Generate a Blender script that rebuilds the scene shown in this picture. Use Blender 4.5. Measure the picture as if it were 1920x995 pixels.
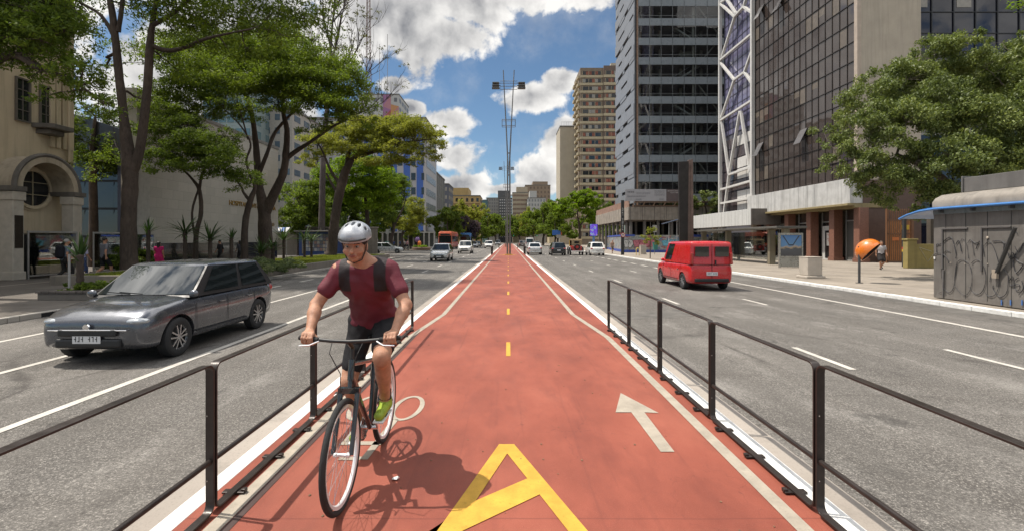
import bpy, bmesh, math, random
import numpy as np
from mathutils import Vector, Matrix, noise as mnoise

for o in list(bpy.data.objects):
    bpy.data.objects.remove(o)
scene = bpy.context.scene
COL = scene.collection
R = math.radians

# ------------------------------------------------------------------ camera
FPX, CX, HY, EYE = 900.0, 953.0, 450.0, 1.7        # focal length and vanishing point read off the photograph
cam_d = bpy.data.cameras.new('camera')
cam_d.sensor_width = 36.0
cam_d.lens = 36.0 * FPX / 1920
cam_d.shift_x = 7 / 1920
cam_d.shift_y = -47.5 / 1920
cam_d.clip_start, cam_d.clip_end = 0.05, 4000
cam = bpy.data.objects.new('camera', cam_d)
COL.objects.link(cam)
cam.location = (0, 0, EYE)
cam.rotation_euler = (R(90), 0, 0)
scene.camera = cam

# ------------------------------------------------------------------ view, exposure
vs = scene.view_settings
vs.view_transform = 'Standard'
vs.look = 'None'
vs.gamma = 1.0
vs.exposure = 0.88
try:
    vs.use_curve_mapping = False
except Exception:
    pass
scene.render.engine = 'CYCLES'
cy = scene.cycles
cy.max_bounces = 6
cy.diffuse_bounces = 3
cy.glossy_bounces = 3
cy.transmission_bounces = 4
cy.transparent_max_bounces = 8
cy.caustics_reflective = False
cy.caustics_refractive = False
cy.sample_clamp_indirect = 6.0
try:
    cy.use_denoising = True
except Exception:
    pass

# ------------------------------------------------------------------ node helper
class NT:
    """small helper to write node graphs"""
    def __init__(self, tree):
        self.t = tree
        self.n = tree.nodes
        self.l = tree.links

    def put(self, sock, v):
        if v is None:
            return
        if isinstance(v, bpy.types.NodeSocket):
            self.l.new(v, sock)
        else:
            try:
                sock.default_value = v
            except Exception:
                sock.default_value = (*v, 1.0)

    def node(self, typ, ins=None, **props):
        nd = self.n.new(typ)
        for k, v in props.items():
            setattr(nd, k, v)
        for k, v in (ins or {}).items():
            self.put(nd.inputs[k], v)
        return nd

    def math(self, op, a, b=None, c=None, clamp=False):
        nd = self.node('ShaderNodeMath', operation=op, use_clamp=clamp)
        self.put(nd.inputs[0], a)
        self.put(nd.inputs[1], b)
        self.put(nd.inputs[2], c)
        return nd.outputs[0]

    def vmath(self, op, a, b=None):
        nd = self.node('ShaderNodeVectorMath', operation=op)
        self.put(nd.inputs[0], a)
        self.put(nd.inputs[1], b)
        return nd.outputs['Value'] if op in ('LENGTH', 'DOT_PRODUCT') else nd.outputs['Vector']

    def noise(self, vec, scale, detail=4, rough=0.5, dist=0.0):
        nd = self.node('ShaderNodeTexNoise', {'Scale': scale, 'Detail': detail, 'Roughness': rough, 'Distortion': dist})
        if vec is not None:
            self.l.new(vec, nd.inputs['Vector'])
        return nd.outputs['Fac']

    def ramp(self, fac, stops, interp='LINEAR'):
        nd = self.node('ShaderNodeValToRGB', {'Fac': fac})
        cr = nd.color_ramp
        cr.interpolation = interp
        while len(cr.elements) < len(stops):
            cr.elements.new(0.5)
        for e, (p, c) in zip(cr.elements, stops):
            e.position = p
            e.color = (*c, 1) if not isinstance(c, (int, float)) else (c, c, c, 1)
        return nd.outputs['Color']

    def mix(self, fac, a, b, blend='MIX'):
        nd = self.node('ShaderNodeMix', data_type='RGBA', blend_type=blend)
        self.put(nd.inputs[0], fac)
        self.put(nd.inputs[6], a if isinstance(a, bpy.types.NodeSocket) else (*a, 1) if len(a) == 3 else a)
        self.put(nd.inputs[7], b if isinstance(b, bpy.types.NodeSocket) else (*b, 1) if len(b) == 3 else b)
        return nd.outputs[2]

    def maprange(self, v, a, b, c=0.0, d=1.0, smooth=False):
        nd = self.node('ShaderNodeMapRange', {'Value': v, 'From Min': a, 'From Max': b, 'To Min': c, 'To Max': d})
        nd.interpolation_type = 'SMOOTHSTEP' if smooth else 'LINEAR'
        return nd.outputs[0]

    def mapping(self, vec, loc=(0, 0, 0), rot=(0, 0, 0), scale=(1, 1, 1)):
        nd = self.node('ShaderNodeMapping', {'Vector': vec, 'Location': loc, 'Rotation': rot, 'Scale': scale})
        return nd.outputs[0]

# ------------------------------------------------------------------ world: blue sky with cumulus clouds
SUN_DIR = Vector((0.42, -0.09, -0.94)).normalized()     # read off the railing's shadow
SUN_EL = math.asin(-SUN_DIR.z)
SUN_ROT = math.atan2(-SUN_DIR.x, -SUN_DIR.y)
world = bpy.data.worlds.new('World')
scene.world = world
world.use_nodes = True
wt = NT(world.node_tree)
wt.n.clear()
w_out = wt.node('ShaderNodeOutputWorld')
sky = wt.node('ShaderNodeTexSky', sky_type='NISHITA')
sky.sun_disc = False
sky.sun_elevation = SUN_EL
sky.sun_rotation = SUN_ROT
sky.altitude = 800
sky.air_density = 1.0
sky.dust_density = 0.4
sky.ozone_density = 2.5
w_dir = wt.node('ShaderNodeTexCoord').outputs['Generated']
w_sep = wt.node('ShaderNodeSeparateXYZ', {'Vector': w_dir})
w_az = wt.math('ARCTAN2', w_sep.outputs[0], w_sep.outputs[1])
w_el = wt.math('ARCSINE', w_sep.outputs[2])
w_p = wt.node('ShaderNodeCombineXYZ', {'X': w_az, 'Y': w_el, 'Z': 0.0}).outputs[0]
# cloud banks: azimuth, elevation and half sizes in radians
BANKS = [(-.245, .425, .16, .095), (-.135, .395, .092, .055), (.055, .472, .17, .052), (.15, .470, .10, .050), (-.11, .47, .12, .06),
         (.04, .285, .078, .032), (.105, .316, .040, .026),
         (-.115, .235, .052, .042), (-.118, .170, .066, .052), (-.100, .110, .085, .04),
         (.075, .135, .065, .040), (.115, .195, .048, .065), (.01, .105, .12, .014),
         (-.235, .305, .032, .022), (-.20, .262, .030, .016), (-.26, .23, .07, .04),
         (-.50, .36, .20, .13), (-.80, .36, .12, .12), (-.55, .2, .2, .1), (.75, .35, .3, .2), (.5, .75, .35, .12),
         (1.5, .6, .7, .4), (-1.6, .75, .7, .35), (-2.5, .6, .6, .35), (2.6, .6, .7, .4), (3.1, .35, .6, .2), (.3, 1.0, 1.2, .3), (-2.6, 1.1, 1, .3)]  # unseen banks overhead and behind the camera, there to add fill light
w_bank = None
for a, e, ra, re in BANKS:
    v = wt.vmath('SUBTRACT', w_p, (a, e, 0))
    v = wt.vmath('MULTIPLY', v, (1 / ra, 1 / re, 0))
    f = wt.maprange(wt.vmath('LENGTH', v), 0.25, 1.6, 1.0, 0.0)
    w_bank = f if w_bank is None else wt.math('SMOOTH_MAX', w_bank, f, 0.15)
w_warp = wt.node('ShaderNodeTexNoise', {'Vector': w_dir, 'Scale': 9.0, 'Detail': 3.0})
w_wv = wt.vmath('MULTIPLY', wt.vmath('SUBTRACT', w_warp.outputs['Color'], (.5, .5, .5)), (.045, .045, .045))
w_q = wt.vmath('ADD', w_dir, w_wv)
w_n1 = wt.noise(w_q, 14.0, 9, 0.58)
w_s1 = wt.noise(w_q, 14.0, 5, 0.54)
w_n2 = wt.noise(wt.vmath('ADD', w_q, (.012, 0, -.020)), 14.0, 5, 0.54)
w_den = wt.math('ADD', w_bank, wt.math('MULTIPLY', wt.math('SUBTRACT', w_n1, .5), 1.55))
w_mask = wt.maprange(w_den, .40, .64, 0, 1, True)
w_thin = wt.math('MULTIPLY', wt.maprange(wt.noise(w_dir, 5.0, 7, .62), .5, .8, 0, .30, True), 1.0)
w_mask = wt.math('MAXIMUM', w_mask, w_thin)
w_relief = wt.math('MULTIPLY', wt.math('SUBTRACT', w_s1, w_n2), 2.2)
w_big = wt.noise(wt.vmath('ADD', w_dir, (3.1, .4, 0)), 6.0, 4, .5)
w_thick = wt.maprange(w_den, .62, 1.25, 0.0, -.62)
w_lit = wt.math('ADD', wt.math('ADD', .74, w_relief), wt.math('ADD', w_thick, wt.math('MULTIPLY', wt.math('SUBTRACT', w_big, .5), 1.3)), clamp=True)
w_cloud = wt.mix(w_lit, (.19, .195, .21), (.70, .685, .66))
w_skyc = wt.mix(1.0, sky.outputs['Color'], (.56, .62, .62, 1), 'MULTIPLY')
SKY_STRENGTH = 0.095
w_bg = wt.node('ShaderNodeBackground', {'Color': w_skyc, 'Strength': SKY_STRENGTH})
w_bc = wt.node('ShaderNodeBackground', {'Color': w_cloud, 'Strength': wt.maprange(w_el, .50, .85, .80, 2.5)})  # clouds above the view are made brighter to lift the fill light
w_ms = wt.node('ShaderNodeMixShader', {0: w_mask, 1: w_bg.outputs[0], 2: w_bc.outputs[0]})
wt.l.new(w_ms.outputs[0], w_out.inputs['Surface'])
try:
    world.cycles.sampling_method = 'MANUAL'
    world.cycles.sample_map_resolution = 512
except Exception:
    pass

# ------------------------------------------------------------------ sun
sun_d = bpy.data.lights.new('sun', 'SUN')
sun_d.energy = 3.1
sun_d.angle = R(0.53)
sun_d.color = (1.0, .93, .83)
sun = bpy.data.objects.new('sun', sun_d)
COL.objects.link(sun)
sun.location = (-40, 10, 90)
sun.rotation_euler = SUN_DIR.to_track_quat('-Z', 'Y').to_euler()

# ------------------------------------------------------------------ building helpers
def W(px, py, Y):
    """world point seen at photo pixel px,py at distance Y"""
    return Vector(((px - CX) / FPX * Y, Y, EYE + (HY - py) / FPX * Y))

def G(px, py, z=0.0):
    """point on a level surface at height z"""
    Y = (EYE - z) * FPX / (py - HY)
    return Vector(((px - CX) / FPX * Y, Y, z))

def FX(px, py, X):
    """point on a wall running along the street at X"""
    Y = FPX * X / (px - CX)
    return Vector((X, Y, EYE + (HY - py) / FPX * Y))

def tag(o, label=None, cat=None, group=None, kind=None):
    if label: o['label'] = label
    if cat: o['category'] = cat
    if group: o['group'] = group
    if kind: o['kind'] = kind
    return o

def thing(name, label, cat, loc=(0, 0, 0), rotz=0.0, group=None):
    o = bpy.data.objects.new(name, None)
    o.empty_display_size = .2
    COL.objects.link(o)
    o.location = loc
    o.rotation_euler = (0, 0, rotz)
    return tag(o, label, cat, group)

def link_mesh(name, me, mats=None, parent=None, loc=None, rotz=None):
    o = bpy.data.objects.new(name, me)
    COL.objects.link(o)
    if parent is not None:
        o.parent = parent
    if loc is not None:
        o.location = loc
    if rotz is not None:
        o.rotation_euler = (0, 0, rotz)
    if mats is not None:
        if not isinstance(mats, (list, tuple)):
            mats = [mats]
        for m in mats:
            me.materials.append(m)
    return o

def copy_tree(o, parent=None):
    c = o.copy()
    COL.objects.link(c)
    if parent is not None:
        c.parent = parent
    for ch in list(o.children):
        copy_tree(ch, c)
    return c

class MB:
    """collects shapes, then links them as ONE mesh object"""
    def __init__(self):
        self.v, self.f, self.m = [], [], []

    def add(self, vs_, fs, mat=0):
        b = len(self.v)
        self.v += [tuple(p) for p in vs_]
        self.f += [tuple(i + b for i in f) for f in fs]
        self.m += [mat] * len(fs)
        return self

    def box(self, c, s, mat=0, rz=0.0, rx=0.0, ry=0.0):
        hx, hy, hz = s[0] / 2, s[1] / 2, s[2] / 2
        M = Matrix.Translation(c) @ Matrix.Rotation(rz, 4, 'Z') @ Matrix.Rotation(ry, 4, 'Y') @ Matrix.Rotation(rx, 4, 'X')
        p = [M @ Vector((x, y, z)) for z in (-hz, hz) for y in (-hy, hy) for x in (-hx, hx)]
        return self.add(p, [(0, 2, 3, 1), (4, 5, 7, 6), (0, 1, 5, 4), (2, 6, 7, 3), (0, 4, 6, 2), (1, 3, 7, 5)], mat)

    def bx(self, x0, x1, y0, y1, z0, z1, mat=0):
        return self.box(((x0 + x1) / 2, (y0 + y1) / 2, (z0 + z1) / 2), (abs(x1 - x0), abs(y1 - y0), abs(z1 - z0)), mat)

    def poly(self, pts, mat=0):
        return self.add(pts, [tuple(range(len(pts)))], mat)

    def prism(self, pts, vec, mat=0):
        """closed solid: polygon pts swept along vec"""
        n = len(pts)
        a = [Vector(p) for p in pts]
        b = [p + Vector(vec) for p in a]
        fs = [tuple(range(n))[::-1], tuple(range(n, 2 * n))] + [(i, (i + 1) % n, n + (i + 1) % n, n + i) for i in range(n)]
        return self.add(a + b, fs, mat)

    def bar(self, a, b, w, h=None, mat=0, up=(0, 0, 1)):
        """square bar between two points"""
        a, b = Vector(a), Vector(b)
        h = h or w
        d = (b - a).normalized()
        u = Vector(up)
        if abs(d.dot(u)) > .99:
            u = Vector((0, 1, 0))
        s = d.cross(u).normalized()
        u = s.cross(d).normalized()
        p = []
        for q in (a, b):
            p += [q - s * w / 2 - u * h / 2, q + s * w / 2 - u * h / 2, q + s * w / 2 + u * h / 2, q - s * w / 2 + u * h / 2]
        return self.add(p, [(3, 2, 1, 0), (4, 5, 6, 7), (0, 1, 5, 4), (1, 2, 6, 5), (2, 3, 7, 6), (3, 0, 4, 7)], mat)

    def tube(self, pts, r, n=8, mat=0, cap=True, jit=0.0, rng=random):
        pts = [Vector(p) for p in pts]
        rs = r if isinstance(r, (list, tuple)) else [r] * len(pts)
        rings = []
        t0 = (pts[1] - pts[0]).normalized()
        ref = Vector((1, 0, 0)) if abs(t0.x) < .8 else Vector((0, 1, 0))
        for i, p in enumerate(pts):
            a = pts[max(0, i - 1)]
            b = pts[min(len(pts) - 1, i + 1)]
            t = (b - a)
            t = t.normalized() if t.length > 1e-9 else t0
            s = (ref - t * ref.dot(t)).normalized()
            ref = s
            q = t.cross(s)
            rings.append([p + (s * math.cos(2 * math.pi * k / n) + q * math.sin(2 * math.pi * k / n)) * rs[i] * (1 + (rng.uniform(-jit, jit) if jit else 0)) for k in range(n)])
        v = [x for rg in rings for x in rg]
        f = []
        for i in range(len(pts) - 1):
            for k in range(n):
                k2 = (k + 1) % n
                f.append((i * n + k, i * n + k2, (i + 1) * n + k2, (i + 1) * n + k))
        if cap:
            f.append(tuple(range(n))[::-1])
            f.append(tuple((len(pts) - 1) * n + k for k in range(n)))
        return self.add(v, f, mat)

    def lathe(self, prof, c=(0, 0, 0), n=16, axis='Z', mat=0, a0=0.0, a1=2 * math.pi):
        """prof: list of (radius, height)"""
        full = abs(a1 - a0 - 2 * math.pi) < 1e-6
        m = n if full else n + 1
        v, f = [], []
        for (r, h) in prof:
            for k in range(m):
                a = a0 + (a1 - a0) * k / n
                x, y, z = r * math.cos(a), r * math.sin(a), h
                if axis == 'X': x, y, z = z, x, y
                if axis == 'Y': x, y, z = x, z, y
                v.append((c[0] + x, c[1] + y, c[2] + z))
        for i in range(len(prof) - 1):
            for k in range(n):
                k2 = (k + 1) % m
                f.append((i * m + k, i * m + k2, (i + 1) * m + k2, (i + 1) * m + k))
        return self.add(v, f, mat)

    def ball(self, c, rad, n=12, m=8, mat=0):
        rx, ry, rz = rad if isinstance(rad, (tuple, list)) else (rad,) * 3
        v = [(c[0], c[1], c[2] - rz)]
        for i in range(1, m):
            t = -math.pi / 2 + math.pi * i / m
            for k in range(n):
                a = 2 * math.pi * k / n
                v.append((c[0] + rx * math.cos(t) * math.cos(a), c[1] + ry * math.cos(t) * math.sin(a), c[2] + rz * math.sin(t)))
        v.append((c[0], c[1], c[2] + rz))
        f = [(0, 1 + (k + 1) % n, 1 + k) for k in range(n)]
        for i in range(m - 2):
            for k in range(n):
                a, b = 1 + i * n + k, 1 + i * n + (k + 1) % n
                f.append((a, b, b + n, a + n))
        L = len(v) - 1
        f += [(L, 1 + (m - 2) * n + k, 1 + (m - 2) * n + (k + 1) % n) for k in range(n)]
        return self.add(v, f, mat)

    def mesh(self, name, smooth=None):
        me = bpy.data.meshes.new(name)
        me.from_pydata(self.v, [], self.f)
        if self.m and max(self.m) > 0:
            me.polygons.foreach_set('material_index', self.m)
        if smooth is not None:
            me.polygons.foreach_set('use_smooth', [True] * len(me.polygons))
            if smooth < 179:
                me.set_sharp_from_angle(angle=R(smooth))
        me.update()
        return me

    def build(self, name, mats, parent=None, loc=None, rotz=None, smooth=None, bevel=0.0, seg=2):
        o = link_mesh(name, self.mesh(name, smooth), mats, parent, loc, rotz)
        if bevel:
            md = o.modifiers.new('edge', 'BEVEL')
            md.width = bevel
            md.segments = seg
            md.limit_method = 'ANGLE'
            md.angle_limit = R(40)
        return o

def text_mesh(name, s, size, mat, parent=None, loc=(0, 0, 0), rot=(0, 0, 0), ext=.01, align='CENTER', xs=1.0):
    cu = bpy.data.curves.new(name, 'FONT')
    cu.body = s
    cu.size = size
    cu.extrude = ext
    cu.align_x = align
    cu.align_y = 'CENTER'
    tmp = bpy.data.objects.new(name + '_t', cu)
    COL.objects.link(tmp)
    bpy.context.view_layer.update()
    me = bpy.data.meshes.new_from_object(tmp.evaluated_get(bpy.context.evaluated_depsgraph_get()))
    bpy.data.objects.remove(tmp)
    me.materials.clear()
    o = link_mesh(name, me, mat, parent, loc)
    o.rotation_euler = rot
    o.scale = (xs, 1, 1)
    return o

# ------------------------------------------------------------------ materials
MATS = {}
def mat(name, col, rough=.6, metal=0.0, var=.12, scale=3.0, bump=0.0, bscale=40.0, spec=.5, coat=0.0, streak=0.0, dirt=0.0, emit=None):
    """principled surface with uneven colour, fine bump, rain streaks and grime"""
    if name in MATS: return MATS[name]
    m = bpy.data.materials.new(name)
    m.use_nodes = True
    t = NT(m.node_tree)
    b = t.n['Principled BSDF']
    tc = t.node('ShaderNodeTexCoord').outputs['Object']
    lo = tuple(max(0, c * (1 - var)) for c in col)
    hi = tuple(min(1, c * (1 + var)) for c in col)
    fac = t.noise(tc, scale, 6, .6)
    c = t.ramp(fac, [(.3, lo), (.7, hi)])
    if streak:
        sv = t.mapping(tc, scale=(2.2, 2.2, .12))
        s = t.maprange(t.noise(sv, 1.6, 6, .65), .48, .72, 0, streak)
        c = t.mix(s, c, tuple(x * .33 for x in col))
    if dirt:
        d = t.maprange(t.noise(tc, scale * .23 + .2, 7, .7), .5, .75, 0, dirt)
        c = t.mix(d, c, (col[0] * .45, col[1] * .42, col[2] * .38))
    t.l.new(c, b.inputs['Base Color'])
    b.inputs['Metallic'].default_value = metal
    t.l.new(t.maprange(t.noise(tc, scale * 2.1, 4), .3, .7, max(.02, rough - .08), min(1, rough + .08)), b.inputs['Roughness'])
    b.inputs['Specular IOR Level'].default_value = spec
    if coat:
        b.inputs['Coat Weight'].default_value = coat
        b.inputs['Coat Roughness'].default_value = .04
    if bump:
        bp = t.node('ShaderNodeBump', {'Strength': bump, 'Distance': .02, 'Height': t.noise(tc, bscale, 5, .6)})
        t.l.new(bp.outputs[0], b.inputs['Normal'])
    if emit:
        b.inputs['Emission Color'].default_value = (*col, 1)
        b.inputs['Emission Strength'].default_value = emit
    MATS[name] = m
    return m

def glass(name, col, rough=.04, alpha=None, spec=.8):
    """dark or see-through window glass"""
    if name in MATS: return MATS[name]
    m = bpy.data.materials.new(name)
    m.use_nodes = True
    t = NT(m.node_tree)
    b = t.n['Principled BSDF']
    tc = t.node('ShaderNodeTexCoord').outputs['Object']
    b.inputs['Base Color'].default_value = (*col, 1)
    b.inputs['Roughness'].default_value = rough
    b.inputs['Specular IOR Level'].default_value = spec
    bp = t.node('ShaderNodeBump', {'Strength': .03, 'Distance': .05, 'Height': t.noise(tc, .9, 3)})
    t.l.new(bp.outputs[0], b.inputs['Normal'])
    if alpha is not None:
        tr = t.node('ShaderNodeBsdfTransparent', {'Color': (.86, .9, .88, 1)})
        gl = t.node('ShaderNodeBsdfGlossy', {'Roughness': .02, 'Color': (1, 1, 1, 1)})
        fr = t.node('ShaderNodeFresnel', {'IOR': 1.5})
        mx = t.node('ShaderNodeMixShader', {0: t.math('ADD', t.math('MULTIPLY', fr.outputs[0], .8), alpha), 1: tr.outputs[0], 2: gl.outputs[0]})
        t.l.new(mx.outputs[0], t.n['Material Output'].inputs['Surface'])
    MATS[name] = m
    return m
# ------------------------------------------------------------------ ground, roads, pavements, cycle track
def m_asphalt():
    m = bpy.data.materials.new('asphalt'); m.use_nodes = True
    t = NT(m.node_tree); b = t.n['Principled BSDF']
    tc = t.node('ShaderNodeTexCoord').outputs['Object']
    big = t.noise(t.mapping(tc, scale=(1, .35, 1)), .55, 6, .62)
    c = t.ramp(big, [(.28, (.064, .059, .054)), (.5, (.108, .100, .091)), (.72, (.158, .146, .132))])
    # long wear streaks along the traffic
    st = t.noise(t.mapping(tc, scale=(2.2, .06, 1)), 1.5, 7, .66)
    c = t.mix(t.maprange(st, .46, .64, 0, .62), c, (.082, .074, .066))
    st2 = t.noise(t.mapping(tc, rot=(0, 0, R(-14)), scale=(.55, 3.0, 1)), .8, 8, .72, .4)
    c = t.mix(t.maprange(st2, .53, .64, 0, .55), c, (.068, .061, .054))
    pt = t.noise(t.mapping(tc, scale=(1.2, .5, 1)), 1.1, 9, .75)
    c = t.mix(t.maprange(pt, .53, .66, 0, .5), c, (.27, .255, .235))
    # aggregate
    sp = t.noise(tc, 70, 4, .75)
    c = t.mix(t.maprange(sp, .54, .68, 0, .75), c, (.46, .43, .385))
    c = t.mix(t.maprange(sp, .47, .33, 0, .8), c, (.028, .025, .022))
    s2 = t.noise(tc, 26, 5, .8)
    c = t.mix(t.maprange(s2, .55, .68, 0, .5), c, (.27, .25, .225))
    c = t.mix(t.maprange(s2, .46, .34, 0, .6), c, (.034, .031, .028))
    oil = t.noise(t.mapping(tc, scale=(1, .7, 1)), 1.9, 4, .55)
    c = t.mix(t.maprange(oil, .63, .72, 0, .55), c, (.030, .028, .026))
    # cracks and sealed seams
    vo = t.node('ShaderNodeTexVoronoi', {'Vector': t.mapping(tc, scale=(.22, .09, 1)), 'Scale': 1.0, 'Randomness': 1.0}, feature='DISTANCE_TO_EDGE')
    wob = t.math('ADD', vo.outputs['Distance'], t.math('MULTIPLY', t.math('SUBTRACT', t.noise(tc, 2.0, 5), .5), .05))
    cr = t.math('MULTIPLY', t.maprange(wob, .012, .0, 0, .7), t.maprange(t.noise(tc, .13, 2), .45, .6, 0, 1))
    wx = t.node('ShaderNodeSeparateXYZ', {'Vector': tc}).outputs[0]
    tr_ = t.math('ABSOLUTE', t.math('SUBTRACT', t.math('FRACT', t.math('DIVIDE', wx, 1.2)), .5))
    c = t.mix(t.math('MULTIPLY', t.maprange(tr_, .30, .05, 0, .42, True), t.maprange(t.noise(t.mapping(tc, scale=(1, .08, 1)), 1.1, 4), .35, .65)), c, (.085, .078, .07))
    c = t.mix(cr, c, (.035, .03, .027))
    t.l.new(c, b.inputs['Base Color'])
    b.inputs['Roughness'].default_value = .82
    b.inputs['Specular IOR Level'].default_value = .3
    bp = t.node('ShaderNodeBump', {'Strength': .55, 'Distance': .008, 'Height': t.noise(tc, 95, 4, .7)})
    t.l.new(bp.outputs[0], b.inputs['Normal'])
    return m

def m_track():
    m = bpy.data.materials.new('red_track'); m.use_nodes = True
    t = NT(m.node_tree); b = t.n['Principled BSDF']
    tc = t.node('ShaderNodeTexCoord').outputs['Object']
    c = t.ramp(t.noise(t.mapping(tc, scale=(1, .6, 1)), .9, 7, .62), [(.28, (.165, .041, .025)), (.5, (.238, .062, .038)), (.72, (.305, .088, .055))])
    ob = t.noise(t.mapping(tc, scale=(1.3, .5, 1)), 1.6, 8, .7, .3)
    c = t.mix(t.maprange(ob, .49, .68, 0, .5), c, (.125, .030, .020))
    du = t.noise(t.mapping(tc, scale=(1, .22, 1)), .7, 6, .6)
    c = t.mix(t.maprange(du, .52, .74, 0, .25), c, (.33, .125, .085))
    sp = t.noise(tc, 160, 2, .6)
    c = t.mix(t.maprange(sp, .6, .75, 0, .35), c, (.46, .20, .15))
    c = t.mix(t.maprange(sp, .40, .26, 0, .45), c, (.08, .02, .014))
    vo = t.node('ShaderNodeTexVoronoi', {'Vector': tc, 'Scale': 2.4}, feature='F1')
    dots = t.maprange(t.math('ADD', vo.outputs['Distance'], t.math('MULTIPLY', t.noise(tc, 40, 2), .02)), .034, .018, 0, .8)
    dots = t.math('MULTIPLY', dots, t.maprange(t.noise(tc, 1.1, 1), .5, .52, 0, 1))
    c = t.mix(dots, c, (.06, .022, .018))
    # tyre marks and hairline cracks
    tm = t.noise(t.mapping(tc, scale=(7, .12, 1)), 1.3, 6, .7)
    c = t.mix(t.maprange(tm, .57, .70, 0, .42), c, (.11, .030, .022))
    ck = t.node('ShaderNodeTexVoronoi', {'Vector': t.vmath('ADD', t.mapping(tc, scale=(.5, .3, 1)), t.vmath('MULTIPLY', t.node('ShaderNodeTexNoise', {'Vector': tc, 'Scale': 2.5, 'Detail': 5.0}).outputs['Color'], (.28, .28, 0)))}, feature='DISTANCE_TO_EDGE')
    c = t.mix(t.math('MULTIPLY', t.maprange(ck.outputs['Distance'], .0045, .001, 0, .6), t.maprange(t.noise(tc, .33, 2), .5, .6)), c, (.07, .022, .018))
    # hairline joints across the slab every 6 m
    sy = t.node('ShaderNodeSeparateXYZ', {'Vector': tc}).outputs[1]
    j = t.math('ABSOLUTE', t.math('SUBTRACT', t.math('FRACT', t.math('DIVIDE', t.math('ADD', sy, t.math('MULTIPLY', t.noise(tc, 1.4, 3), .03)), 5.9)), .5))
    c = t.mix(t.maprange(j, .0016, .0, 0, .55), c, (.10, .028, .02))
    t.l.new(c, b.inputs['Base Color'])
    t.l.new(t.maprange(ob, .3, .7, .78, .58), b.inputs['Roughness'])
    b.inputs['Specular IOR Level'].default_value = .35
    bp = t.node('ShaderNodeBump', {'Strength': .3, 'Distance': .004, 'Height': t.noise(tc, 130, 4, .65)})
    t.l.new(bp.outputs[0], b.inputs['Normal'])
    return m

def m_paint(name, col, wear=.55):
    m = bpy.data.materials.new(name); m.use_nodes = True
    t = NT(m.node_tree); b = t.n['Principled BSDF']
    tc = t.node('ShaderNodeTexCoord').outputs['Object']
    c = t.ramp(t.noise(tc, 5, 7, .65), [(.3, tuple(x * .72 for x in col)), (.7, tuple(min(1, x * 1.08) for x in col))])
    n = t.noise(tc, 15, 9, .8)
    c = t.mix(t.maprange(n, .57, .74, 0, wear), c, tuple(x * .38 for x in col))
    c = t.mix(t.maprange(t.noise(tc, 120, 2), .58, .75, 0, .4), c, tuple(x * .5 for x in col))
    t.l.new(c, b.inputs['Base Color'])
    b.inputs['Roughness'].default_value = .7
    b.inputs['Specular IOR Level'].default_value = .3
    bp = t.node('ShaderNodeBump', {'Strength': .25, 'Distance': .004, 'Height': t.noise(tc, 100, 4, .65)})
    t.l.new(bp.outputs[0], b.inputs['Normal'])
    return m

def m_pavement(name, lo, hi, tile=0.0):
    m = bpy.data.materials.new(name); m.use_nodes = True
    t = NT(m.node_tree); b = t.n['Principled BSDF']
    tc = t.node('ShaderNodeTexCoord').outputs['Object']
    c = t.ramp(t.noise(tc, .5, 7, .62), [(.3, lo), (.7, hi)])
    c = t.mix(t.maprange(t.noise(tc, 1.7, 8, .72), .54, .7, 0, .5), c, tuple(x * .5 for x in lo))
    c = t.mix(t.maprange(t.noise(tc, 60, 3), .55, .75, 0, .35), c, tuple(x * .5 for x in lo))
    if tile:
        br = t.node('ShaderNodeTexBrick', {'Vector': tc, 'Scale': 1.0, 'Mortar Size': .012, 'Brick Width': tile, 'Row Height': tile, 'Color1': (1, 1, 1, 1), 'Color2': (.82, .82, .82, 1), 'Mortar': (.45, .45, .45, 1)})
        br.offset = 0.0
        c = t.mix(.8, c, br.outputs['Color'], 'MULTIPLY')
    t.l.new(c, b.inputs['Base Color'])
    b.inputs['Roughness'].default_value = .85
    b.inputs['Specular IOR Level'].default_value = .25
    bp = t.node('ShaderNodeBump', {'Strength': .3, 'Distance': .006, 'Height': t.noise(tc, 70, 4, .65)})
    t.l.new(bp.outputs[0], b.inputs['Normal'])
    return m

ASPH, TRACK = m_asphalt(), m_track()
WHITE_P = m_paint('white_road_paint', (.74, .71, .66), .35)
LINE_P = m_paint('road_line_paint', (.52, .49, .44), .85)
CREAM_P = m_paint('cream_track_paint', (.36, .315, .255), .6)
YEL_P = m_paint('yellow_track_paint', (.56, .315, .045), .8)
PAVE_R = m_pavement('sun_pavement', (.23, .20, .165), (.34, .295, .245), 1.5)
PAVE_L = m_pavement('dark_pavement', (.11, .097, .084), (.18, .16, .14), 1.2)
CONC_G = m_pavement('gutter_concrete', (.25, .22, .19), (.36, .32, .28))
KERB_M = m_pavement('kerb_concrete', (.30, .28, .25), (.44, .41, .37), .9)
KERB_W = m_paint('white_kerb_paint', (.76, .75, .72), .35)
EARTH = mat('earth', (.10, .085, .06), .9, scale=.2)

RZ = -0.12          # road level; the cycle track and the pavements stand a kerb higher
KL, KR = -11.0, 12.0
FAR = 420

def struct(name, mb, m, **k):
    return tag(mb.build(name, m, **k), kind='structure')

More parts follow.
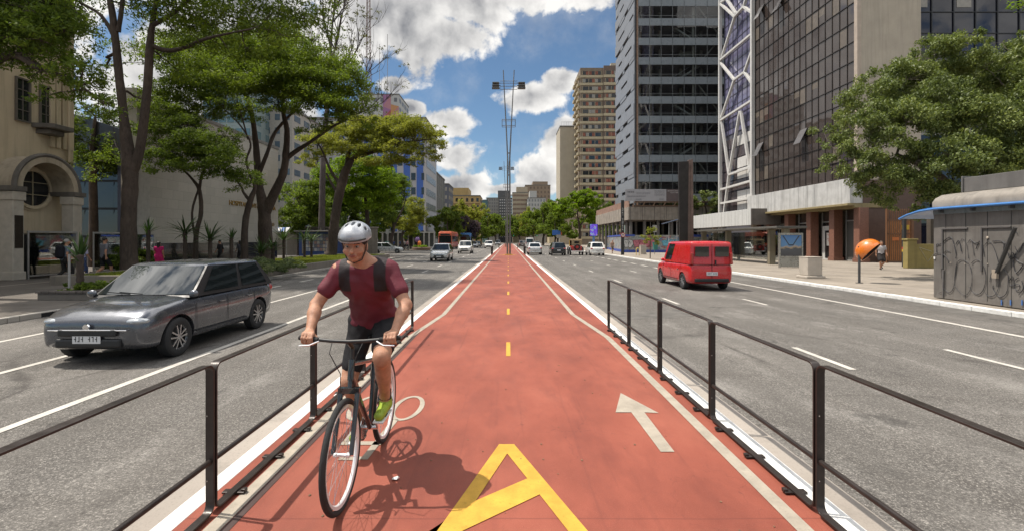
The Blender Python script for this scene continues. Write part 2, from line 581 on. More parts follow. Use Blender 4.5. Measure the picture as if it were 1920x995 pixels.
struct('ground', MB().poly([(-1500, -300, RZ - .012), (1500, -300, RZ - .012), (1500, 2500, RZ - .012), (-1500, 2500, RZ - .012)]), EARTH)
struct('road', MB().poly([(KL, -30, RZ), (KR, -30, RZ), (KR, FAR, RZ), (KL, FAR, RZ)]), ASPH)
struct('side_street', MB().poly([(-60, 51, RZ + .006), (KL + .3, 51, RZ + .006), (KL + .3, 84, RZ + .006), (-60, 84, RZ + .006)]), ASPH)
struct('cross_street', MB().poly([(-90, 214, RZ + .004), (90, 214, RZ + .004), (90, 228, RZ + .004), (-90, 228, RZ + .004)]), ASPH)
TE = 212            # far end of the cycle track
struct('cycle_track', MB().bx(-1.972, 1.972, -30, TE, RZ - .01, 0.0), TRACK)
for s in (-1, 1):
    a, b_ = sorted((s * 1.972, s * 2.105))
    struct('track_kerb', MB().bx(a, b_, -30, TE, RZ - .01, .004), KERB_W, bevel=.012)
    a, b_ = sorted((s * 2.105, s * 2.43))
    struct('gutter', MB().bx(a, b_, -30, TE, RZ - .008, RZ + .008), CONC_G)

# pavements
def pavement(x0, x1, y0, y1, m):
    struct('pavement', MB().bx(x0, x1, y0, y1, RZ - .01, 0.0), m)
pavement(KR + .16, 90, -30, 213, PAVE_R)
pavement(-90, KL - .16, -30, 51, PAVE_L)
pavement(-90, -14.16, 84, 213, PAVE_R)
struct('bus_lane', MB().poly([(-14, 83, RZ + .003), (KL + .2, 83, RZ + .003), (KL + .2, 213, RZ + .003), (-14, 213, RZ + .003)]), ASPH)
pavement(-90, -2.6, 229, 420, PAVE_R)
pavement(2.6, 90, 229, 420, PAVE_R)
def kerb(x, y0, y1, m):
    mb = MB()
    y = y0
    rng = random.Random(int(y0 * 3 + x))
    while y < y1 - .05:
        e = min(y + rng.uniform(.9, 1.1), y1)
        mb.box((x + rng.uniform(-.006, .006), (y + e) / 2, (RZ - .01 + .006) / 2 + rng.uniform(-.004, .004)), (.16, e - y - .006, -RZ + .016))
        y = e
    struct('kerb', mb, m, bevel=.02)
kerb(KR + .08, -20, 120, KERB_W)
kerb(KL - .08, -20, 51, KERB_M)
kerb(-14.08, 84, 150, KERB_M)
# dark storm drain mouth in the kerb
struct('storm_drain', MB().bx(KL - .10, KL + .005, 11.3, 12.1, RZ + .005, -.015), mat('drain_void', (.008, .008, .008), .9))
# granite strips and stains crossing the pavements
mb = MB()
for y in (13.2, 17.0, 20.6, 25.5):
    mb.poly([(KR + .5, y, .004), (26.4, y + .4, .004), (26.4, y + .55, .004), (KR + .5, y + .15, .004)])
mb.poly([(16.2, -5, .004), (16.35, -5, .004), (16.35, 60, .004), (16.2, 60, .004)])
struct('pavement_strips', mb, CONC_G)
mb = MB()
mb.poly([(-18.9, -5, .004), (-18.7, -5, .004), (-18.7, 28, .004), (-18.9, 28, .004)])
struct('pavement_line', mb, CONC_G)
# asphalt mend along the right kerb
mb = MB()
rng = random.Random(5)
L = [(KR - .02, 10 + i * .8) for i in range(30)]
Rr = [(KR - .55 - .25 * math.sin(i * .7) - rng.uniform(0, .2), 10 + i * .8) for i in range(30)]
mb.poly([(x, y, RZ + .003) for x, y in L] + [(x, y, RZ + .003) for x, y in Rr[::-1]])
struct('asphalt_patch', mb, mat('dark_asphalt', (.10, .093, .084), .88, var=.35, scale=3, bump=.4, bscale=90))
mb = MB()
for (x0, x1, y0, y1, sk) in ((2.6, 4.8, 11.0, 12.2, .5), (-10.8, -7.4, 23.5, 24.6, .2), (5.2, 6.6, 33, 40, .3)):
    n = 10
    low = [(x0 + (x1 - x0) * i / n, y0 + sk * i / n + rng.uniform(-.18, .18)) for i in range(n + 1)]
    high = [(x0 + (x1 - x0) * i / n, y1 + sk * i / n + rng.uniform(-.18, .18)) for i in range(n + 1)][::-1]
    mb.poly([(x, y, RZ + .003) for x, y in low + high])
struct('road_mends', mb, MATS['dark_asphalt'])

# painted lane lines on the roads
LZ = RZ + .006
def strip(mb, x, y0, y1, w=.11, z=LZ):
    mb.poly([(x - w / 2, y0, z), (x + w / 2, y0, z), (x + w / 2, y1, z), (x - w / 2, y1, z)])
def strips(mb, x, y0, y1, w=.11):
    y = y0
    while y < y1:
        e = min(y + 3.0, y1)
        strip(mb, x, y, e, w)
        y = e
mb = MB()
strips(mb, -4.85, -10, 17.5)
strips(mb, -6.95, 2, 8.6); strips(mb, -6.95, 13.5, 20)
strips(mb, -9.1, -10, 17)
for x in (-4.85, -6.95):
    y = 21.0
    while y < 190:
        strip(mb, x, y, y + 2.0, .12); y += 6.0
y = 17.8
while y < 120:
    strip(mb, -9.1, y, y + 1.4, .14); y += 3.2
strips(mb, 9.7, -10, 29.5, .14)
y = 30.5
while y < 120:
    strip(mb, 9.7, y, y + 1.5, .22); y += 3.0
for x, y in ((7.28, 6.6), (4.85, 6.75)):
    y -= 13.8
    while y < 190:
        strip(mb, x, y, y + 1.4, .10); y += 6.9
struct('road_lines', mb, LINE_P)
# far crossing bars before the crossroads
mb = MB()
for i in range(9):
    strip(mb, 3.0 + i * 1.0, 205, 209, .5)
    strip(mb, -3.0 - i * .9, 205, 209, .5)
struct('zebra_crossing', mb, LINE_P)

# marks on the cycle track
mb = MB()
Z1 = .004
for s in (-1, 1):
    def edge(y): return s * (1.74 if y < 8.4 else 1.74 - .26 * min(1, (y - 8.4) / 2.6))
    ys = [-10, -5, 0, 2, 4, 6, 8.4, 11.0] + list(range(14, 200, 6))
    for a, b_ in zip(ys, ys[1:]):
        xa, xb = edge(a), edge(b_)
        mb.poly([(xa - .05, a, Z1), (xa + .05, a, Z1), (xb + .05, b_, Z1), (xb - .05, b_, Z1)])
struct('track_edge_lines', mb, CREAM_P)
mb = MB()
for s in (-1,):
    strip(mb, s * 1.66, -10, 9.0, .05, .003)
struct('track_dark_line', mb, mat('dark_line', (.05, .028, .024), .8))  # thin dark strip along the inside of one cream line
mb = MB()
y = 7.05
while y < 52:
    strip(mb, 0.0, y, y + .95, .065, Z1); y += 3.95
y = 60
while y < 190:
    strip(mb, 0.0, y, y + .95, .065, Z1); y += 3.95
mb.bx(-1.0, 1.0, 54.0, 54.5, .002, Z1); mb.bx(-.7, .7, 55.2, 55.6, .002, Z1)
struct('track_centre_dashes', mb, YEL_P)
# big letter A and what follows of the word
mb = MB()
Z2 = .005
def gp(px, py): p = G(px, py); return Vector((p.x, p.y, Z2))
ap0, ap1 = gp(935.8, 832.6), gp(964, 832.6)
h0, h1, h2 = gp(951, 850), gp(988.6, 897), gp(892, 938.6)
r_in = gp(1011.7, 927)
def ext(a, b, y): t = (y - a.y) / (b.y - a.y); return a + (b - a) * t
YB = 2.05
lo0 = ext(ap0, gp(820, 995), YB); ro0 = ext(ap1, gp(1101.5, 995), YB); ro1 = ext(r_in, gp(1065, 995), YB)
bl = ext(r_in, gp(868, 995), 2.35)
lo1 = Vector((lo0.x + .13, YB, Z2))
lm = ext(ap0, gp(820, 995), 2.9)
mb.poly([ap0, h2, lm]); mb.poly([ap0, ap1, h0]); mb.poly([ap0, h0, h2])
mb.poly([ap1, h1, h0]); mb.poly([ap1, ro0, ro1, r_in, h1])
mb.poly([h2, h1, r_in, bl, lm]); mb.poly([lm, bl, lo1, lo0])
struct('track_letter', mb, YEL_P)
mb = MB()
def apt(x, y): return (x, y, Z2)
mb.poly([apt(1.25, 5.34), apt(1.06, 4.74), apt(1.215, 4.74), apt(1.345, 4.74), apt(1.48, 4.72)])
mb.poly([apt(1.215, 4.739), apt(1.225, 3.855), apt(1.335, 3.855), apt(1.345, 4.739)])
struct('track_arrow', mb, CREAM_P)
mb = MB()
def ring(cx, cy_, rx, ry, w):
    n = 28
    for i in range(n):
        a, b_ = 2 * math.pi * i / n, 2 * math.pi * (i + 1) / n
        mb.poly([(cx + math.cos(a) * rx, cy_ + math.sin(a) * ry, Z2), (cx + math.cos(b_) * rx, cy_ + math.sin(b_) * ry, Z2),
                 (cx + math.cos(b_) * (rx - w), cy_ + math.sin(b_) * (ry - w), Z2), (cx + math.cos(a) * (rx - w), cy_ + math.sin(a) * (ry - w), Z2)])
ring(-1.02, 4.88, .16, .36, .05); ring(-1.45, 4.88, .16, .36, .05)
def line2(a, b_, w):
    a, b_ = Vector(a), Vector(b_); d = (b_ - a).normalized(); n_ = Vector((-d.y, d.x)) * w / 2
    mb.poly([(*(a + n_), Z2), (*(a - n_), Z2), (*(b_ - n_), Z2), (*(b_ + n_), Z2)])
line2((-1.07, 4.55), (-1.12, 3.72), .06); line2((-1.06, 4.02), (-1.40, 4.02), .07); line2((-1.38, 4.55), (-1.37, 4.06), .05); line2((-1.15, 3.74), (-1.32, 3.74), .06)
struct('track_bicycle_mark', mb, CREAM_P)
# ------------------------------------------------------------------ buildings
GL_DARK = glass('glass_brown', (.055, .043, .038), .03, spec=1.0)
GL_BLUE = glass('glass_navy', (.010, .012, .024), .03)
GL_GREY = glass('glass_grey', (.022, .026, .028), .04)
GL_PLAIN = glass('glass_window', (.018, .02, .022), .05)
GL_VIOLET = glass('glass_violet', (.13, .125, .21), .03)
BLIND = mat('blind_beige', (.115, .092, .07), .6, var=.2, coat=.6)
BLIND_W = mat('blind_white', (.24, .225, .20), .6, var=.15, coat=.5)
MULL = mat('mullion_bronze', (.040, .034, .030), .45, .3)
WHITE_ST = mat('white_steel', (.56, .545, .52), .5, var=.08, streak=.25, dirt=.15)
FASCIA = mat('weathered_white_metal', (.50, .495, .48), .5, var=.12, scale=1.5, streak=.75, dirt=.25)
OCHRE = mat('ochre_soffit', (.25, .20, .10), .7, streak=.3)
GRANITE = mat('red_granite', (.19, .090, .062), .45, var=.28, scale=14, bump=.1, dirt=.2)
BEIGE = mat('beige_render', (.40, .35, .285), .85, var=.08, scale=.8, bump=.15, streak=.28, dirt=.25)
CREAM = mat('cream_render', (.42, .37, .29), .85, var=.07, scale=.4, bump=.1, streak=.15)
BROWN = mat('brown_render', (.20, .155, .115), .85, var=.1, scale=.6, streak=.3)
BANDC = mat('sand_band', (.42, .355, .24), .85, var=.08, scale=.7, streak=.25)
CONC = mat('raw_concrete', (.29, .255, .215), .9, var=.22, scale=1.3, bump=.3, streak=.7, dirt=.5)
RUST = mat('rusty_rail', (.25, .15, .11), .85, var=.3, scale=2, streak=.5)
GREYP = mat('grey_cladding', (.20, .21, .23), .45, var=.07, scale=.5, streak=.2)
SPAN = mat('spandrel_grey', (.22, .245, .265), .3, var=.08, scale=.6, coat=.4)
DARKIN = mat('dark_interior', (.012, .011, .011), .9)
ROOFM = mat('roof_grey', (.16, .15, .14), .9, var=.2, scale=.5)
BRICKR = mat('red_curtain', (.21, .075, .05), .8, var=.35, scale=1.2)

def bldg(name, label, cat='building', loc=(0, 0, 0), group=None):
    return thing(name, label, cat, loc, 0, group)

# ---- dark glass office with white fascia, running along the sunny pavement
XF, Y0, Y1 = 26.8, 36.8, 52.3
ob = bldg('office_building', 'brown glass office with grid facade and weathered white band above red granite columns', loc=(XF, Y0, 0))
D, Wf, TOP = Y1 - Y0, 4.85, 44.0
MB().bx(.3, Wf, .25, D, 6.4, TOP).bx(2.2, Wf, .3, D, 0, 4.2).build('core', BEIGE, ob)
MB().bx(-.02, Wf, .0, .25, 6.3, TOP + .3).build('side_wall', BEIGE, ob, bevel=.02)
MB().bx(-.06, .26, -.02, .34, 4.5, TOP + .3).build('corner_fin', mat('pale_fin', (.40, .33, .27), .7, streak=.2), ob, bevel=.02)
rng = random.Random(61)
pw, phh = .86, 1.52
q = MB()
ncol, nrow = int((D - .4) / pw), int((TOP - 6.5) / phh)
pw = (D - .4) / ncol
for c in range(ncol):
    for r in range(nrow):
        y0, z0 = .4 + c * pw, 6.5 + r * phh
        tx, tz = rng.gauss(0, .004), rng.gauss(0, .004)
        m_ = 0
        if r % 2 == 1 and mnoise.noise(Vector((c * .35, r * 7.3, 1.7))) > .20 and rng.random() < .8: m_ = 1
        h_ = phh * (1 if rng.random() < .75 or m_ == 0 else rng.uniform(.4, .9))
        f = lambda yy, zz: (.12 + tx * (yy - pw / 2) / pw * 2 + tz * (zz - phh / 2) / phh * 2, y0 + yy, z0 + zz)
        if m_ == 1 and h_ < phh:
            q.add([f(.03, phh - h_), f(.03, phh), f(pw - .03, phh), f(pw - .03, phh - h_)], [(0, 1, 2, 3)], 1)
            q.add([f(.03, .03), f(.03, phh - h_), f(pw - .03, phh - h_), f(pw - .03, .03)], [(0, 1, 2, 3)], 0)
        else:
            q.add([f(.03, .03), f(.03, phh - .03), f(pw - .03, phh - .03), f(pw - .03, .03)], [(0, 1, 2, 3)], m_)
q.build('glazing', [GL_DARK, BLIND], ob)
q = MB()
for c in range(ncol + 1): q.bx(.07, .14, .4 + c * pw - .018, .4 + c * pw + .018, 6.4, TOP)
for r in range(nrow + 1): q.bx(.055, .14, .4, D, 6.5 + r * phh - .024, 6.5 + r * phh + .024)
q.build('mullion_grid', MULL, ob)
MB().bx(-.70, .28, -.12, D + .1, 4.50, 6.42).build('fascia', FASCIA, ob, bevel=.015)
q = MB()
for i in range(1, 12): q.bx(-.712, -.69, -.12 + i * 1.3, -.105 + i * 1.3, 4.5, 6.42)
q.build('fascia_joint', mat('joint_grey', (.25, .25, .24)), ob)
MB().bx(-.35, 2.2, -.1, D + .1, 4.16, 4.50).bx(-.9, -.35, -.14, D + .1, 4.32, 4.49).build('beam', OCHRE, ob, bevel=.02)
for i, yy in enumerate((-.3, 2.55, 5.6, 9.0, 12.3, 15.2)):
    MB().bx(-.1, .62, yy, yy + .62, .28, 4.16).bx(-.16, .68, yy - .06, yy + .68, 0, .28).build('column', GRANITE, ob, bevel=.015)
MB().bx(1.5, 1.6, -.1, D, 0, .35).build('plinth', GRANITE, ob)
for i, (a, c_) in enumerate(((.4, 2.5), (3.25, 5.5), (6.3, 8.9), (9.7, 12.2), (13.0, 15.1))):
    w_ = MB().bx(.9, .94, a, c_, .1, 3.2).build('shop_window', GL_PLAIN if i != 0 else glass('shop_glass_pale', (.10, .10, .095), .06), ob)
    MB().bx(.86, .97, a - .06, a, 0, 4.1).bx(.86, .97, c_, c_ + .06, 0, 4.1).bx(.86, .97, a, c_, 3.2, 3.3).bx(.86, .97, a, c_, .0, .1).build('frame', mat('alu_frame', (.45, .44, .42), .4, .5), w_, bevel=.008)
    MB().bx(.91, .93, a, c_, 3.3, 4.15).build('transom_pane', GL_DARK, w_)
dr = MB().bx(.78, .86, 3.35, 5.35, 0, 2.9).build('door', mat('white_door', (.52, .51, .49), .5), ob, bevel=.01)
MB().bx(.75, .79, 3.75, 4.95, .15, 2.5).build('door_pane', GL_PLAIN, dr)
MB().bx(.72, .745, 4.0, 4.7, 1.2, 2.3).build('poster', mat('poster_paper', (.6, .57, .53), .7), dr)
q = MB()
for i in range(6): q.bx(.712, .718, 4.08, 4.62 - (i % 3) * .1, 2.15 - i * .13, 2.19 - i * .13)
q.build('poster_text', mat('poster_red', (.45, .06, .04), .7), dr)
for (px, py, wd, hg) in ((1432, 20, 1.0, 1.5), (1430, 280, 1.0, 1.5), (1512, 255, 1.0, 1.45), (1468, 6, .9, 1.4)):
    p = FX(px, py, XF); yl, zl = p.y - Y0, p.z
    MB().add([(.06, yl, zl + hg / 2), (.06, yl + wd, zl + hg / 2), (-.62, yl + wd, zl - hg / 2 + .1), (-.62, yl, zl - hg / 2 + .1), (.10, yl, zl + hg / 2), (.10, yl + wd, zl + hg / 2), (-.58, yl + wd, zl - hg / 2 + .1), (-.58, yl, zl - hg / 2 + .1)],
             [(0, 1, 2, 3), (7, 6, 5, 4), (0, 3, 7, 4), (1, 5, 6, 2), (3, 2, 6, 7), (0, 4, 5, 1)]).build('open_window', mat('open_pane', (.20, .19, .19), .12, .3, coat=.6), ob)
# wall end beside the gate
MB().bx(.3, Wf, -.02, .24, 0, 6.3).build('ground_wall', mat('dark_granite_wall', (.10, .06, .045), .6, dirt=.3), ob)

# ---- navy glass slab beyond
nb = bldg('office_building', 'dark navy glass slab with white blinds rising behind the glossy tree', loc=(31.9, 38.2, 0))
MB().bx(0, 40, .2, 12, 0, 46).build('core', mat('navy_core', (.02, .02, .028), .7), nb)
q = MB(); rng = random.Random(62)
for c in range(22):
    for r in range(26):
        x0, z0 = .1 + c * 1.75, 1.2 + r * 1.7
        bl = (r % 2 == 1) and rng.random() < .55
        q.add([(x0 + .05, .12 + rng.gauss(0, .003), z0), (x0 + 1.70, .12, z0), (x0 + 1.70, .12, z0 + 1.62), (x0 + .05, .12 + rng.gauss(0, .003), z0 + 1.62)], [(0, 1, 2, 3)], 0)
        if bl: q.add([(x0 + .28, .10, z0 + .35), (x0 + 1.45, .10, z0 + .35), (x0 + 1.45, .10, z0 + 1.5), (x0 + .28, .10, z0 + 1.5)], [(0, 1, 2, 3)], 1)
q.build('glazing', [GL_BLUE, BLIND_W], nb)
q = MB()
for c in range(23): q.bx(.07 + c * 1.75, .15 + c * 1.75, .04, .16, 0, 46)
for r in range(27): q.bx(0, 40, .06, .16, 1.13 + r * 1.7, 1.2 + r * 1.7)
q.build('mullion_grid', mat('mullion_black', (.015, .015, .018), .5), nb)

# ---- white lattice building
XL = 26.6
lb = bldg('lattice_building', 'narrow tower wrapped in a white steel lattice over violet glass', loc=(XL, 52.4, 0))
def LQ(zx, zy, off=0):                       # enlarged-photo coordinates to the facade
    px, py = 1350.5 + (zx - 1190) * .2385, zy / 3.8275 + off
    p = FX(px, py, XL)
    return Vector((0, p.y - 52.4, p.z))
DL = 8.0
MB().bx(.7, 5, 0, DL, 0, 50).build('core', mat('lattice_core', (.10, .10, .12), .6), lb)
q = MB(); rng = random.Random(63)
for r in range(28):
    for c in range(7):
        y0, z0 = .05 + c * DL / 7, 14.6 + r * 1.3
        q.add([(.62 + rng.gauss(0, .006), y0, z0), (.62 + rng.gauss(0, .006), y0, z0 + 1.27), (.62, y0 + DL / 7 - .05, z0 + 1.27), (.62, y0 + DL / 7 - .05, z0)], [(0, 1, 2, 3)])
q.build('glazing', GL_VIOLET, lb)
q = MB()
for c in range(8): q.bx(.56, .64, c * DL / 7 - .03, c * DL / 7 + .02, 5, 50)
for r in range(36): q.bx(.57, .64, 0, DL, 4.85 + r * 1.3, 4.9 + r * 1.3)
q.build('mullion_grid', mat('mullion_violet', (.08, .075, .10), .5), lb)
rng = random.Random(64)
for r in range(7):
    for c in range(4):
        z0 = 4.9 + r * 1.3
        MB().bx(.50, .56, .1 + c * 2.2, 2.2 + c * 2.2, z0 + .06, z0 + 1.24).build('panel' if (c < 2 and r != 3) else 'window', WHITE_ST if (c < 2 and r % 3 != 2) else (mat('purple_brown_pane', (.07, .055, .06), .15, coat=.5)), lb)
q = MB()
segs = [((1195, 15), (1250, -15)), ((1190, 30), (1300, 120)), ((1240, 0), (1310, 100)), ((1300, 120), (1370, 50)), ((1370, 50), (1440, 95)), ((1370, 50), (1405, -60)), ((1300, 120), (1200, 410)), ((1190, 430), (1440, 240)),
        ((1190, 455), (1295, 575)), ((1295, 575), (1375, 520)), ((1375, 520), (1440, 605)), ((1375, 520), (1440, 350)), ((1295, 575), (1192, 850)), ((1188, 865), (1440, 718)),
        ((1195, 875), (1252, 1255)), ((1338, 800), (1252, 1255)), ((1345, 800), (1418, 1235)), ((1440, 1060), (1418, 1235)), ((1252, 1255), (1440, 1195)), ((1190, 1362), (1425, 1300)), ((1190, 1462), (1440, 1420)), ((1252, 1255), (1212, 1540)), ((1418, 1235), (1436, 1420)),
        ((1405, -60), (1440, -150)), ((1190, -150), (1250, -15)), ((1405, -60), (1190, -190)), ((1190, -190), (1440, -330))]
for a, b_ in segs:
    A, B_ = LQ(*a), LQ(*b_)
    o_ = Vector((.05 + .0035 * (len(q.v) // 8), 0, 0)); q.bar(A + o_, B_ + o_, .25, .30, up=(1, 0, 0))
q.bx(-.125, .25, -.16, .18, 4.9, 50); q.bx(-.125, .25, DL - .16, DL + .16, 1.0, 50)
q.build('lattice', WHITE_ST, lb, bevel=.02)

# ---- white panelled canopy in front of it
cb = bldg('canopy', 'long white panelled canopy in front of the white lattice', 'canopy', (24.5, 48.5, 0))
q = MB()
n_ = 24
for i in range(n_):
    y = i * 20.2 / n_
    q.bx(0, .12, y + .015, y + 20.2 / n_ - .015, 3.2, 4.85)
q.build('panels', mat('pale_panel', (.55, .55, .53), .45, var=.06, streak=.35), cb, bevel=.012)
MB().bx(.13, 1.6, 0, 20.2, 3.25, 4.8).build('slab', CONC, cb)
MB().bx(.02, 3.0, -.10, -.01, 3.22, 4.86).build('end_panel', mat('end_panel_brown', (.13, .115, .105), .6, streak=.4), cb)
for y in (.6, 10, 19.4):
    MB().bx(.5, .9, y, y + .4, 0, 3.25).build('post', CONC, cb)
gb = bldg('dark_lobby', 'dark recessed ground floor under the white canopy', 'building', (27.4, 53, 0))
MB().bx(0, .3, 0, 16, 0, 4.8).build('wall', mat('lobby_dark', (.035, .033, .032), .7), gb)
MB().bx(-.05, 0, 1, 8, .2, 2.8).build('window', GL_PLAIN, gb)
MB().bx(-.35, -.01, -.5, .3, 0, 4.0).build('pillar', WHITE_ST, gb)

# ---- tall tower being rebuilt: sloping grey cladding on one face, open floors on the other
TX, TY = 19.75, 75.0
tb = bldg('tower_block', 'tall grey tower with slotted cladding and open floors behind glass bands', loc=(TX, TY, 0))
TW, TD, TH = 22.0, 13.0, 66.0
FLH = 3.05
MB().bx(3.0, TW, 4.5, TD, 0, TH).build('core', mat('tower_core', (.15, .148, .145), .8, var=.3, scale=.5), tb)
q = MB(); rng = random.Random(65)
z = 5.0
zb_ = [2.05 + FLH * i for i in range(1, 21)]
for zz in zb_: q.bx(.35, TW, .3, TD, zz - .30, zz)
q.build('floor_slabs', mat('slab_dark', (.20, .19, .175), .8, var=.2), tb)
for i, zz in enumerate(zb_):
    q = MB()
    for c in range(12): q.bx(.55 + c * 1.80 + .03, .55 + (c + 1) * 1.80 - .03, .02, .10, zz - .42, zz + .72)
    q.build('spandrel_band', SPAN, tb)
q = MB()
for zz in zb_:
    for c in range(13): q.bx(.52 + c * 1.80, .58 + c * 1.80, .03, .10, zz + .72, zz + FLH - .42)
    q.bx(.5, TW, .035, .075, zz + 1.10, zz + 1.16)
q.build('glass_posts', mat('post_grey', (.20, .21, .21), .4, .5), tb)
GCL = glass('glass_clear', (.5, .5, .5), .02, alpha=.07)
for zz in zb_:
    q = MB()
    for c in range(12):
        q.add([(.58 + c * 1.80, .06 + rng.gauss(0, .004), zz + .72), (2.32 + c * 1.80, .06 + rng.gauss(0, .004), zz + .72), (2.32 + c * 1.80, .06, zz + FLH - .42), (.58 + c * 1.80, .06, zz + FLH - .42)], [(0, 1, 2, 3)])
    q.build('glass_band', GCL, tb)
# things seen inside the open floors: columns, partitions, stairs
q = MB()
for zz in zb_:
    for c in range(7):
        x = 1.2 + c * 3.3
        q.bx(x, x + .4, 2.2, 2.6, zz, zz + FLH - .3, 0)
    for c in range(7):
        if rng.random() < .55:
            x = rng.uniform(.8, TW - 3); q.bx(x, x + rng.uniform(.6, 2.4), rng.uniform(1.6, 4), 4.4, zz, zz + rng.uniform(.9, 2.7), rng.choice((0, 1, 1, 2)))
q.build('interior', [mat('inner_column', (.32, .30, .27), .8), mat('inner_dark', (.10, .10, .105), .8), mat('inner_pale', (.42, .41, .39), .8)], tb)
for i, zz in enumerate(zb_):
    if i % 2 == 1 or i > 12: 
        q = MB(); s = 1 if (i // 2) % 2 else -1
        for k in range(12): q.bx(8.5 + s * (k - 6) * .36 - .22, 8.5 + s * (k - 6) * .36 + .22, 1.0, 1.9, zz + .05 + k * .235, zz + .16 + k * .235)
        q.bar((8.5 - s * 2.3, 1.0, zz + .9), (8.5 + s * 2.0, 1.0, zz + 3.6), .05, .05); q.bar((8.5 - s * 2.3, 1.0, zz + .05), (8.5 + s * 2.0, 1.0, zz + 2.75), .06, .25)
        q.build('staircase', mat('stair_steel', (.55, .56, .55), .5, .2), tb)
q = MB()
pal = [(0.0, 0, 0)]
for k, x in enumerate((9.4, 21.0)):
    q.tube([(x, .7, z_) for z_ in range(4, 66, 4)], .20, 8)
for r in range(5):
    z0 = 4 + r * 12.2
    q.tube([(9.4, .7, z0), (13.0, .7, z0 + 4.2), (13.2, .7, z0 + 6), (9.4, .7, z0 + 11)], .12, 6); q.tube([(21, .7, z0), (16.6, .7, z0 + 4.2), (13.2, .7, z0 + 6)], .12, 6); q.tube([(16.6, .7, z0 + 4.2), (21, .7, z0 + 11)], .12, 6)
q.build('bracing', mat('brace_pale', (.48, .46, .42), .6), tb, smooth=60)
MB().bx(.30, .54, -.02, .30, 5, TH).build('corner_post', mat('brick_edge', (.26, .17, .12), .8, var=.3, scale=3), tb)
q = MB()
z = 4.6; i = 0
rng = random.Random(66)
sl = -.0
for i in range(26):
    z = 5.2 + i * 2.3
    y = 0.05
    # boards of uneven depth with long slots left out between them
    q.bx(-.05 - .10 * (i % 2), .10, y, TD, z, z + 1.72)
    g = rng.uniform(.1, 5); y0 = .05
    while y0 < TD - .3:
        if g - y0 > .2: q.bx(-.05 - .07 * ((i + 1) % 2), .10, y0, min(g, TD), z + 1.74, z + 2.28)
        y0 = g + rng.uniform(2.2, 4.6); g = y0 + rng.uniform(1.0, 4.5)
q.build('cladding', GREYP, tb)
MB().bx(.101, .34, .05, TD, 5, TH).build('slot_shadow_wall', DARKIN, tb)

# ---- gutted concrete podium with the long notice board
PX, PY = 17.5, 70.0
pb = bldg('concrete_podium', 'gutted raw concrete podium with open ground floor below the grey tower', loc=(PX, PY, 0))
MB().bx(0, 16, 0, 26, 4.6, 6.5).build('slab', CONC, pb, bevel=.03)
q = MB()
for i in range(9): q.bx(.3 + i * 1.75, .34 + i * 1.75, -.01, .02, 4.6, 6.5)
for i in range(14): q.bx(-.01, .02, .6 + i * 1.8, .64 + i * 1.8, 4.6, 6.5)
q.build('slab_joints', DARKIN, pb)
MB().bx(.1, .22, .1, 26, 6.52, 7.5).build('parapet', RUST, pb)
GC = mat('grey_column', (.17, .155, .14), .85, streak=.5)
for i in range(10):
    if i < 8: MB().bx(.4 + i * 2.0, .75 + i * 2.0, .6, 1.0, 0, 4.6).build('column', GC, pb); MB().bx(.3, .65, 2.5 + i * 3.1, 2.85 + i * 3.1, 0, 4.6).build('column', GC, pb)
    MB().bx(1.0 + i * 1.4, 1.3 + i * 1.4, 5.2, 5.5, 0, 4.6).build('column', GC, pb)
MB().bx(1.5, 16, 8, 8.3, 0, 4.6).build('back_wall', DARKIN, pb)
q = MB()
for i in range(7): q.bar((.6 + i * 1.5, .1, 6.55), (.9 + i * 1.5, -.5, 7.25), .09, .09)
q.bx(.8, 12, -.62, -.50, 7.05, 7.28); q.bx(.8, 12, .0, .5, 6.52, 6.75)
q.build('steel_brackets', mat('bracket_brown', (.14, .09, .06), .7), pb)
nbd = thing('notice_board', 'long pale grey construction notice board above the concrete podium', 'sign', (PX, PY, 0))
MB().bx(-.6, 5.3, -.72, -.66, 7.3, 9.0).build('panel', mat('board_grey', (.36, .355, .37), .6, var=.04), nbd)
MB().bx(5.3, 7.6, -.725, -.66, 7.3, 9.0).build('brown_panel', mat('board_brown', (.11, .085, .085), .6, var=.1), nbd)
q = MB(); rng = random.Random(67)
def tl(x0, x1, z, h_):                     # rows of lettering too small to read
    x = x0
    while x < x1:
        w_ = rng.uniform(.06, .28); q.bx(x, min(x1, x + w_), -.732, -.722, z, z + h_); x += w_ + rng.uniform(.03, .07)
tl(-.3, .7, 8.5, .2)
for z_ in (8.45, 8.3): tl(1.0, 3.0, z_, .05)
for z_ in (8.0, 7.9): tl(-.3, 2.4, z_, .05)
for z_ in (8.75, 8.66, 8.5, 8.3, 8.2, 8.05): tl(3.6, 5.1, z_, .04)
for z_ in (7.6, 7.5, 7.42): tl(.9, 1.7, z_, .04); tl(4.3, 5.0, z_, .04)
q.build('lettering', mat('board_text', (.16, .16, .17), .7), nbd)
q = MB(); tl(5.5, 7.4, 8.7, .08); tl(5.9, 7.1, 8.45, .06)
q.build('white_lettering', mat('board_text_pale', (.5, .48, .47), .7), nbd)

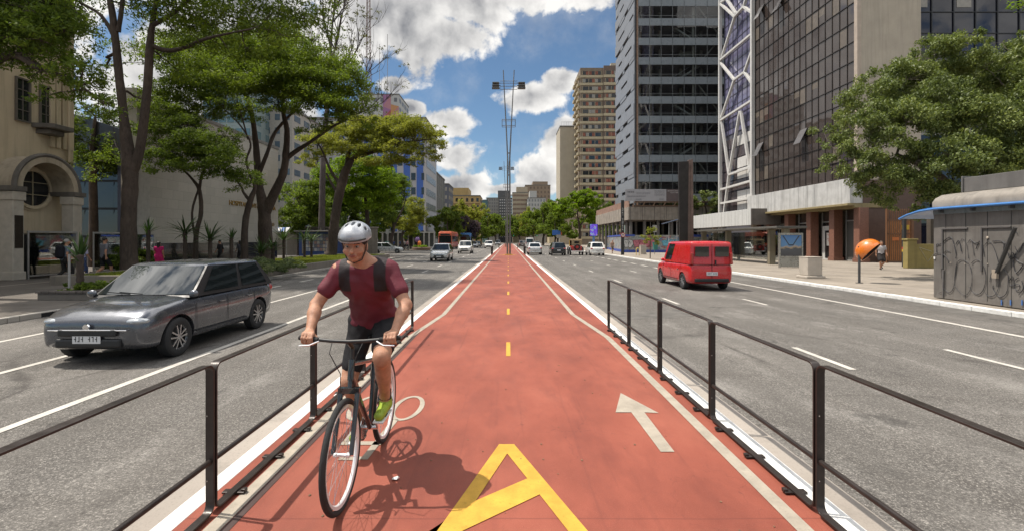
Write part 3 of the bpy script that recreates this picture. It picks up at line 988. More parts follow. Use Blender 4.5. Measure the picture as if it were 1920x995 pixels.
# ---- hoarding with graffiti round the building site
hb_ = thing('site_hoarding', 'graffiti covered hoarding with blue top and bottom bands round the building site', 'fence', (15.7, 65, 0))
m = bpy.data.materials.new('hoarding_art'); m.use_nodes = True
t = NT(m.node_tree); tc = t.node('ShaderNodeTexCoord').outputs['Object']
vo = t.node('ShaderNodeTexVoronoi', {'Vector': t.mapping(tc, scale=(1.6, 1.6, 2.4)), 'Scale': 1.3})
c = t.ramp(t.node('ShaderNodeSeparateColor', {'Color': vo.outputs['Color']}).outputs[0], [(0, (.30, .31, .29)), (.35, (.20, .24, .23)), (.5, (.34, .34, .34)), (.62, (.12, .20, .34)), (.72, (.30, .28, .22)), (.84, (.36, .35, .36)), (.93, (.30, .09, .10))], 'CONSTANT')
sc_ = t.noise(t.mapping(tc, scale=(1, 1, 1.4)), 3.4, 9, .8, 1.2)
c = t.mix(t.maprange(t.math('ABSOLUTE', t.math('SUBTRACT', sc_, .5)), .03, .012, 0, .75), c, (.05, .05, .07))
c = t.mix(t.maprange(t.noise(tc, 2.1, 6, .7), .52, .62, 0, .5), c, (.48, .47, .45))
t.l.new(c, t.n['Principled BSDF'].inputs['Base Color']); t.n['Principled BSDF'].inputs['Roughness'].default_value = .6
q = MB().bx(0, 11.4, -.05, .05, .35, 2.35); q.bar((-.0, .05, 1.35), (2.9, 26, 1.35), .1, 2.0)
q.build('panels', m, hb_)
q = MB().bx(-.04, 11.4, -.07, .07, 0, .36); q.bar((-.04, .05, .18), (2.86, 26, .18), .14, .36); q.bx(-.04, 1.4, -.065, .065, 2.2, 2.42); q.bar((-.04, .05, 2.32), (2.86, 26, 2.32), .14, .22); q.bx(8.4, 11.4, -.065, .065, 2.1, 2.4)
q.build('blue_bands', mat('hoarding_blue', (.035, .075, .34), .5, var=.1), hb_)
def bubble(x0, x1, z0, z1, n, col, seed, line):
    """a bulging graffiti word made of overlapping rounded letter shapes"""
    rr = random.Random(seed)
    q = MB(); lnm = MB()
    for i in range(n):
        cx = x0 + (x1 - x0) * (i + .5) / n; w_ = (x1 - x0) / n * .62; h_ = (z1 - z0) / 2 * rr.uniform(.85, 1.1); zc = (z0 + z1) / 2 + rr.uniform(-.06, .06)
        pts = []
        for k in range(18):
            a = 2 * math.pi * k / 18; r_ = 1 + .16 * math.sin(3 * a + i) + .08 * math.sin(5 * a + 2 * i)
            pts.append((cx + math.copysign(abs(math.cos(a)) ** .7, math.cos(a)) * w_ * r_, -.054 - .002 * i, zc + math.copysign(abs(math.sin(a)) ** .7, math.sin(a)) * h_ * r_))
        q.poly(pts)
        lnm.tube(pts + pts[:1], .028, 4, cap=False)
        lnm.tube([(cx - w_ * .4, -.07, zc + h_ * .5), (cx, -.07, zc - h_ * .1), (cx + w_ * .4, -.07, zc + h_ * .3)], .02, 4)
    q.build('graffiti', col, hb_); lnm.build('graffiti_outline', line, hb_)
GBLK = mat('spray_black', (.02, .02, .025), .6)
bubble(1.3, 4.2, .75, 1.75, 4, mat('spray_pink', (.42, .14, .18), .6, var=.25), 71, mat('spray_wine', (.14, .03, .05), .6))
bubble(5.2, 7.6, .85, 1.75, 3, mat('spray_cyan', (.14, .40, .52), .6, var=.25), 72, mat('spray_teal', (.05, .15, .22), .6))
bubble(.0, 1.1, .7, 1.8, 2, mat('spray_white', (.5, .5, .5), .6), 73, GBLK)
bubble(8.6, 10.8, .8, 1.8, 3, mat('spray_grey', (.36, .38, .42), .6), 74, GBLK)

# ---- apartment towers on the sunny side
ab = bldg('apartment_tower', 'brown and sand banded apartment tower with red curtained windows', loc=(25.5, 170, 0))
AW, AH, FL = 15.5, 62.6, 2.72
MB().bx(0, AW, 0, 16, 0, AH).build('wall', BROWN, ab)
MB().bx(8.2, AW, -.6, .1, 0, AH + .6).build('bay', mat('brown_bay', (.145, .105, .085), .85), ab)
MB().bx(11.5, AW, 3, 10, AH, AH + 2.8).build('lift_house', CREAM, ab)
for f in range(22):
    z = 3.0 + f * FL
    if z > AH - 2.2: break
    MB().bx(-.02, 8.2, -.14, .05, z - 1.0, z - .15).bx(8.2, AW - .5, -.75, -.55, z - 1.1, z - .15).build('band', BANDC, ab)
    for (x0, x1, yy) in ((.8, 7.4, -.02), (8.9, 14.6, -.62)):
        q = MB(); q.bx(x0, x1, yy - .04, yy + .02, z - .05, z + 1.25, 0)
        k = int(rng.uniform(2, 5)); dx = (x1 - x0) / 6
        for c in rng.sample(range(6), 3): q.bx(x0 + c * dx + .05, x0 + (c + 1) * dx - .05, yy - .05, yy - .03, z + .0, z + 1.2, rng.choice((1, 1, 2)))
        for c in range(4): q.bx(x0 + c * (x1 - x0) / 3 - .06, x0 + c * (x1 - x0) / 3 + .06, yy - .09, yy, z - .1, z + 1.3, 3)
        q.build('window', [GL_PLAIN, BRICKR, BLIND_W, BANDC], ab)
    q = MB().bx(-.9, 0, .5, 3.2, z - 1.0, z - .1).bx(-.9, 0, 6, 9, z - 1.0, z - .1).bx(-.9, 0, 11, 14, z - 1.0, z - .1)
    q.build('balcony', BANDC, ab)
cb2 = bldg('apartment_tower', 'plain cream windowless tower wall beside the brown banded tower', loc=(19.4, 180, 0))
MB().bx(0, 9, 0, 14, 0, 44).build('wall', CREAM, cb2)
MB().bx(-.1, 9.1, -.1, 14, 44, 44.5).build('roof', ROOFM, cb2)
q = MB()
for i in range(8): q.bx(.6 + i * .9, .66 + i * .9, .3, .36, 44.5, 46)
q.bx(.6, 7, .3, .36, 45.9, 46); q.build('roof_rail', mat('rail_grey', (.3, .3, .3)), cb2)

# ---- generic far block with rows of windows
def block(label, px0, px1, Y, top, depth, wallm, rows, cols, winm=GL_PLAIN, wfrac=(.6, .55), name='far_building', z_from=3.0, ledge=None, top_m=None, setback=None, cat='building'):
    k = Y / FPX
    x0, x1 = (px0 - CX) * k, (px1 - CX) * k
    z1 = EYE + (HY - top) * k
    root = bldg(name, label, cat, (x0, Y, 0))
    w_ = x1 - x0
    MB().bx(0, w_, 0, depth, 0, z1).build('wall', wallm, root)
    MB().bx(-.15, w_ + .15, -.15, depth + .15, z1, z1 + .35).build('roof', top_m or ROOFM, root)
    if setback:
        a, b_, hh = setback
        MB().bx(w_ * a, w_ * b_, 1, depth - 1, z1 + .35, z1 + hh).build('penthouse', wallm, root)
    fh, cw = (z1 - z_from) / rows, w_ / cols
    for r in range(rows):
        z = z_from + r * fh
        if rows * cols <= 100:
            for c in range(cols):
                xx = c * cw + cw * (1 - wfrac[0]) / 2
                MB().bx(xx, xx + cw * wfrac[0], -.06, .02, z + fh * .2, z + fh * (.2 + wfrac[1])).build('window', winm, root)
        else:
            MB().bx(cw * .1, w_ - cw * .1, -.06, .02, z + fh * .2, z + fh * (.2 + wfrac[1])).build('window_band', winm, root)
        if ledge: MB().bx(-.05, w_ + .05, -.3, 0, z - .15, z + .12).build('ledge', ledge, root)
    # a side face too
    for r in range(rows):
        z = z_from + r * fh
        for sx in ((w_ - .02, w_ + .05) if (px0 + px1) / 2 < CX else (-.05, .02),):
            n = max(2, int(depth / 4))
            for c in range(n): MB().bx(sx[0], sx[1], c * depth / n + .8, (c + 1) * depth / n - .8, z + fh * .2, z + fh * (.2 + wfrac[1])).build('side_window', winm, root)
    return root
YEL = mat('yellow_render', (.40, .28, .12), .85, var=.1, scale=.3, streak=.2)
block('yellow ochre building with dark small windows above the yellow green trees', 842, 900, 192, 368, 16, YEL, 4, 6, wfrac=(.45, .5), ledge=mat('yellow_ledge', (.45, .33, .17), .8), setback=(.0, .62, 3.4), z_from=8)
block('dark blue grey block with two columns of windows left of the yellow building', 813, 841, 165, 346, 14, mat('slate_render', (.095, .10, .125), .8), 6, 3, BLIND_W, (.4, .45), z_from=4)
block('ribbed grey narrow block at the corner of the striped hospital', 800, 815, 128, 322, 20, mat('rib_grey', (.22, .215, .20), .85), 5, 5, mat('rib_dark', (.11, .11, .105), .8), (.45, .95))
block('teal glass block right of the yellow building', 899, 914, 262, 376, 16, mat('teal_wall', (.10, .16, .17), .4), 8, 3, mat('teal_pane', (.05, .10, .11), .15, coat=.5), (.9, .8))
block('pale grey slab tower behind the teal block', 912, 934, 285, 372, 16, mat('slab_grey', (.24, .235, .225), .85), 12, 5, mat('slab_pane', (.13, .13, .13), .4), (.5, .6))
q_ = block('tower with black and white checkered windows behind the lamp post', 932, 960, 310, 372, 18, mat('checker_dark', (.085, .085, .09), .7), 14, 7, mat('checker_white', (.46, .45, .44), .6), (.55, .38), setback=(.05, .9, 5))
block('beige building with brown window bands right of the lamp post', 961, 990, 268, 362, 16, mat('beige_far', (.36, .30, .22), .85), 10, 4, mat('brown_pane', (.20, .14, .10), .6), (.95, .42), setback=(.25, .98, 3.4))
block('white building with a row of bays before the brown far tower', 990, 1023, 255, 372, 14, mat('white_far', (.42, .415, .40), .8), 9, 6, mat('grey_pane', (.20, .21, .22), .5), (.5, .55), setback=(.1, .5, 4.0))
block('brown far tower crowning the end of the avenue', 985, 1032, 305, 348, 20, mat('brown_far', (.25, .185, .13), .85), 12, 7, mat('brown_far_pane', (.14, .10, .075), .6), (.4, .5), setback=(.3, .9, 2.6))
block('low sand coloured block between the far trees and the cream tower', 1030, 1056, 240, 378, 14, BANDC, 5, 5, GL_PLAIN)
block('grey block low behind the avenue trees on the dark side', 936, 990, 340, 420, 14, mat('grey_end', (.16, .16, .17), .8), 4, 8, mat('end_pane', (.30, .30, .31), .5), z_from=2)

# ---- striped hospital, stone towers on the shady side
sb = bldg('striped_hospital', 'blue and white striped hospital block behind the garden trees', loc=(-46, 110, 0))
SW, SH = 27.0, 29.2
MB().bx(0, SW, 0, 17, 0, SH).build('wall', mat('hospital_white', (.40, .40, .41), .8, var=.05, scale=.3), sb)
q = MB(); bl = mat('stripe_blue', (.055, .13, .42), .7, var=.07, scale=.4)
for i in range(9): q.bx(1.0 + i * 3.0, 2.5 + i * 3.0, -.06, .01, 0, SH - 2.2)
q.build('blue_stripes', bl, sb)
for r in range(8):
    for c in range(9):
        if c == 8 or r > 3: pass
        MB().bx(2.75 + c * 3.0 if c < 8 else 26.1, 3.75 + c * 3.0 if c < 8 else 26.7, -.08, .02, 2.2 + r * 3.3, 3.8 + r * 3.3).build('window', GL_PLAIN, sb)
for r in range(8):
    MB().bx(SW - .01, SW + .06, 1.5, 15.5, 2.2 + r * 3.3, 3.8 + r * 3.3).build('side_window', mat('side_pane_grey', (.12, .13, .15), .3), sb)
MB().bx(-.2, SW + .2, -.2, 17.2, SH, SH + .6).build('roof', ROOFM, sb)
block('stone coloured hospital tower with blue tinted windows behind the forked tree', 474, 548, 84, 205, 16, mat('stone_tower', (.36, .335, .30), .85, streak=.15), 9, 4, mat('tower_pane', (.09, .12, .15), .2, coat=.5), (.5, .45), name='hospital_tower')
block('glassy blue green upper block seen through the leaves', 380, 470, 78, 150, 16, mat('aqua_wall', (.22, .27, .27), .5), 10, 6, mat('aqua_pane', (.10, .17, .19), .15, coat=.6), (.8, .6), name='hospital_tower')
block('white hospital wing with blue panels behind the dense garden trees', 548, 640, 95, 262, 14, MATS['hospital_white'], 7, 7, GL_PLAIN, (.4, .45), name='hospital_tower')
mt = block('tall white tower topped with a purple and orange patterned wall', 672, 748, 185, 178, 18, mat('mast_tower_white', (.40, .40, .395), .8, streak=.15), 16, 6, mat('mast_pane', (.12, .12, .13), .4), (.45, .45), name='antenna_tower')
q = MB(); k = 185 / FPX; zt = EYE + (HY - 178) * k
def pw_(px, py): return ((px - 672) * k, -.12, EYE + (HY - py) * k)
cols_ = [mat('mural_purple', (.26, .12, .24), .7), mat('mural_pink', (.36, .17, .20), .7), mat('mural_orange', (.40, .20, .09), .7), mat('mural_red', (.30, .07, .07), .7)]
tris = [((718, 178), (733, 178), (718, 200), 0), ((733, 178), (733, 206), (718, 200), 1), ((718, 200), (733, 206), (718, 222), 0), ((733, 206), (733, 224), (718, 222), 3), ((733, 196), (748, 200), (733, 216), 2), ((748, 200), (748, 224), (733, 216), 1), ((733, 216), (748, 224), (733, 226), 2)]
for a, b_, c_, mi in tris: q.add([pw_(*a), pw_(*b_), pw_(*c_)], [(0, 1, 2)], mi)
q.build('mural', cols_, mt)
am = thing('radio_mast', 'tall slender radio mast above the white tower', 'mast', ((681 - CX) * k, 192, zt + .35))
q = MB()
hM = 62.0
for s, c in ((-1, -1), (1, -1), (1, 1), (-1, 1)):
    q.bar((s * .9, c * .9, 0), (s * .35, c * .35, hM), .16)
for i in range(30):
    f0, f1 = 1 - .61 * i / 30, 1 - .61 * (i + 1) / 30
    z0, z1 = hM * i / 30, hM * (i + 1) / 30
    for (ax, ay, bx_, by) in ((-1, -1, 1, -1), (1, -1, 1, 1), (1, 1, -1, 1), (-1, 1, -1, -1)):
        q.bar((ax * .9 * f0, ay * .9 * f0, z0), (bx_ * .9 * f1, by * .9 * f1, z1), .08); q.bar((ax * .9 * f1, ay * .9 * f1, z1), (bx_ * .9 * f1, by * .9 * f1, z1), .08)
q.build('lattice', mat('mast_steel', (.20, .13, .12), .6, .3), am)
q = MB()
for i in range(7): q.box((1.0, -.6, 42 + i * 2.6), (.8, .3, 1.2))
q.bar((7.6, 0, -4), (7.6, 0, 26), .16); q.bar((4.4, 0, -4), (4.4, 0, 22), .14)
q.build('antennas', mat('antenna_grey', (.3, .28, .27)), am)

# ---- marble fronted hospital wall with gilded lettering
hw = bldg('marble_building', 'hospital front of pale marble slabs over a black granite plinth with gold letters', loc=(-22, 28.5, 0))
m = bpy.data.materials.new('marble_slabs'); m.use_nodes = True
t = NT(m.node_tree); b = t.n['Principled BSDF']; tc = t.node('ShaderNodeTexCoord').outputs['Object']
sv = t.node('ShaderNodeSeparateXYZ', {'Vector': tc}); uv = t.node('ShaderNodeCombineXYZ', {'X': sv.outputs[1], 'Y': sv.outputs[2], 'Z': 0.0}).outputs[0]
br = t.node('ShaderNodeTexBrick', {'Vector': uv, 'Scale': 1.0, 'Mortar Size': .008, 'Brick Width': 1.0, 'Row Height': .62, 'Color1': (.47, .435, .385, 1), 'Color2': (.40, .37, .325, 1), 'Mortar': (.27, .25, .22, 1)})
vn = t.noise(tc, 2.6, 8, .7, 2.2)
c = t.mix(t.maprange(t.math('ABSOLUTE', t.math('SUBTRACT', vn, .5)), .035, .0, 0, .42), br.outputs['Color'], (.30, .28, .25))
c = t.mix(t.maprange(t.noise(tc, .8, 5), .45, .7, 0, .35), c, (.42, .385, .335))
t.l.new(c, b.inputs['Base Color']); b.inputs['Roughness'].default_value = .45
MB().bx(-1.0, 0, 0, 17.4, 1.5, 10.3).build('wall', m, hw)
MB().bx(-1.1, .06, -.06, 17.5, 10.3, 10.55).build('roof', mat('coping_grey', (.2, .19, .18), .8), hw)
MB().bx(-.95, -.05, .05, 17.3, 0, 1.5).build('plinth', mat('black_granite', (.014, .013, .013), .18, var=.3, scale=20, coat=.5), hw)
MB().bx(-.1, .72, -1.0, 0, 0, 10.42).build('pilaster', mat('grey_pilaster', (.42, .40, .37), .7, streak=.3), hw)
GOLD = mat('gilded_letters', (.42, .26, .08), .35, .8)
text_mesh('lettering', 'HOSPITAL SANTA CATARINA', .56, GOLD, hw, (.03, 13.05, 4.62), (R(90), 0, R(90)), .025, xs=1.02)
text_mesh('small_lettering', 'SO', .42, GOLD, hw, (.03, 16.3, 3.1), (R(90), 0, R(90)), .02)

# ---- glassy dark pavilion between deco building and marble wall
gp_ = bldg('glass_pavilion', 'dark blue glass pavilion set back behind the tall glass fence', loc=(-29, 28, 0))
MB().bx(-6, 5.4, 5.0, 11, 0, 9.5).build('core', mat('pavilion_dark', (.02, .022, .03), .5), gp_)
q = MB(); rng = random.Random(68)
for c in range(6):
    for r in range(5):
        q.add([(-6.3 + c * 1.95 + .05, 4.9 + rng.gauss(0, .02), r * 1.9 + .1), (-4 + c * 2 - .05, 4.9 + rng.gauss(0, .02), r * 1.9 + .1), (-4 + c * 2 - .05, 4.9, r * 1.9 + 1.85), (-6 + c * 2 + .05, 4.9, r * 1.9 + 1.85)], [(0, 1, 2, 3)])
q.build('glazing', glass('glass_sky', (.018, .024, .045), .05), gp_)
MB().bx(3.6, 4.8, 3.2, 4.2, 0, 9).build('blue_pier', mat('pier_blue', (.035, .045, .085), .4), gp_)
q = MB(); q.bar((-2, 4.2, 9.8), (5.0, 2.6, 7.6), .25, 1.8); q.build('slanted_roof', mat('roof_dark', (.04, .04, .045), .4), gp_)

# ---- pale deco building with the arched porch
XB = -22.2
db = bldg('deco_building', 'pale deco building with a round window under an arched porch', loc=(XB, 15.0, 0))
DECO = mat('deco_render', (.52, .425, .295), .85, var=.09, scale=.9, bump=.15, streak=.35, dirt=.3)
DECO_D = mat('deco_dark_trim', (.13, .115, .10), .85, streak=.5, dirt=.4)
H_ = 14.5
MB().bx(-9, 0, -6, 9.5, 0, H_).build('wall', DECO, db)
MB().bx(-9.1, .12, -6, 9.65, H_, H_ + .5).build('roof', DECO_D, db)
q = MB()
for y in (4.75, 5.1, 8.3, 8.6, 8.95, 9.3): q.bx(0, .12, y - .12, y + .12, 6.2, H_ - .3)
q.build('pilaster', DECO, db, bevel=.02)
for y in (4.95, 9.1):
    MB().tube([(.16, y, 5.6), (.16, y, H_)], .07, 8).build('drainpipe', DECO, db, smooth=60)
WF = mat('window_frame_dark', (.11, .095, .08), .6)
def awin(yc, w_, z0, z1):
    f = MB().bx(-.02, .03, yc - w_ / 2, yc + w_ / 2, z0, z1).build('window', GL_PLAIN, db)
    q = MB()
    q.bx(.02, .10, yc - w_ / 2 - .07, yc - w_ / 2, z0 - .07, z1 + .07); q.bx(.02, .10, yc + w_ / 2, yc + w_ / 2 + .07, z0 - .07, z1 + .07); q.bx(.02, .10, yc - w_ / 2, yc + w_ / 2, z1, z1 + .07); q.bx(.02, .10, yc - w_ / 2, yc + w_ / 2, z0 - .07, z0)
    q.bx(.03, .06, yc - .02, yc + .02, z0, z1)
    for i in range(1, 4): q.bx(.03, .055, yc - w_ / 2, yc + w_ / 2, z0 + (z1 - z0) * i / 4 - .02, z0 + (z1 - z0) * i / 4 + .02)
    q.build('frame', WF, f)
def yb(px): return FPX * XB / (px - CX) - 15.0
awin(yb(41), .55, 7.15, 9.0); awin(yb(85), .55, 7.25, 9.0); awin(yb(60), .5, 10.6, 12.2)
q = MB(); q.prism([(0, yb(58), 6.95), (.9, yb(66), 6.95), (.9, yb(105), 6.95), (0, yb(112), 6.95)], (0, 0, .22)); q.prism([(0, yb(66), 6.7), (.55, yb(72), 6.72), (.55, yb(100), 6.72), (0, yb(106), 6.7)], (0, 0, .22))
q.build('balcony_slab', DECO_D, db, bevel=.03)
# porch: front plane two metres before the wall, barrel vault between two square piers
XP = 1.2
def yp(px): return FPX * (XB + XP) / (px - CX) - 15.0
a0, a1 = 5.5, 8.5
yc, ro, ri = (a0 + a1) / 2, (a1 - a0) / 2, (a1 - a0) / 2 - .28
zs = 4.0
q = MB()
nA = 24
P = []
for i in range(nA + 1):
    a = math.pi * i / nA
    P.append((math.cos(a), math.sin(a)))
for i in range(nA):
    (c0, s0), (c1, s1) = P[i], P[i + 1]
    o0, o1, i0, i1 = (yc + ro * c0, zs + ro * s0), (yc + ro * c1, zs + ro * s1), (yc + ri * c0, zs + ri * s0), (yc + ri * c1, zs + ri * s1)
    q.add([(0, *o0), (0, *o1), (XP, *o1), (XP, *o0), (0, *i0), (0, *i1), (XP, *i1), (XP, *i0)], [(0, 1, 2, 3), (7, 6, 5, 4), (3, 2, 6, 7), (0, 4, 5, 1)])
q.build('porch_vault', mat('porch_vault', (.40, .335, .25), .85, streak=.5, dirt=.4), db, smooth=40)
q = MB().tube([(XP - .05, yc + (ro + .05) * c, zs + (ro + .05) * s_) for c, s_ in P], .10, 6)
q.bx(0, XP + .10, a0 - .28, a0 + .36, zs - .2, zs + .0); q.bx(0, XP + .10, a1 - .36, a1 + .28, zs - .2, zs + .0)
q.build('porch_moulding', DECO_D, db, smooth=40)
for ya, yz in ((a0 - .15, a0 + .32), (a1 - .32, a1 + .15)):
    MB().bx(XP - .58, XP, ya, yz, 0, zs - .22).bx(XP - .62, XP + .05, ya - .05, yz + .05, 0, .35).bx(XP - .62, XP + .05, ya - .05, yz + .05, zs - .6, zs - .22).build('porch_pier', mat('pier_stone', (.46, .41, .345), .8, bump=.2, bscale=25, dirt=.3), db, bevel=.02)
MB().bx(XP, XP + .03, a0 - .09, a0 + .26, 1.35, 2.75).build('bronze_plaque', mat('bronze', (.04, .03, .022), .5, .5), db, bevel=.01)
q = MB(); zc = 4.08; yw = 7.35
q.lathe([(.80, 0), (.80, .10), (.86, .14), (.95, .14), (.95, .05), (1.04, .05), (1.04, .0)], (0, yw, zc), 36, 'X')
q.build('window_ring', DECO, db, smooth=35)
rw_ = MB().lathe([(0, .03), (.80, .03), (.80, .0)], (0, yw, zc), 36, 'X').build('round_window', GL_PLAIN, db)
MB().bx(.035, .07, yw - .02, yw + .02, zc - .8, zc + .8).bx(.035, .065, yw - .75, yw + .75, zc - .29, zc - .26).bx(.035, .065, yw - .75, yw + .75, zc + .28, zc + .31).build('frame', mat('window_bar_cream', (.35, .3, .2), .6), rw_)
MB().bx(.0, .12, a0, a1, 2.0, 2.14).build('ledge', DECO, db)
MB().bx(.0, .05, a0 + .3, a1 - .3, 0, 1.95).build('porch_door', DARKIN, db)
# ------------------------------------------------------------------ vegetation tools
def m_leaf(name, dark, mid, light, rough=.6, trans=.46, spec=.22):
    m = bpy.data.materials.new(name); m.use_nodes = True
    t = NT(m.node_tree); b = t.n['Principled BSDF']
    ri = t.node('ShaderNodeNewGeometry').outputs['Random Per Island']
    tc = t.node('ShaderNodeTexCoord').outputs['Object']
    n = t.noise(tc, .55, 3, .6)
    f = t.math('ADD', t.math('MULTIPLY', ri, .55), t.maprange(n, .25, .75, 0, .45))
    c = t.ramp(f, [(.05, dark), (.5, mid), (.95, light)])
    t.l.new(c, b.inputs['Base Color'])
    b.inputs['Roughness'].default_value = rough
    b.inputs['Specular IOR Level'].default_value = spec
    tl = t.node('ShaderNodeBsdfTranslucent', {'Color': t.mix(.5, c, t.mix(1, c, (1.5, 1.55, .5, 1), 'MULTIPLY'))})
    mx = t.node('ShaderNodeMixShader', {0: trans, 1: b.outputs[0], 2: tl.outputs[0]})
    t.l.new(mx.outputs[0], t.n['Material Output'].inputs['Surface'])
    return m

def m_bark(name, lo, hi):
    m = bpy.data.materials.new(name); m.use_nodes = True
    t = NT(m.node_tree); b = t.n['Principled BSDF']
    tc = t.node('ShaderNodeTexCoord').outputs['Object']
    v = t.mapping(tc, scale=(1, 1, .28))
    n = t.noise(v, 13, 8, .7, .5)
    c = t.ramp(n, [(.3, lo), (.7, hi)])
    c = t.mix(t.maprange(t.noise(tc, .9, 5, .6), .5, .68, 0, .6), c, tuple(x * 1.5 for x in hi))
    t.l.new(c, b.inputs['Base Color'])
    b.inputs['Roughness'].default_value = .9
    bp = t.node('ShaderNodeBump', {'Strength': .9, 'Distance': .03, 'Height': n})
    t.l.new(bp.outputs[0], b.inputs['Normal'])
    return m

LF_DARK = m_leaf('leaf_dark_green', (.042, .068, .013), (.10, .148, .022), (.175, .225, .032))
LF_MID = m_leaf('leaf_mid_green', (.050, .080, .012), (.122, .175, .022), (.225, .28, .034))
LF_BRIGHT = m_leaf('leaf_bright_green', (.065, .11, .007), (.14, .22, .012), (.23, .32, .022), trans=.5)
LF_YELLOW = m_leaf('leaf_yellow_green', (.12, .135, .020), (.22, .235, .038), (.32, .32, .060), trans=.5)
LF_GLOSS = m_leaf('leaf_glossy_green', (.058, .080, .026), (.13, .168, .048), (.27, .305, .085), rough=.5, trans=.3, spec=.35)
LF_PURPLE = m_leaf('leaf_purple_bloom', (.05, .045, .05), (.11, .08, .10), (.19, .14, .18))
LF_BLADE = m_leaf('leaf_blade_green', (.022, .05, .014), (.05, .095, .026), (.13, .17, .06), rough=.4, trans=.2)
LF_DRY = m_leaf('leaf_olive_bud', (.05, .045, .02), (.10, .10, .03), (.16, .16, .05))
BARK = m_bark('bark_brown', (.030, .021, .016), (.085, .062, .048))
BARK_G = m_bark('bark_grey', (.055, .045, .037), (.15, .125, .105))

def mesh_np(name, V, F):
    """V (n,3), F (m,k) -> mesh, fast"""
    me = bpy.data.meshes.new(name)
    n, (m, k) = len(V), F.shape
    me.vertices.add(n); me.vertices.foreach_set('co', V.astype(np.float32).ravel())
    me.loops.add(m * k); me.loops.foreach_set('vertex_index', F.astype(np.int32).ravel())
    me.polygons.add(m)
    me.polygons.foreach_set('loop_start', np.arange(0, m * k, k, dtype=np.int32))
    me.update(calc_edges=True)
    return me

def leaf_points(clumps, n, rng, sub=9, subr=.42, flat=.5, shell=.6):
    """leaf positions clustered in sprays inside each clump; returns positions, outward directions"""
    C = np.array([c[:3] for c in clumps], float); S = np.array([c[3:6] for c in clumps], float)
    w = S.prod(1) ** .72; w /= w.sum()
    sc, ss = [], []
    for i in range(len(C)):
        k = max(4, int(sub * len(C) * w[i] * 1.0 + rng.integers(-1, 2)))
        d = rng.normal(size=(k, 3)); d /= np.linalg.norm(d, axis=1)[:, None]
        r = rng.random(k) ** .45
        r = shell * np.maximum(r, .75) + (1 - shell) * r
        sc.append(C[i] + d * r[:, None] * S[i]); 
        ss.append(np.repeat(S[i].mean(), k) * subr * rng.uniform(.55, 1.25, k))
    sc, ss = np.concatenate(sc), np.concatenate(ss)
    pw = ss ** 2; pw /= pw.sum()
    idx = rng.choice(len(sc), n, p=pw)
    d = rng.normal(size=(n, 3)); d /= np.linalg.norm(d, axis=1)[:, None]
    r = rng.random(n) ** .55
    off = d * r[:, None] * ss[idx][:, None]
    off[:, 2] *= flat
    off[:, 2] -= .18 * (off[:, 0] ** 2 + off[:, 1] ** 2) / ss[idx]
    return sc[idx] + off, d, sc

def leaf_mesh(name, clumps, n, size, seed, aspect=.42, up=.6, droop=.25, **kw):
    rng = np.random.default_rng(seed)
    P, D, sc = leaf_points(clumps, n, rng, **kw)
    N = rng.normal(size=(n, 3)) * (1 - up) + np.array([0, 0, up]) + D * .25
    N /= np.linalg.norm(N, axis=1)[:, None]
    T = rng.normal(size=(n, 3)); T -= (T * N).sum(1)[:, None] * N; T /= np.linalg.norm(T, axis=1)[:, None]
    B = np.cross(N, T)
    L = size * rng.uniform(.6, 1.35, n)[:, None]
    tip = P + T * L * .5; tip[:, 2] -= droop * L[:, 0]
    base = P - T * L * .5
    m1, m2 = P + B * L * aspect * .5, P - B * L * aspect * .5
    V = np.stack([base, m1, tip, m2], 1).reshape(-1, 3)
    F = np.arange(4 * n).reshape(n, 4)
    return mesh_np(name, V, F), sc

def curve_pts(a, b, mid, n):
    return [a * (1 - t) ** 2 + mid * 2 * t * (1 - t) + b * t * t for t in [i / n for i in range(n + 1)]]

def smooth_path(pts, k=4):
    """Catmull-Rom through (point, radius) list"""
    P = [Vector(p) for p, r in pts]; Rr = [r for p, r in pts]
    out, ro = [], []
    for i in range(len(P) - 1):
        p0, p1, p2, p3 = P[max(0, i - 1)], P[i], P[i + 1], P[min(len(P) - 1, i + 2)]
        for j in range(k):
            t = j / k
            out.append(.5 * ((2 * p1) + (p2 - p0) * t + (2 * p0 - 5 * p1 + 4 * p2 - p3) * t * t + (3 * p1 - p0 - 3 * p2 + p3) * t ** 3))
            ro.append(Rr[i] + (Rr[i + 1] - Rr[i]) * t)
    out.append(P[-1]); ro.append(Rr[-1])
    return out, ro

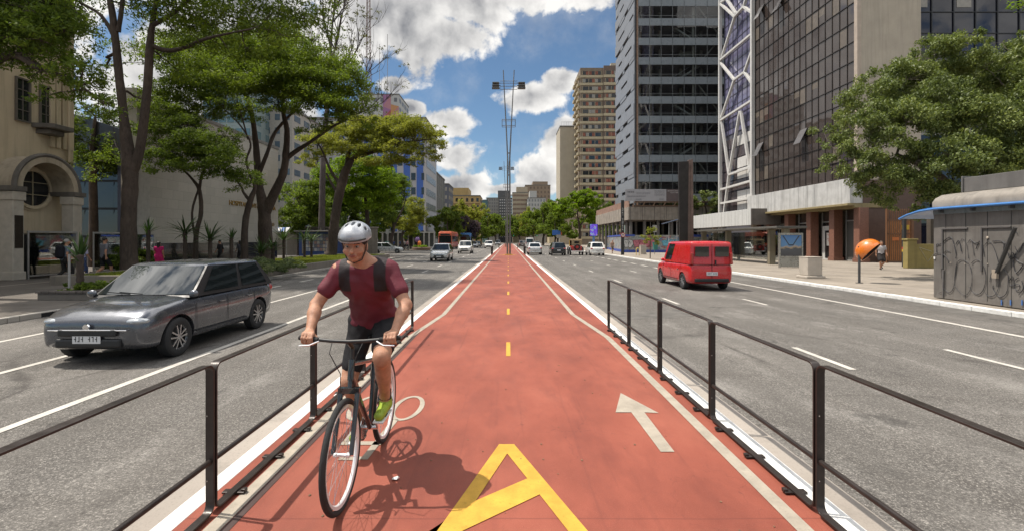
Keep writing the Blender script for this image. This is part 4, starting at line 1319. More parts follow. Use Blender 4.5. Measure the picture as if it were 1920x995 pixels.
def limbs(mb, trunks, clumps, subs, seed, n=7, twigs=True, rmax=.13):
    rng = random.Random(seed)
    nodes = []
    for path in trunks:
        p, r = smooth_path(path)
        r = [x * rng.uniform(.95, 1.06) for x in r]
        mb.tube(p, r, 10, jit=.05, rng=rng)
        h0 = p[0].z
        for q, rr in list(zip(p, r))[len(p) // 2:]:
            nodes.append((q, rr))
    if not nodes: return
    todo = [Vector(c[:3]) for c in clumps]
    todo.sort(key=lambda c: min((c - q).length for q, r in nodes))
    for c in todo:
        best = min(nodes, key=lambda nd: (c - nd[0]).length * (1.0 if nd[0].z < c.z + .3 else 1.7) - nd[1] * 1.5)
        a, ra = best
        d = c - a
        if d.length < .3: continue
        mid = a + Vector((d.x * .55, d.y * .55, d.z * .35)) + Vector((rng.uniform(-.12, .12), rng.uniform(-.12, .12), rng.uniform(.0, .12))) * d.length
        pts = curve_pts(a, c, mid, 6)
        for i in range(1, 6):
            pts[i] = pts[i] + Vector((rng.uniform(-.04, .04), rng.uniform(-.04, .04), rng.uniform(-.04, .04))) * d.length
        r0 = min(ra * .72, .025 + .02 * d.length, rmax)
        rs = [r0 + (max(.012, r0 * .28) - r0) * i / 6 for i in range(7)]
        mb.tube(pts, rs, n, cap=False)
        nodes += [(q, rr) for q, rr in zip(pts[1:], rs[1:])]
    if twigs:
        P = np.array([q for q, r in nodes])
        for s in subs:
            i = int(((P - s) ** 2).sum(1).argmin())
            a, ra = nodes[i]; s = Vector(s)
            d = (s - a).length
            if d < .15: continue
            mid = a.lerp(s, .5) + Vector((rng.uniform(-.1, .1), rng.uniform(-.1, .1), .1)) * d
            r0 = min(ra * .6, .028)
            mb.tube(curve_pts(a, s, mid, 3), [r0, r0 * .8, r0 * .55, r0 * .3], 4, cap=False)

def make_tree(name, label, base, trunks, clumps, n, size, leaf, bark=BARK, seed=1, group=None, cat='tree', twigs=True, rmax=.13, leaf_kw=None):
    base = Vector(base)
    root = thing(name, label, cat, base, 0, group)
    tr = [[(Vector(p) - base, r) for p, r in path] for path in trunks]
    cl = [(c[0] - base.x, c[1] - base.y, c[2] - base.z, *c[3:6]) for c in clumps]
    me, sc = leaf_mesh('crown', cl, n, size, seed, **(leaf_kw or {}))
    link_mesh('crown', me, leaf, root)
    mb = MB()
    limbs(mb, tr, cl, sc, seed, twigs=twigs, rmax=rmax)
    mb.build('trunk', bark, root, smooth=60)
    return root

def pxc(lst, rng=random.Random(3)):
    """clumps from (px, py, Y, radius px horizontally, radius px vertically[, depth radius m])"""
    out = []
    for c in lst:
        p = W(c[0], c[1], c[2])
        k = c[2] / FPX
        out.append((p.x, p.y, p.z, c[3] * k * 1.15, c[5] if len(c) > 5 else max(c[3] * k * 1.1, .9), c[4] * k * 1.15))
    return out

FEATHER = dict(aspect=.36, up=.5, droop=.14, sub=24, subr=.46, flat=.5, shell=.35)
ROUND = dict(aspect=.5, up=.45, droop=.22, sub=12, subr=.42, flat=.6, shell=.75)

# ------------------------------------------------------------------ the trees on the left pavement
# two-stemmed tree whose crown spreads over the top of the picture
b = W(243, 519, 22.0); b.z = 0
Y = 22.0
make_tree('street_tree', 'tall tree forking into two leaning stems beside the pale deco building', b,
    [[(b, .46), (b + Vector((0, 0, .35)), .36), (W(241, 460, Y), .32), (W(243, 380, Y), .30), (W(244, 325, Y), .30), (W(232, 220, Y), .19), (W(222, 130, Y), .165), (W(216, 70, Y), .15), (W(206, 0, Y), .12), (W(180, -90, Y + 1), .07), (W(150, -190, Y + 1), .03)],
     [(W(244, 330, Y), .24), (W(262, 282, Y), .19), (W(276, 170, Y), .17), (W(281, 90, Y), .16), (W(286, 45, Y), .12), (W(298, -30, Y), .09), (W(310, -150, Y - 1), .03)],
     [(W(281, 85, Y), .12), (W(312, 95, Y), .10), (W(345, 90, Y - 1), .085), (W(390, 72, Y - 2), .06), (W(470, 55, Y - 2.5), .03)],
     [(W(286, 48, Y), .11), (W(318, 30, Y), .085), (W(352, 2, Y), .07), (W(400, -40, Y), .03)],
     [(W(217, 75, Y), .10), (W(190, 30, Y), .075), (W(150, 5, Y), .05), (W(110, -20, Y), .03)],
     [(W(222, 60, Y), .10), (W(231, -10, Y), .09), (W(240, -120, Y), .04)]],
    pxc([(330, 25, 21.5, 60, 26), (420, 30, 21, 60, 30), (500, 35, 20.5, 55, 28), (380, 75, 20.5, 55, 20), (460, 90, 20, 50, 22), (545, 70, 20, 45, 24),
         (290, -60, 22, 70, 40), (400, -70, 21.5, 80, 50), (520, -50, 21, 70, 40), (200, -90, 22, 80, 45), (120, -40, 22.5, 60, 35), (600, 0, 20.5, 40, 24), (570, 30, 22, 40, 20),
         (300, -170, 22, 120, 60), (460, -150, 21.5, 110, 50), (160, 30, 23, 40, 18), (250, 15, 23, 45, 22), (330, 130, 23, 45, 16), (200, 130, 24, 30, 22), (290, 190, 24, 30, 18), (195, 165, 24, 22, 16), (360, 15, 23, 60, 34), (450, 10, 22, 60, 34), (540, 15, 22, 56, 34), (620, 40, 21, 36, 26), (170, 60, 23, 34, 24), (330, 65, 24, 50, 24), (410, 60, 24, 50, 24), (250, 90, 25, 40, 24), (590, 75, 21.5, 30, 18), (180, 300, 25, 40, 18), (215, 265, 25, 26, 18), (160, 325, 25, 26, 12), (235, 310, 25, 26, 14), (280, 120, 25, 30, 20), (640, 75, 21.5, 30, 18), (480, 60, 23, 50, 24)]),
    92000, .165, LF_MID, BARK, 11, leaf_kw=FEATHER, group='trees on the dark pavement')
# branch mass hanging in from the near corner
Y = 14.0
b = Vector((-18.6, 14.5, 0))
make_tree('street_tree', 'dark feathery tree in the near corner, its boughs hanging before the pale deco building', b,
    [[(b, .36), (b + Vector((.1, 0, 2.5)), .30), (b + Vector((.5, 0, 5)), .26), (b + Vector((1.0, 0, 7.4)), .2), (b + Vector((1.6, 0, 9.5)), .12), (b + Vector((2, 0, 11.5)), .05)],
     [(b + Vector((.55, 0, 5.2)), .17), (W(0, 110, Y), .12), (W(70, 125, Y - .5), .09), (W(130, 150, Y - .5), .05), (W(185, 185, Y - .5), .025)],
     [(b + Vector((1.0, 0, 7.4)), .15), (W(20, 20, Y), .1), (W(90, 5, Y), .06), (W(140, 20, Y), .03)]],
    pxc([(30, 40, 14, 60, 40), (100, 50, 13.5, 50, 30), (50, 90, 14, 60, 24), (30, 5, 14.5, 70, 40), (110, 10, 14, 50, 26), (150, 40, 14, 26, 20), (100, 105, 13.5, 45, 16), (140, 140, 13.5, 45, 15), (90, 140, 13.5, 40, 14),
         (175, 170, 13.5, 34, 14), (195, 196, 13.3, 26, 12), (130, 172, 13.2, 30, 12), (20, 120, 14, 32, 14), (90, 180, 13.0, 24, 9), (160, 205, 13.2, 26, 10), (185, 150, 14, 24, 14),
         (-60, 40, 14, 80, 60), (60, 20, 13.2, 70, 40), (120, 60, 13.2, 50, 34), (20, 70, 13.4, 50, 40), (160, 120, 13.3, 36, 22), (-40, -60, 14.5, 110, 60), (60, -70, 14, 90, 50), (10, -160, 14.5, 120, 60), (75, 75, 12.8, 40, 18)]),
    95000, .125, LF_DARK, BARK, 12, leaf_kw=FEATHER, group='trees on the dark pavement')
# two slim trees before the marble wall
b = W(366, 494, 25.6); b.z = 0; Y = 25.6
make_tree('slender_tree', 'slim bent tree with flat dark crown before the marble wall', b,
    [[(b, .14), (W(368, 440, Y), .115), (W(377, 400, Y), .105), (W(374, 358, Y), .10), (W(362, 338, Y), .07), (W(345, 320, Y), .05), (W(325, 300, Y), .025)],
     [(W(374, 360, Y), .075), (W(378, 330, Y), .06), (W(392, 305, Y), .045), (W(415, 285, Y), .02)],
     [(W(367, 450, Y), .06), (W(360, 400, Y), .055), (W(373, 352, Y), .05)]],
    pxc([(300, 300, 25, 34, 16), (330, 280, 25, 36, 18), (365, 265, 25, 40, 20), (400, 285, 25, 42, 20), (430, 305, 24.5, 34, 16), (455, 325, 24.5, 28, 13), (345, 310, 24.5, 32, 13), (390, 318, 24.5, 36, 12), (310, 245, 26, 36, 18), (350, 235, 26, 36, 18), (290, 270, 26, 24, 14), (420, 260, 26, 34, 18), (470, 340, 24.5, 18, 9), (290, 322, 24.8, 18, 8), (275, 235, 26, 28, 16), (300, 205, 26.5, 34, 18), (440, 330, 24.6, 28, 14)]),
    30000, .145, LF_DARK, BARK, 13, leaf_kw=FEATHER, group='slim trees before the marble wall')
b = W(459, 503, 27.0); b.z = .28; Y = 27.0
make_tree('slender_tree', 'slim wavy trunk in the grass bed, lettered marble wall behind it', b,
    [[(b, .24), (W(458, 480, Y), .19), (W(459, 430, Y), .175), (W(463, 400, Y), .165), (W(471, 372, Y), .15), (W(478, 350, Y), .10), (W(468, 325, Y), .08), (W(462, 300, Y), .06), (W(470, 270, Y), .05), (W(450, 235, Y), .04), (W(420, 205, Y), .025)],
     [(W(468, 376, Y), .1), (W(457, 362, Y), .075), (W(452, 350, Y), .055), (W(440, 335, Y), .03)],
     [(W(465, 262, Y), .045), (W(455, 225, Y), .04), (W(445, 190, Y), .03)]],
    pxc([(460, 205, 27, 40, 20), (420, 190, 27.5, 40, 22), (380, 200, 28, 40, 22), (345, 180, 28, 42, 24), (400, 160, 28, 44, 24), (350, 145, 28, 40, 20), (440, 350, 26.5, 20, 8), (320, 215, 28, 30, 16), (330, 105, 28, 50, 22), (390, 120, 28, 44, 18), (290, 165, 28, 30, 20), (270, 200, 28, 24, 16), (310, 190, 28, 34, 20), (440, 150, 27.5, 40, 18)]),
    30000, .145, LF_MID, BARK, 14, leaf_kw=FEATHER, group='slim trees before the marble wall')
# the great spreading tree
b = W(500, 498, 30.6); b.z = .28; Y = 30.6
make_tree('spreading_tree', 'great spreading tree with a thick forked trunk rising from the grass bed', b,
    [[(b, .55), (W(499, 470, Y), .42), (W(497, 430, Y), .39), (W(495, 392, Y), .38), (W(486, 350, Y), .24), (W(482, 300, Y), .20), (W(478, 255, Y), .17), (W(470, 205, Y), .12), (W(452, 160, Y), .08), (W(430, 110, Y), .04)],
     [(W(497, 400, Y), .33), (W(516, 360, Y), .27), (W(531, 325, Y), .24), (W(536, 290, Y), .21), (W(538, 245, Y), .17), (W(530, 200, Y), .11), (W(540, 150, Y), .06)],
     [(W(534, 300, Y), .17), (W(556, 283, Y), .14), (W(580, 268, Y - 1), .11), (W(620, 240, Y - 2), .08), (W(650, 225, Y - 2.5), .04)],
     [(W(484, 330, Y), .13), (W(500, 290, Y), .12), (W(515, 250, Y + 1), .11), (W(545, 215, Y + 1), .08), (W(580, 180, Y + 1), .05)]],
    pxc([(560, 105, 30, 60, 24), (500, 95, 31, 60, 24), (610, 125, 29.5, 56, 24), (650, 155, 29, 46, 22), (670, 190, 28.5, 36, 20), (690, 225, 28.5, 22, 14), (545, 150, 29, 60, 24), (590, 165, 28.5, 56, 24), (500, 150, 29.5, 56, 24), (450, 130, 30.5, 56, 22),
         (630, 195, 28.3, 44, 20), (560, 195, 28, 44, 18), (520, 190, 29, 36, 18), (655, 228, 28, 30, 14), (610, 222, 28, 30, 13), (400, 135, 31, 50, 22), (360, 110, 32, 46, 22), (430, 90, 32, 60, 24), (580, 250, 28, 26, 12), (540, 70, 32, 50, 18), (700, 212, 29, 14, 10), (470, 170, 29.5, 40, 16)]),
    112000, .165, LF_MID, BARK, 15, leaf_kw=FEATHER)
# leaning tree with the yellow-green crown
b = W(618, 485, 43.0); b.z = .28; Y = 43.0
make_tree('leaning_tree', 'dark leaning trunk under a yellow green crown reaching over the road', b,
    [[(b, .62), (W(622, 470, Y), .48), (W(627, 420, Y), .43), (W(635, 370, Y), .41), (W(645, 330, Y), .38), (W(655, 308, Y), .30), (W(665, 297, Y), .22), (W(700, 285, Y - 1), .16), (W(745, 270, Y - 2), .1), (W(800, 262, Y - 3), .04)],
     [(W(650, 315, Y), .22), (W(655, 285, Y), .17), (W(670, 255, Y), .11), (W(690, 230, Y), .05)],
     [(W(640, 350, Y), .16), (W(620, 320, Y), .12), (W(605, 285, Y), .08), (W(590, 260, Y), .04)],
     [(W(636, 368, Y), .15), (W(622, 345, Y), .12), (W(612, 325, Y), .08)]],
    pxc([(640, 255, 43, 40, 22), (690, 240, 43, 44, 20), (735, 240, 42, 44, 22), (780, 245, 41, 38, 20), (815, 262, 40, 26, 18), (800, 290, 40, 30, 12), (750, 275, 41, 40, 14), (700, 270, 42, 40, 14), (605, 270, 44, 34, 20), (660, 280, 42, 34, 12), (825, 240, 40.5, 16, 12), (720, 300, 41, 40, 10), (580, 300, 44, 24, 14), (770, 305, 41, 20, 8)]),
    52000, .20, LF_YELLOW, BARK, 16, leaf_kw=dict(FEATHER, flat=.4, shell=.6))
# brighter crown beneath it
b = W(690, 476, 56.0); b.z = 0; Y = 56.0
make_tree('bright_tree', 'bright green rounded tree close behind the leaning trunk', b,
    [[(b, .3), (W(690, 430, Y), .25), (W(686, 380, Y), .2), (W(680, 340, Y), .12), (W(675, 310, Y), .05)]],
    pxc([(630, 330, 55, 34, 22), (665, 305, 55, 34, 20), (700, 325, 55, 36, 22), (730, 355, 55, 30, 22), (670, 345, 54, 34, 18), (620, 355, 55, 22, 14), (650, 370, 56, 30, 20), (700, 370, 56, 36, 22), (725, 320, 56, 20, 16)]),
    26000, .30, LF_BRIGHT, BARK, 17, leaf_kw=dict(FEATHER, flat=.45))
# nearly bare tree
b = W(602, 478, 50.0); b.z = 0; Y = 50.0
bare = [[(b, .4), (W(604, 380, Y), .33), (W(606, 300, Y), .3), (W(612, 220, Y), .24), (W(618, 140, Y), .17), (W(622, 60, Y), .11), (W(630, -20, Y), .06), (W(638, -90, Y), .02)]]
rngb = random.Random(8)
def sprout(a, d, ln, r, depth):
    pts, p, dd = [(a, r)], Vector(a), Vector(d).normalized()
    n = 5
    for i in range(n):
        dd = (dd + Vector((rngb.uniform(-.22, .22), rngb.uniform(-.22, .22), rngb.uniform(-.10, .16)))).normalized()
        p = p + dd * ln / n
        pts.append((p.copy(), r * (1 - .8 * (i + 1) / n)))
    bare.append(pts)
    if depth:
        for i in range(1, n + 1):
            for s in range(2 if depth > 1 else 1):
                side = Vector((rngb.uniform(-1, 1), rngb.uniform(-1, 1), rngb.uniform(-.1, .9)))
                sprout(pts[i][0], dd + side * .9, ln * rngb.uniform(.38, .55), max(.012, pts[i][1] * .75 + .01), depth - 1)
for (px, py, ex, ey, dy, r) in ((610, 240, 712, 185, -2, .13), (613, 200, 722, 150, 0, .12), (616, 150, 695, 75, -1, .12), (618, 120, 690, 5, 1, .12), (612, 215, 560, 80, 1, .12), (621, 70, 655, -60, 0, .10), (608, 260, 700, 225, 1, .10), (620, 90, 570, -30, 0, .09)):
    a, e = W(px, py, Y), W(ex, ey, Y + dy)
    sprout(a, e - a, (e - a).length, r, 2)
tips = [p[-1][0] for p in bare[1:]]
rngb.shuffle(tips)
root = thing('bare_tree', 'tall nearly leafless tree with fine twigs against the clouds', 'tree', b)
mb = MB()
for p in bare:
    q, r = smooth_path([(x - b, rr) for x, rr in p], 2)
    mb.tube(q, r, 6 if r[0] > .05 else 4, cap=False)
mb.build('trunk', m_bark('bark_bare', (.05, .04, .04), (.11, .09, .085)), root, smooth=60)
me, _ = leaf_mesh('crown', [(*(t_ - b), .8, .8, .5) for t_ in tips[:150]], 5200, .2, 18, sub=3)
link_mesh('crown', me, LF_DRY, root)

# garden trees behind the beds
def round_tree(name, label, px, base_py, Y, top_py, bot_py, wpx, leaf, n, size, seed, group=None, bark=BARK, kw=ROUND, nc=16, cat='tree', z0=0.0):
    """a tree with a broad crown of many uneven clumps"""
    rng = random.Random(seed)
    k = Y / FPX
    b = Vector(((px - CX) * k, Y, z0))
    zt, zb = EYE + (HY - top_py) * k, EYE + (HY - bot_py) * k
    rx, h = wpx * k / 2, zt - zb
    cl = []
    for i in range(nc):
        u = (i + .5) / nc
        t = rng.uniform(-.82, .95)
        rr = math.sqrt(max(0, 1 - t * t)) * rng.uniform(.45, .86)
        a = rng.uniform(0, 2 * math.pi)
        s = rng.uniform(.30, .46)
        cl.append((b.x + math.cos(a) * rr * rx, b.y + math.sin(a) * rr * rx, (zt + zb) / 2 + t * h / 2 * .78, rx * s, rx * s, h * s * .48))
    tr = .035 * (zt) ** .9 * .8
    trunk = [(b, tr * 1.35), (b + Vector((rng.uniform(-.2, .2), 0, zb * .5)), tr), (b + Vector((rng.uniform(-.3, .3), 0, zb)), tr * .85), (b + Vector((rng.uniform(-.4, .4), 0, zb + h * .35)), tr * .6), (b + Vector((rng.uniform(-.4, .4), 0, zb + h * .7)), tr * .25)]
    fork = [(trunk[2][0], tr * .6), (b + Vector((rx * .35, 0, zb + h * .3)), tr * .4), (b + Vector((rx * .5, 0, zb + h * .55)), tr * .15)]
    return make_tree(name, label, b, [trunk, fork], cl, n, size, leaf, bark, seed, group, cat, rmax=.2, leaf_kw=kw, twigs=Y < 60)

gt = 'trees in the hospital garden'
round_tree('garden_tree', 'broad dark tree next to the end of the marble wall', 560, 478, 52, 330, 440, 110, LF_MID, 16000, .28, 21, gt, kw=FEATHER)
round_tree('garden_tree', 'very dark dense tree half hidden by the leaning trunk', 632, 476, 60, 352, 446, 120, LF_DARK, 16000, .32, 22, gt)
round_tree('garden_tree', 'layered dark tree before the blue striped building', 735, 470, 70, 320, 425, 110, LF_DARK, 17000, .34, 23, gt, kw=FEATHER)
round_tree('garden_tree', 'tall dark tree filling the gap beside the forked trunk', 590, 470, 66, 335, 452, 90, LF_DARK, 12000, .34, 24, gt)
round_tree('pavement_tree', 'light yellow green rounded tree by the white pillared fence', 756, 466, 80, 366, 442, 84, LF_YELLOW, 13000, .36, 25, kw=dict(FEATHER, flat=.5))
round_tree('garden_tree', 'dark tree at the corner of the striped building beside the pillars', 700, 468, 84, 385, 450, 70, LF_DARK, 8000, .4, 26, gt)
round_tree('small_tree', 'small bushy tree above the round flower bed', 770, 464, 88, 420, 452, 36, LF_MID, 4000, .3, 27)
# behind the deco building's glass fence
round_tree('courtyard_tree', 'dark tree trunk behind the tall glass fence', 175, 490, 31, 170, 330, 110, LF_DARK, 15000, .2, 28, kw=FEATHER)

# ------------------------------------------------------------------ big glossy tree on the right pavement
b = Vector((22.2, 22.5, 0))
Y = 22.5
rng = random.Random(31)
cl = pxc([(1560, 275, 22, 34, 24), (1590, 235, 22, 40, 30), (1640, 190, 22.5, 48, 36), (1650, 150, 23, 40, 26), (1700, 150, 22.5, 50, 36), (1740, 110, 23, 44, 30), (1790, 100, 22.5, 44, 34), (1820, 70, 23, 28, 20), (1850, 130, 22.5, 50, 36), (1900, 110, 22.5, 44, 36),
          (1700, 230, 21, 60, 40), (1770, 200, 21, 60, 44), (1840, 220, 20.5, 60, 46), (1900, 200, 20.5, 50, 44), (1640, 270, 21, 50, 32), (1600, 310, 21.5, 44, 24), (1660, 330, 21, 50, 26), (1720, 300, 20.5, 56, 34), (1790, 290, 20, 60, 36), (1860, 300, 20, 60, 34),
          (1920, 290, 20, 60, 40), (1980, 180, 21, 70, 70), (1990, 280, 20.5, 70, 60), (1680, 372, 21.5, 36, 18), (1730, 355, 21, 50, 22), (1640, 360, 22, 30, 16), (1800, 345, 20.5, 50, 20), (1870, 345, 20.5, 50, 20), (1570, 315, 22, 24, 16), (1545, 250, 22.5, 22, 14), (1750, 392, 22, 40, 18), (1700, 398, 22.5, 24, 12), (1880, 80, 23, 26, 18), (1930, 140, 24, 60, 50), (1620, 220, 24, 40, 30), (1720, 180, 25, 60, 40), (1820, 170, 25, 70, 50)])
make_tree('glossy_tree', 'large dense glossy green tree behind the graffiti covered kiosk', b,
    [[(b, .5), (b + Vector((0, 0, 1.2)), .38), (b + Vector((-.1, -.1, 2.8)), .34), (b + Vector((.1, -.2, 4.6)), .25), (b + Vector((.5, -.3, 6.5)), .16), (b + Vector((.8, -.4, 8.6)), .06)],
     [(b + Vector((-.1, -.1, 2.6)), .22), (b + Vector((-2.2, -.3, 4.6)), .16), (b + Vector((-4.4, -.5, 5.6)), .08)],
     [(b + Vector((0, -.1, 3.0)), .22), (b + Vector((1.4, -.8, 4.6)), .16), (b + Vector((2.6, -1.4, 6.2)), .08)]],
    cl, 230000, .115, LF_GLOSS, BARK_G, 31, leaf_kw=dict(aspect=.52, up=.42, droop=.38, sub=20, subr=.36, flat=.75, shell=.8))
# sprig of another tree entering at the top corner
b = Vector((24.0, 18.0, 0))
make_tree('street_tree', 'tree at the far edge whose leafy twig dips in above the dark blue glass', b,
    [[(b, .3), (b + Vector((0, 0, 4)), .24), (b + Vector((-.3, 0, 8)), .18), (b + Vector((-.6, 0, 11)), .1), (b + Vector((-1, 0, 13)), .04)],
     [(b + Vector((-.4, 0, 9)), .1), (W(2010, 0, 18), .06), (W(1925, 14, 18), .03)]],
    pxc([(1915, 14, 18, 26, 8), (1990, -20, 18, 60, 24), (2060, -80, 18, 90, 60), (2140, -30, 18, 70, 50), (2100, 40, 18, 60, 24)]), 14000, .15, LF_BRIGHT, BARK, 32, leaf_kw=FEATHER)
# tree behind the steel pillars, small sapling with its stake
round_tree('courtyard_tree', 'grey green rounded tree behind the two steel pillars', 1322, 470, 70, 352, 425, 80, LF_GLOSS, 12000, .30, 33)
sp = G(1219, 485)
k = sp.y / FPX
make_tree('sapling', 'thin young tree with sparse yellow leaves on the sunny pavement', sp,
    [[(sp, .05), (sp + Vector((0.02, 0, 1.2)), .04), (sp + Vector((.05, 0, 2.6)), .03), (sp + Vector((.02, 0, 3.4)), .012)]],
    [(sp.x + dx * k, sp.y + dy, EYE + (450 - py) * k, .42, .4, .3) for dx, py, dy in ((0, 432, 0), (-10, 440, .2), (10, 442, -.2), (4, 426, 0), (-6, 450, 0), (14, 452, .1))],
    900, .16, LF_YELLOW, BARK_G, 34, twigs=True, leaf_kw=dict(sub=7, subr=.6, shell=.4))
# tree nearest the purple screen
round_tree('avenue_tree', 'bright rounded tree in front of the cream apartment tower', 1086, 463, 108, 356, 425, 88, LF_BRIGHT, 16000, .42, 35, kw=dict(ROUND, subr=.36))

# ------------------------------------------------------------------ avenue trees further off (a few kinds, copied)
def kind_tree(seed, leaf, n, h, r, zb):
    rng = random.Random(seed)
    root = bpy.data.objects.new('avenue_tree', None); COL.objects.link(root)
    cl = []
    for i in range(15):
        t = rng.uniform(-.85, .95); rr = math.sqrt(1 - t * t) * rng.uniform(.4, .85); a = rng.uniform(0, 6.283); s = rng.uniform(.3, .48)
        cl.append((math.cos(a) * rr * r, math.sin(a) * rr * r, (h + zb) / 2 + t * (h - zb) / 2 * .8, r * s, r * s, (h - zb) * s * .5))
    me, sc = leaf_mesh('crown', cl, n, .5, seed, **ROUND)
    link_mesh('crown', me, leaf, root)
    mb = MB()
    limbs(mb, [[((0, 0, 0), .4), ((.1, 0, zb * .6), .3), ((.2, 0, zb), .26), ((.1, .1, zb + (h - zb) * .4), .18), ((0, 0, h * .85), .06)],
               [((.2, 0, zb * .8), .2), ((r * .35, .2, zb + (h - zb) * .3), .12), ((r * .5, .3, zb + (h - zb) * .5), .05)]], cl, [], seed, twigs=False, rmax=.15)
    mb.build('trunk', BARK, root, smooth=60)
    return root
KINDS = {'dark': kind_tree(41, LF_DARK, 7500, 10, 5, 2.6), 'mid': kind_tree(42, LF_MID, 7500, 10, 5, 2.4), 'yellow': kind_tree(43, LF_YELLOW, 7500, 10, 5, 2.6), 'purple': kind_tree(44, LF_PURPLE, 6500, 8, 4, 2.2)}
used = set()
def avenue(kind, px, Y, top_py, wpx, label, rz):
    o = KINDS[kind]
    if kind in used: o = copy_tree(o)
    used.add(kind)
    k = Y / FPX
    r0, h0 = (4, 8) if kind == 'purple' else (5, 10)
    s = wpx * k / 2 / r0
    sz = (EYE + (HY - top_py) * k) / h0
    o.location = ((px - CX) * k, Y, 0); o.rotation_euler = (0, 0, rz); o.scale = (s, s, sz)
    tag(o, label, 'tree', 'trees lining the far avenue')
for i, a in enumerate([
    ('dark', 838, 112, 388, 66, 'dark layered tree rising just behind the red bus'),
    ('purple', 881, 120, 400, 44, 'tree with purple grey blossom between the bus and the white cars'),
    ('yellow', 868, 150, 378, 70, 'yellow green tree below the yellow building'),
    ('yellow', 893, 170, 384, 60, 'yellow green tree standing next to the purple blossom tree'),
    ('mid', 915, 165, 400, 52, 'mid green tree before the teal glass block'),
    ('dark', 930, 240, 402, 50, 'dark tree beyond the crossing below the grey slab tower'),
    ('mid', 902, 135, 418, 36, 'low tree behind the small white cars'),
    ('dark', 955, 262, 402, 50, 'dark tree right behind the tall lamp post'),
    ('mid', 975, 250, 408, 46, 'rounded tree beyond the crossing beside the lamp post'),
    ('mid', 1000, 190, 400, 56, 'rounded tree behind the white van'),
    ('mid', 1018, 150, 380, 74, 'big leafy tree before the brown far tower'),
    ('dark', 1046, 165, 374, 70, 'dark tree between the brown far tower and the cream tower'),
    ('yellow', 990, 235, 390, 40, 'pale tree top below the banded beige block'),
    ('mid', 1040, 128, 398, 60, 'leafy tree above the blue street sign'),
    ('dark', 1125, 125, 372, 50, 'dark tree beside the bright rounded tree near the tall grey tower'),
    ('mid', 1140, 118, 400, 46, 'tree against the base of the brown apartment tower'),
    ('dark', 805, 125, 415, 40, 'dark tree between the striped hospital and the bus'),
    ('mid', 1072, 122, 412, 40, 'low tree behind the open red jeep'),
    ('dark', 985, 300, 404, 60, 'dark far tree closing the avenue'),
    ('mid', 930, 310, 404, 60, 'mid green far tree closing the avenue'),
    ('mid', 820, 150, 400, 60, 'mid green tree seen over the roof of the red bus')]):
    avenue(*a[:5], a[5], i * 1.9)

# ------------------------------------------------------------------ yucca palms, beds
def yucca(label, px, base_py, Y, head_py, reach, n, seed, z0=None, up=.5, group='yucca palms', w=.055):
    rng = random.Random(seed)
    k = Y / FPX
    X = (px - CX) * k
    z0 = 0.0 if z0 is None else z0
    hz = EYE + (HY - head_py) * k - z0
    root = thing('yucca_palm', label, 'palm', (X, Y, z0), 0, group)
    mb = MB()
    prof = [(.15, 0), (.12, .15)]
    z = .15
    i = 0
    while z < hz:
        prof.append((.105 if i % 2 else .085, z)); z += .09; i += 1
    prof += [(.08, hz), (.0, hz + .05)]
    mb.lathe(prof, n=9)
    mb.build('trunk', BARK, root, smooth=50)
    V, F = [], []
    for i in range(n):
        a = rng.uniform(0, 2 * math.pi)
        e = rng.uniform(-.55, 1.0) * .75 + up
        L = reach * rng.uniform(.75, 1.15)
        d = Vector((math.cos(a), math.sin(a), 0)); s = Vector((-math.sin(a), math.cos(a), 0))
        h = Vector((0, 0, hz - rng.uniform(0, .28)))
        seg = 4
        for j in range(seg + 1):
            t = j / seg
            p = h + (d * math.cos(e) + Vector((0, 0, math.sin(e)))) * L * t + Vector((0, 0, -.22 * L * t * t * max(.1, math.cos(e))))
            ww = w * (.6 + 1.3 * t - 1.9 * t * t) * .75
            if j == seg: ww = .004
            up_ = Vector((0, 0, ww * .35))
            V += [p - s * ww + up_, p, p + s * ww + up_]
            if j:
                q = len(V) - 6
                F += [(q, q + 1, q + 4, q + 3), (q + 1, q + 2, q + 5, q + 4)]
    me = mesh_np('crown', np.array([tuple(v) for v in V]), np.array(F))
    link_mesh('crown', me, LF_BLADE, root)
    return root
yucca('stout yucca with upright blades in the small brick planter', 150, 530, 14.6, 478, .78, 26, 51, .26, up=1.0)
yucca('short bristling yucca beside the tree with two stems', 278, 500, 24.0, 432, .75, 28, 52, up=.95)
yucca('wide yucca with drooping blades before the black granite plinth', 347, 494, 24.5, 432, 1.25, 46, 53, up=.35)
yucca('spiky yucca just right of the slim bent tree', 394, 494, 24.5, 445, 1.15, 42, 54, up=.45)
yucca('small pale yucca between the slim bent tree and the wavy trunk', 434, 498, 26.0, 446, .75, 26, 55, .28, up=.7)
yucca('low spreading yucca on the grass under the forked trunk', 490, 489, 27.5, 470, 1.15, 46, 56, .28, up=.5)
yucca('low yucca crossing blades with its neighbour on the grass', 512, 489, 28.5, 462, .95, 36, 57, .28, up=.4)
yucca('tall yucca beside the blue newsstand', 532, 486, 34, 446, 1.3, 38, 58, .28, up=.6)
yucca('yucca standing before the magazine covers of the newsstand', 571, 484, 37, 446, 1.2, 38, 59, .28, up=.4)
yucca('pale yucca close to the leaning trunk', 584, 484, 38, 448, 1.3, 40, 60, .28, up=.3)
yucca('bright yucca rising behind the leaning trunk', 646, 482, 47, 430, 1.6, 34, 61, .28, up=.9)

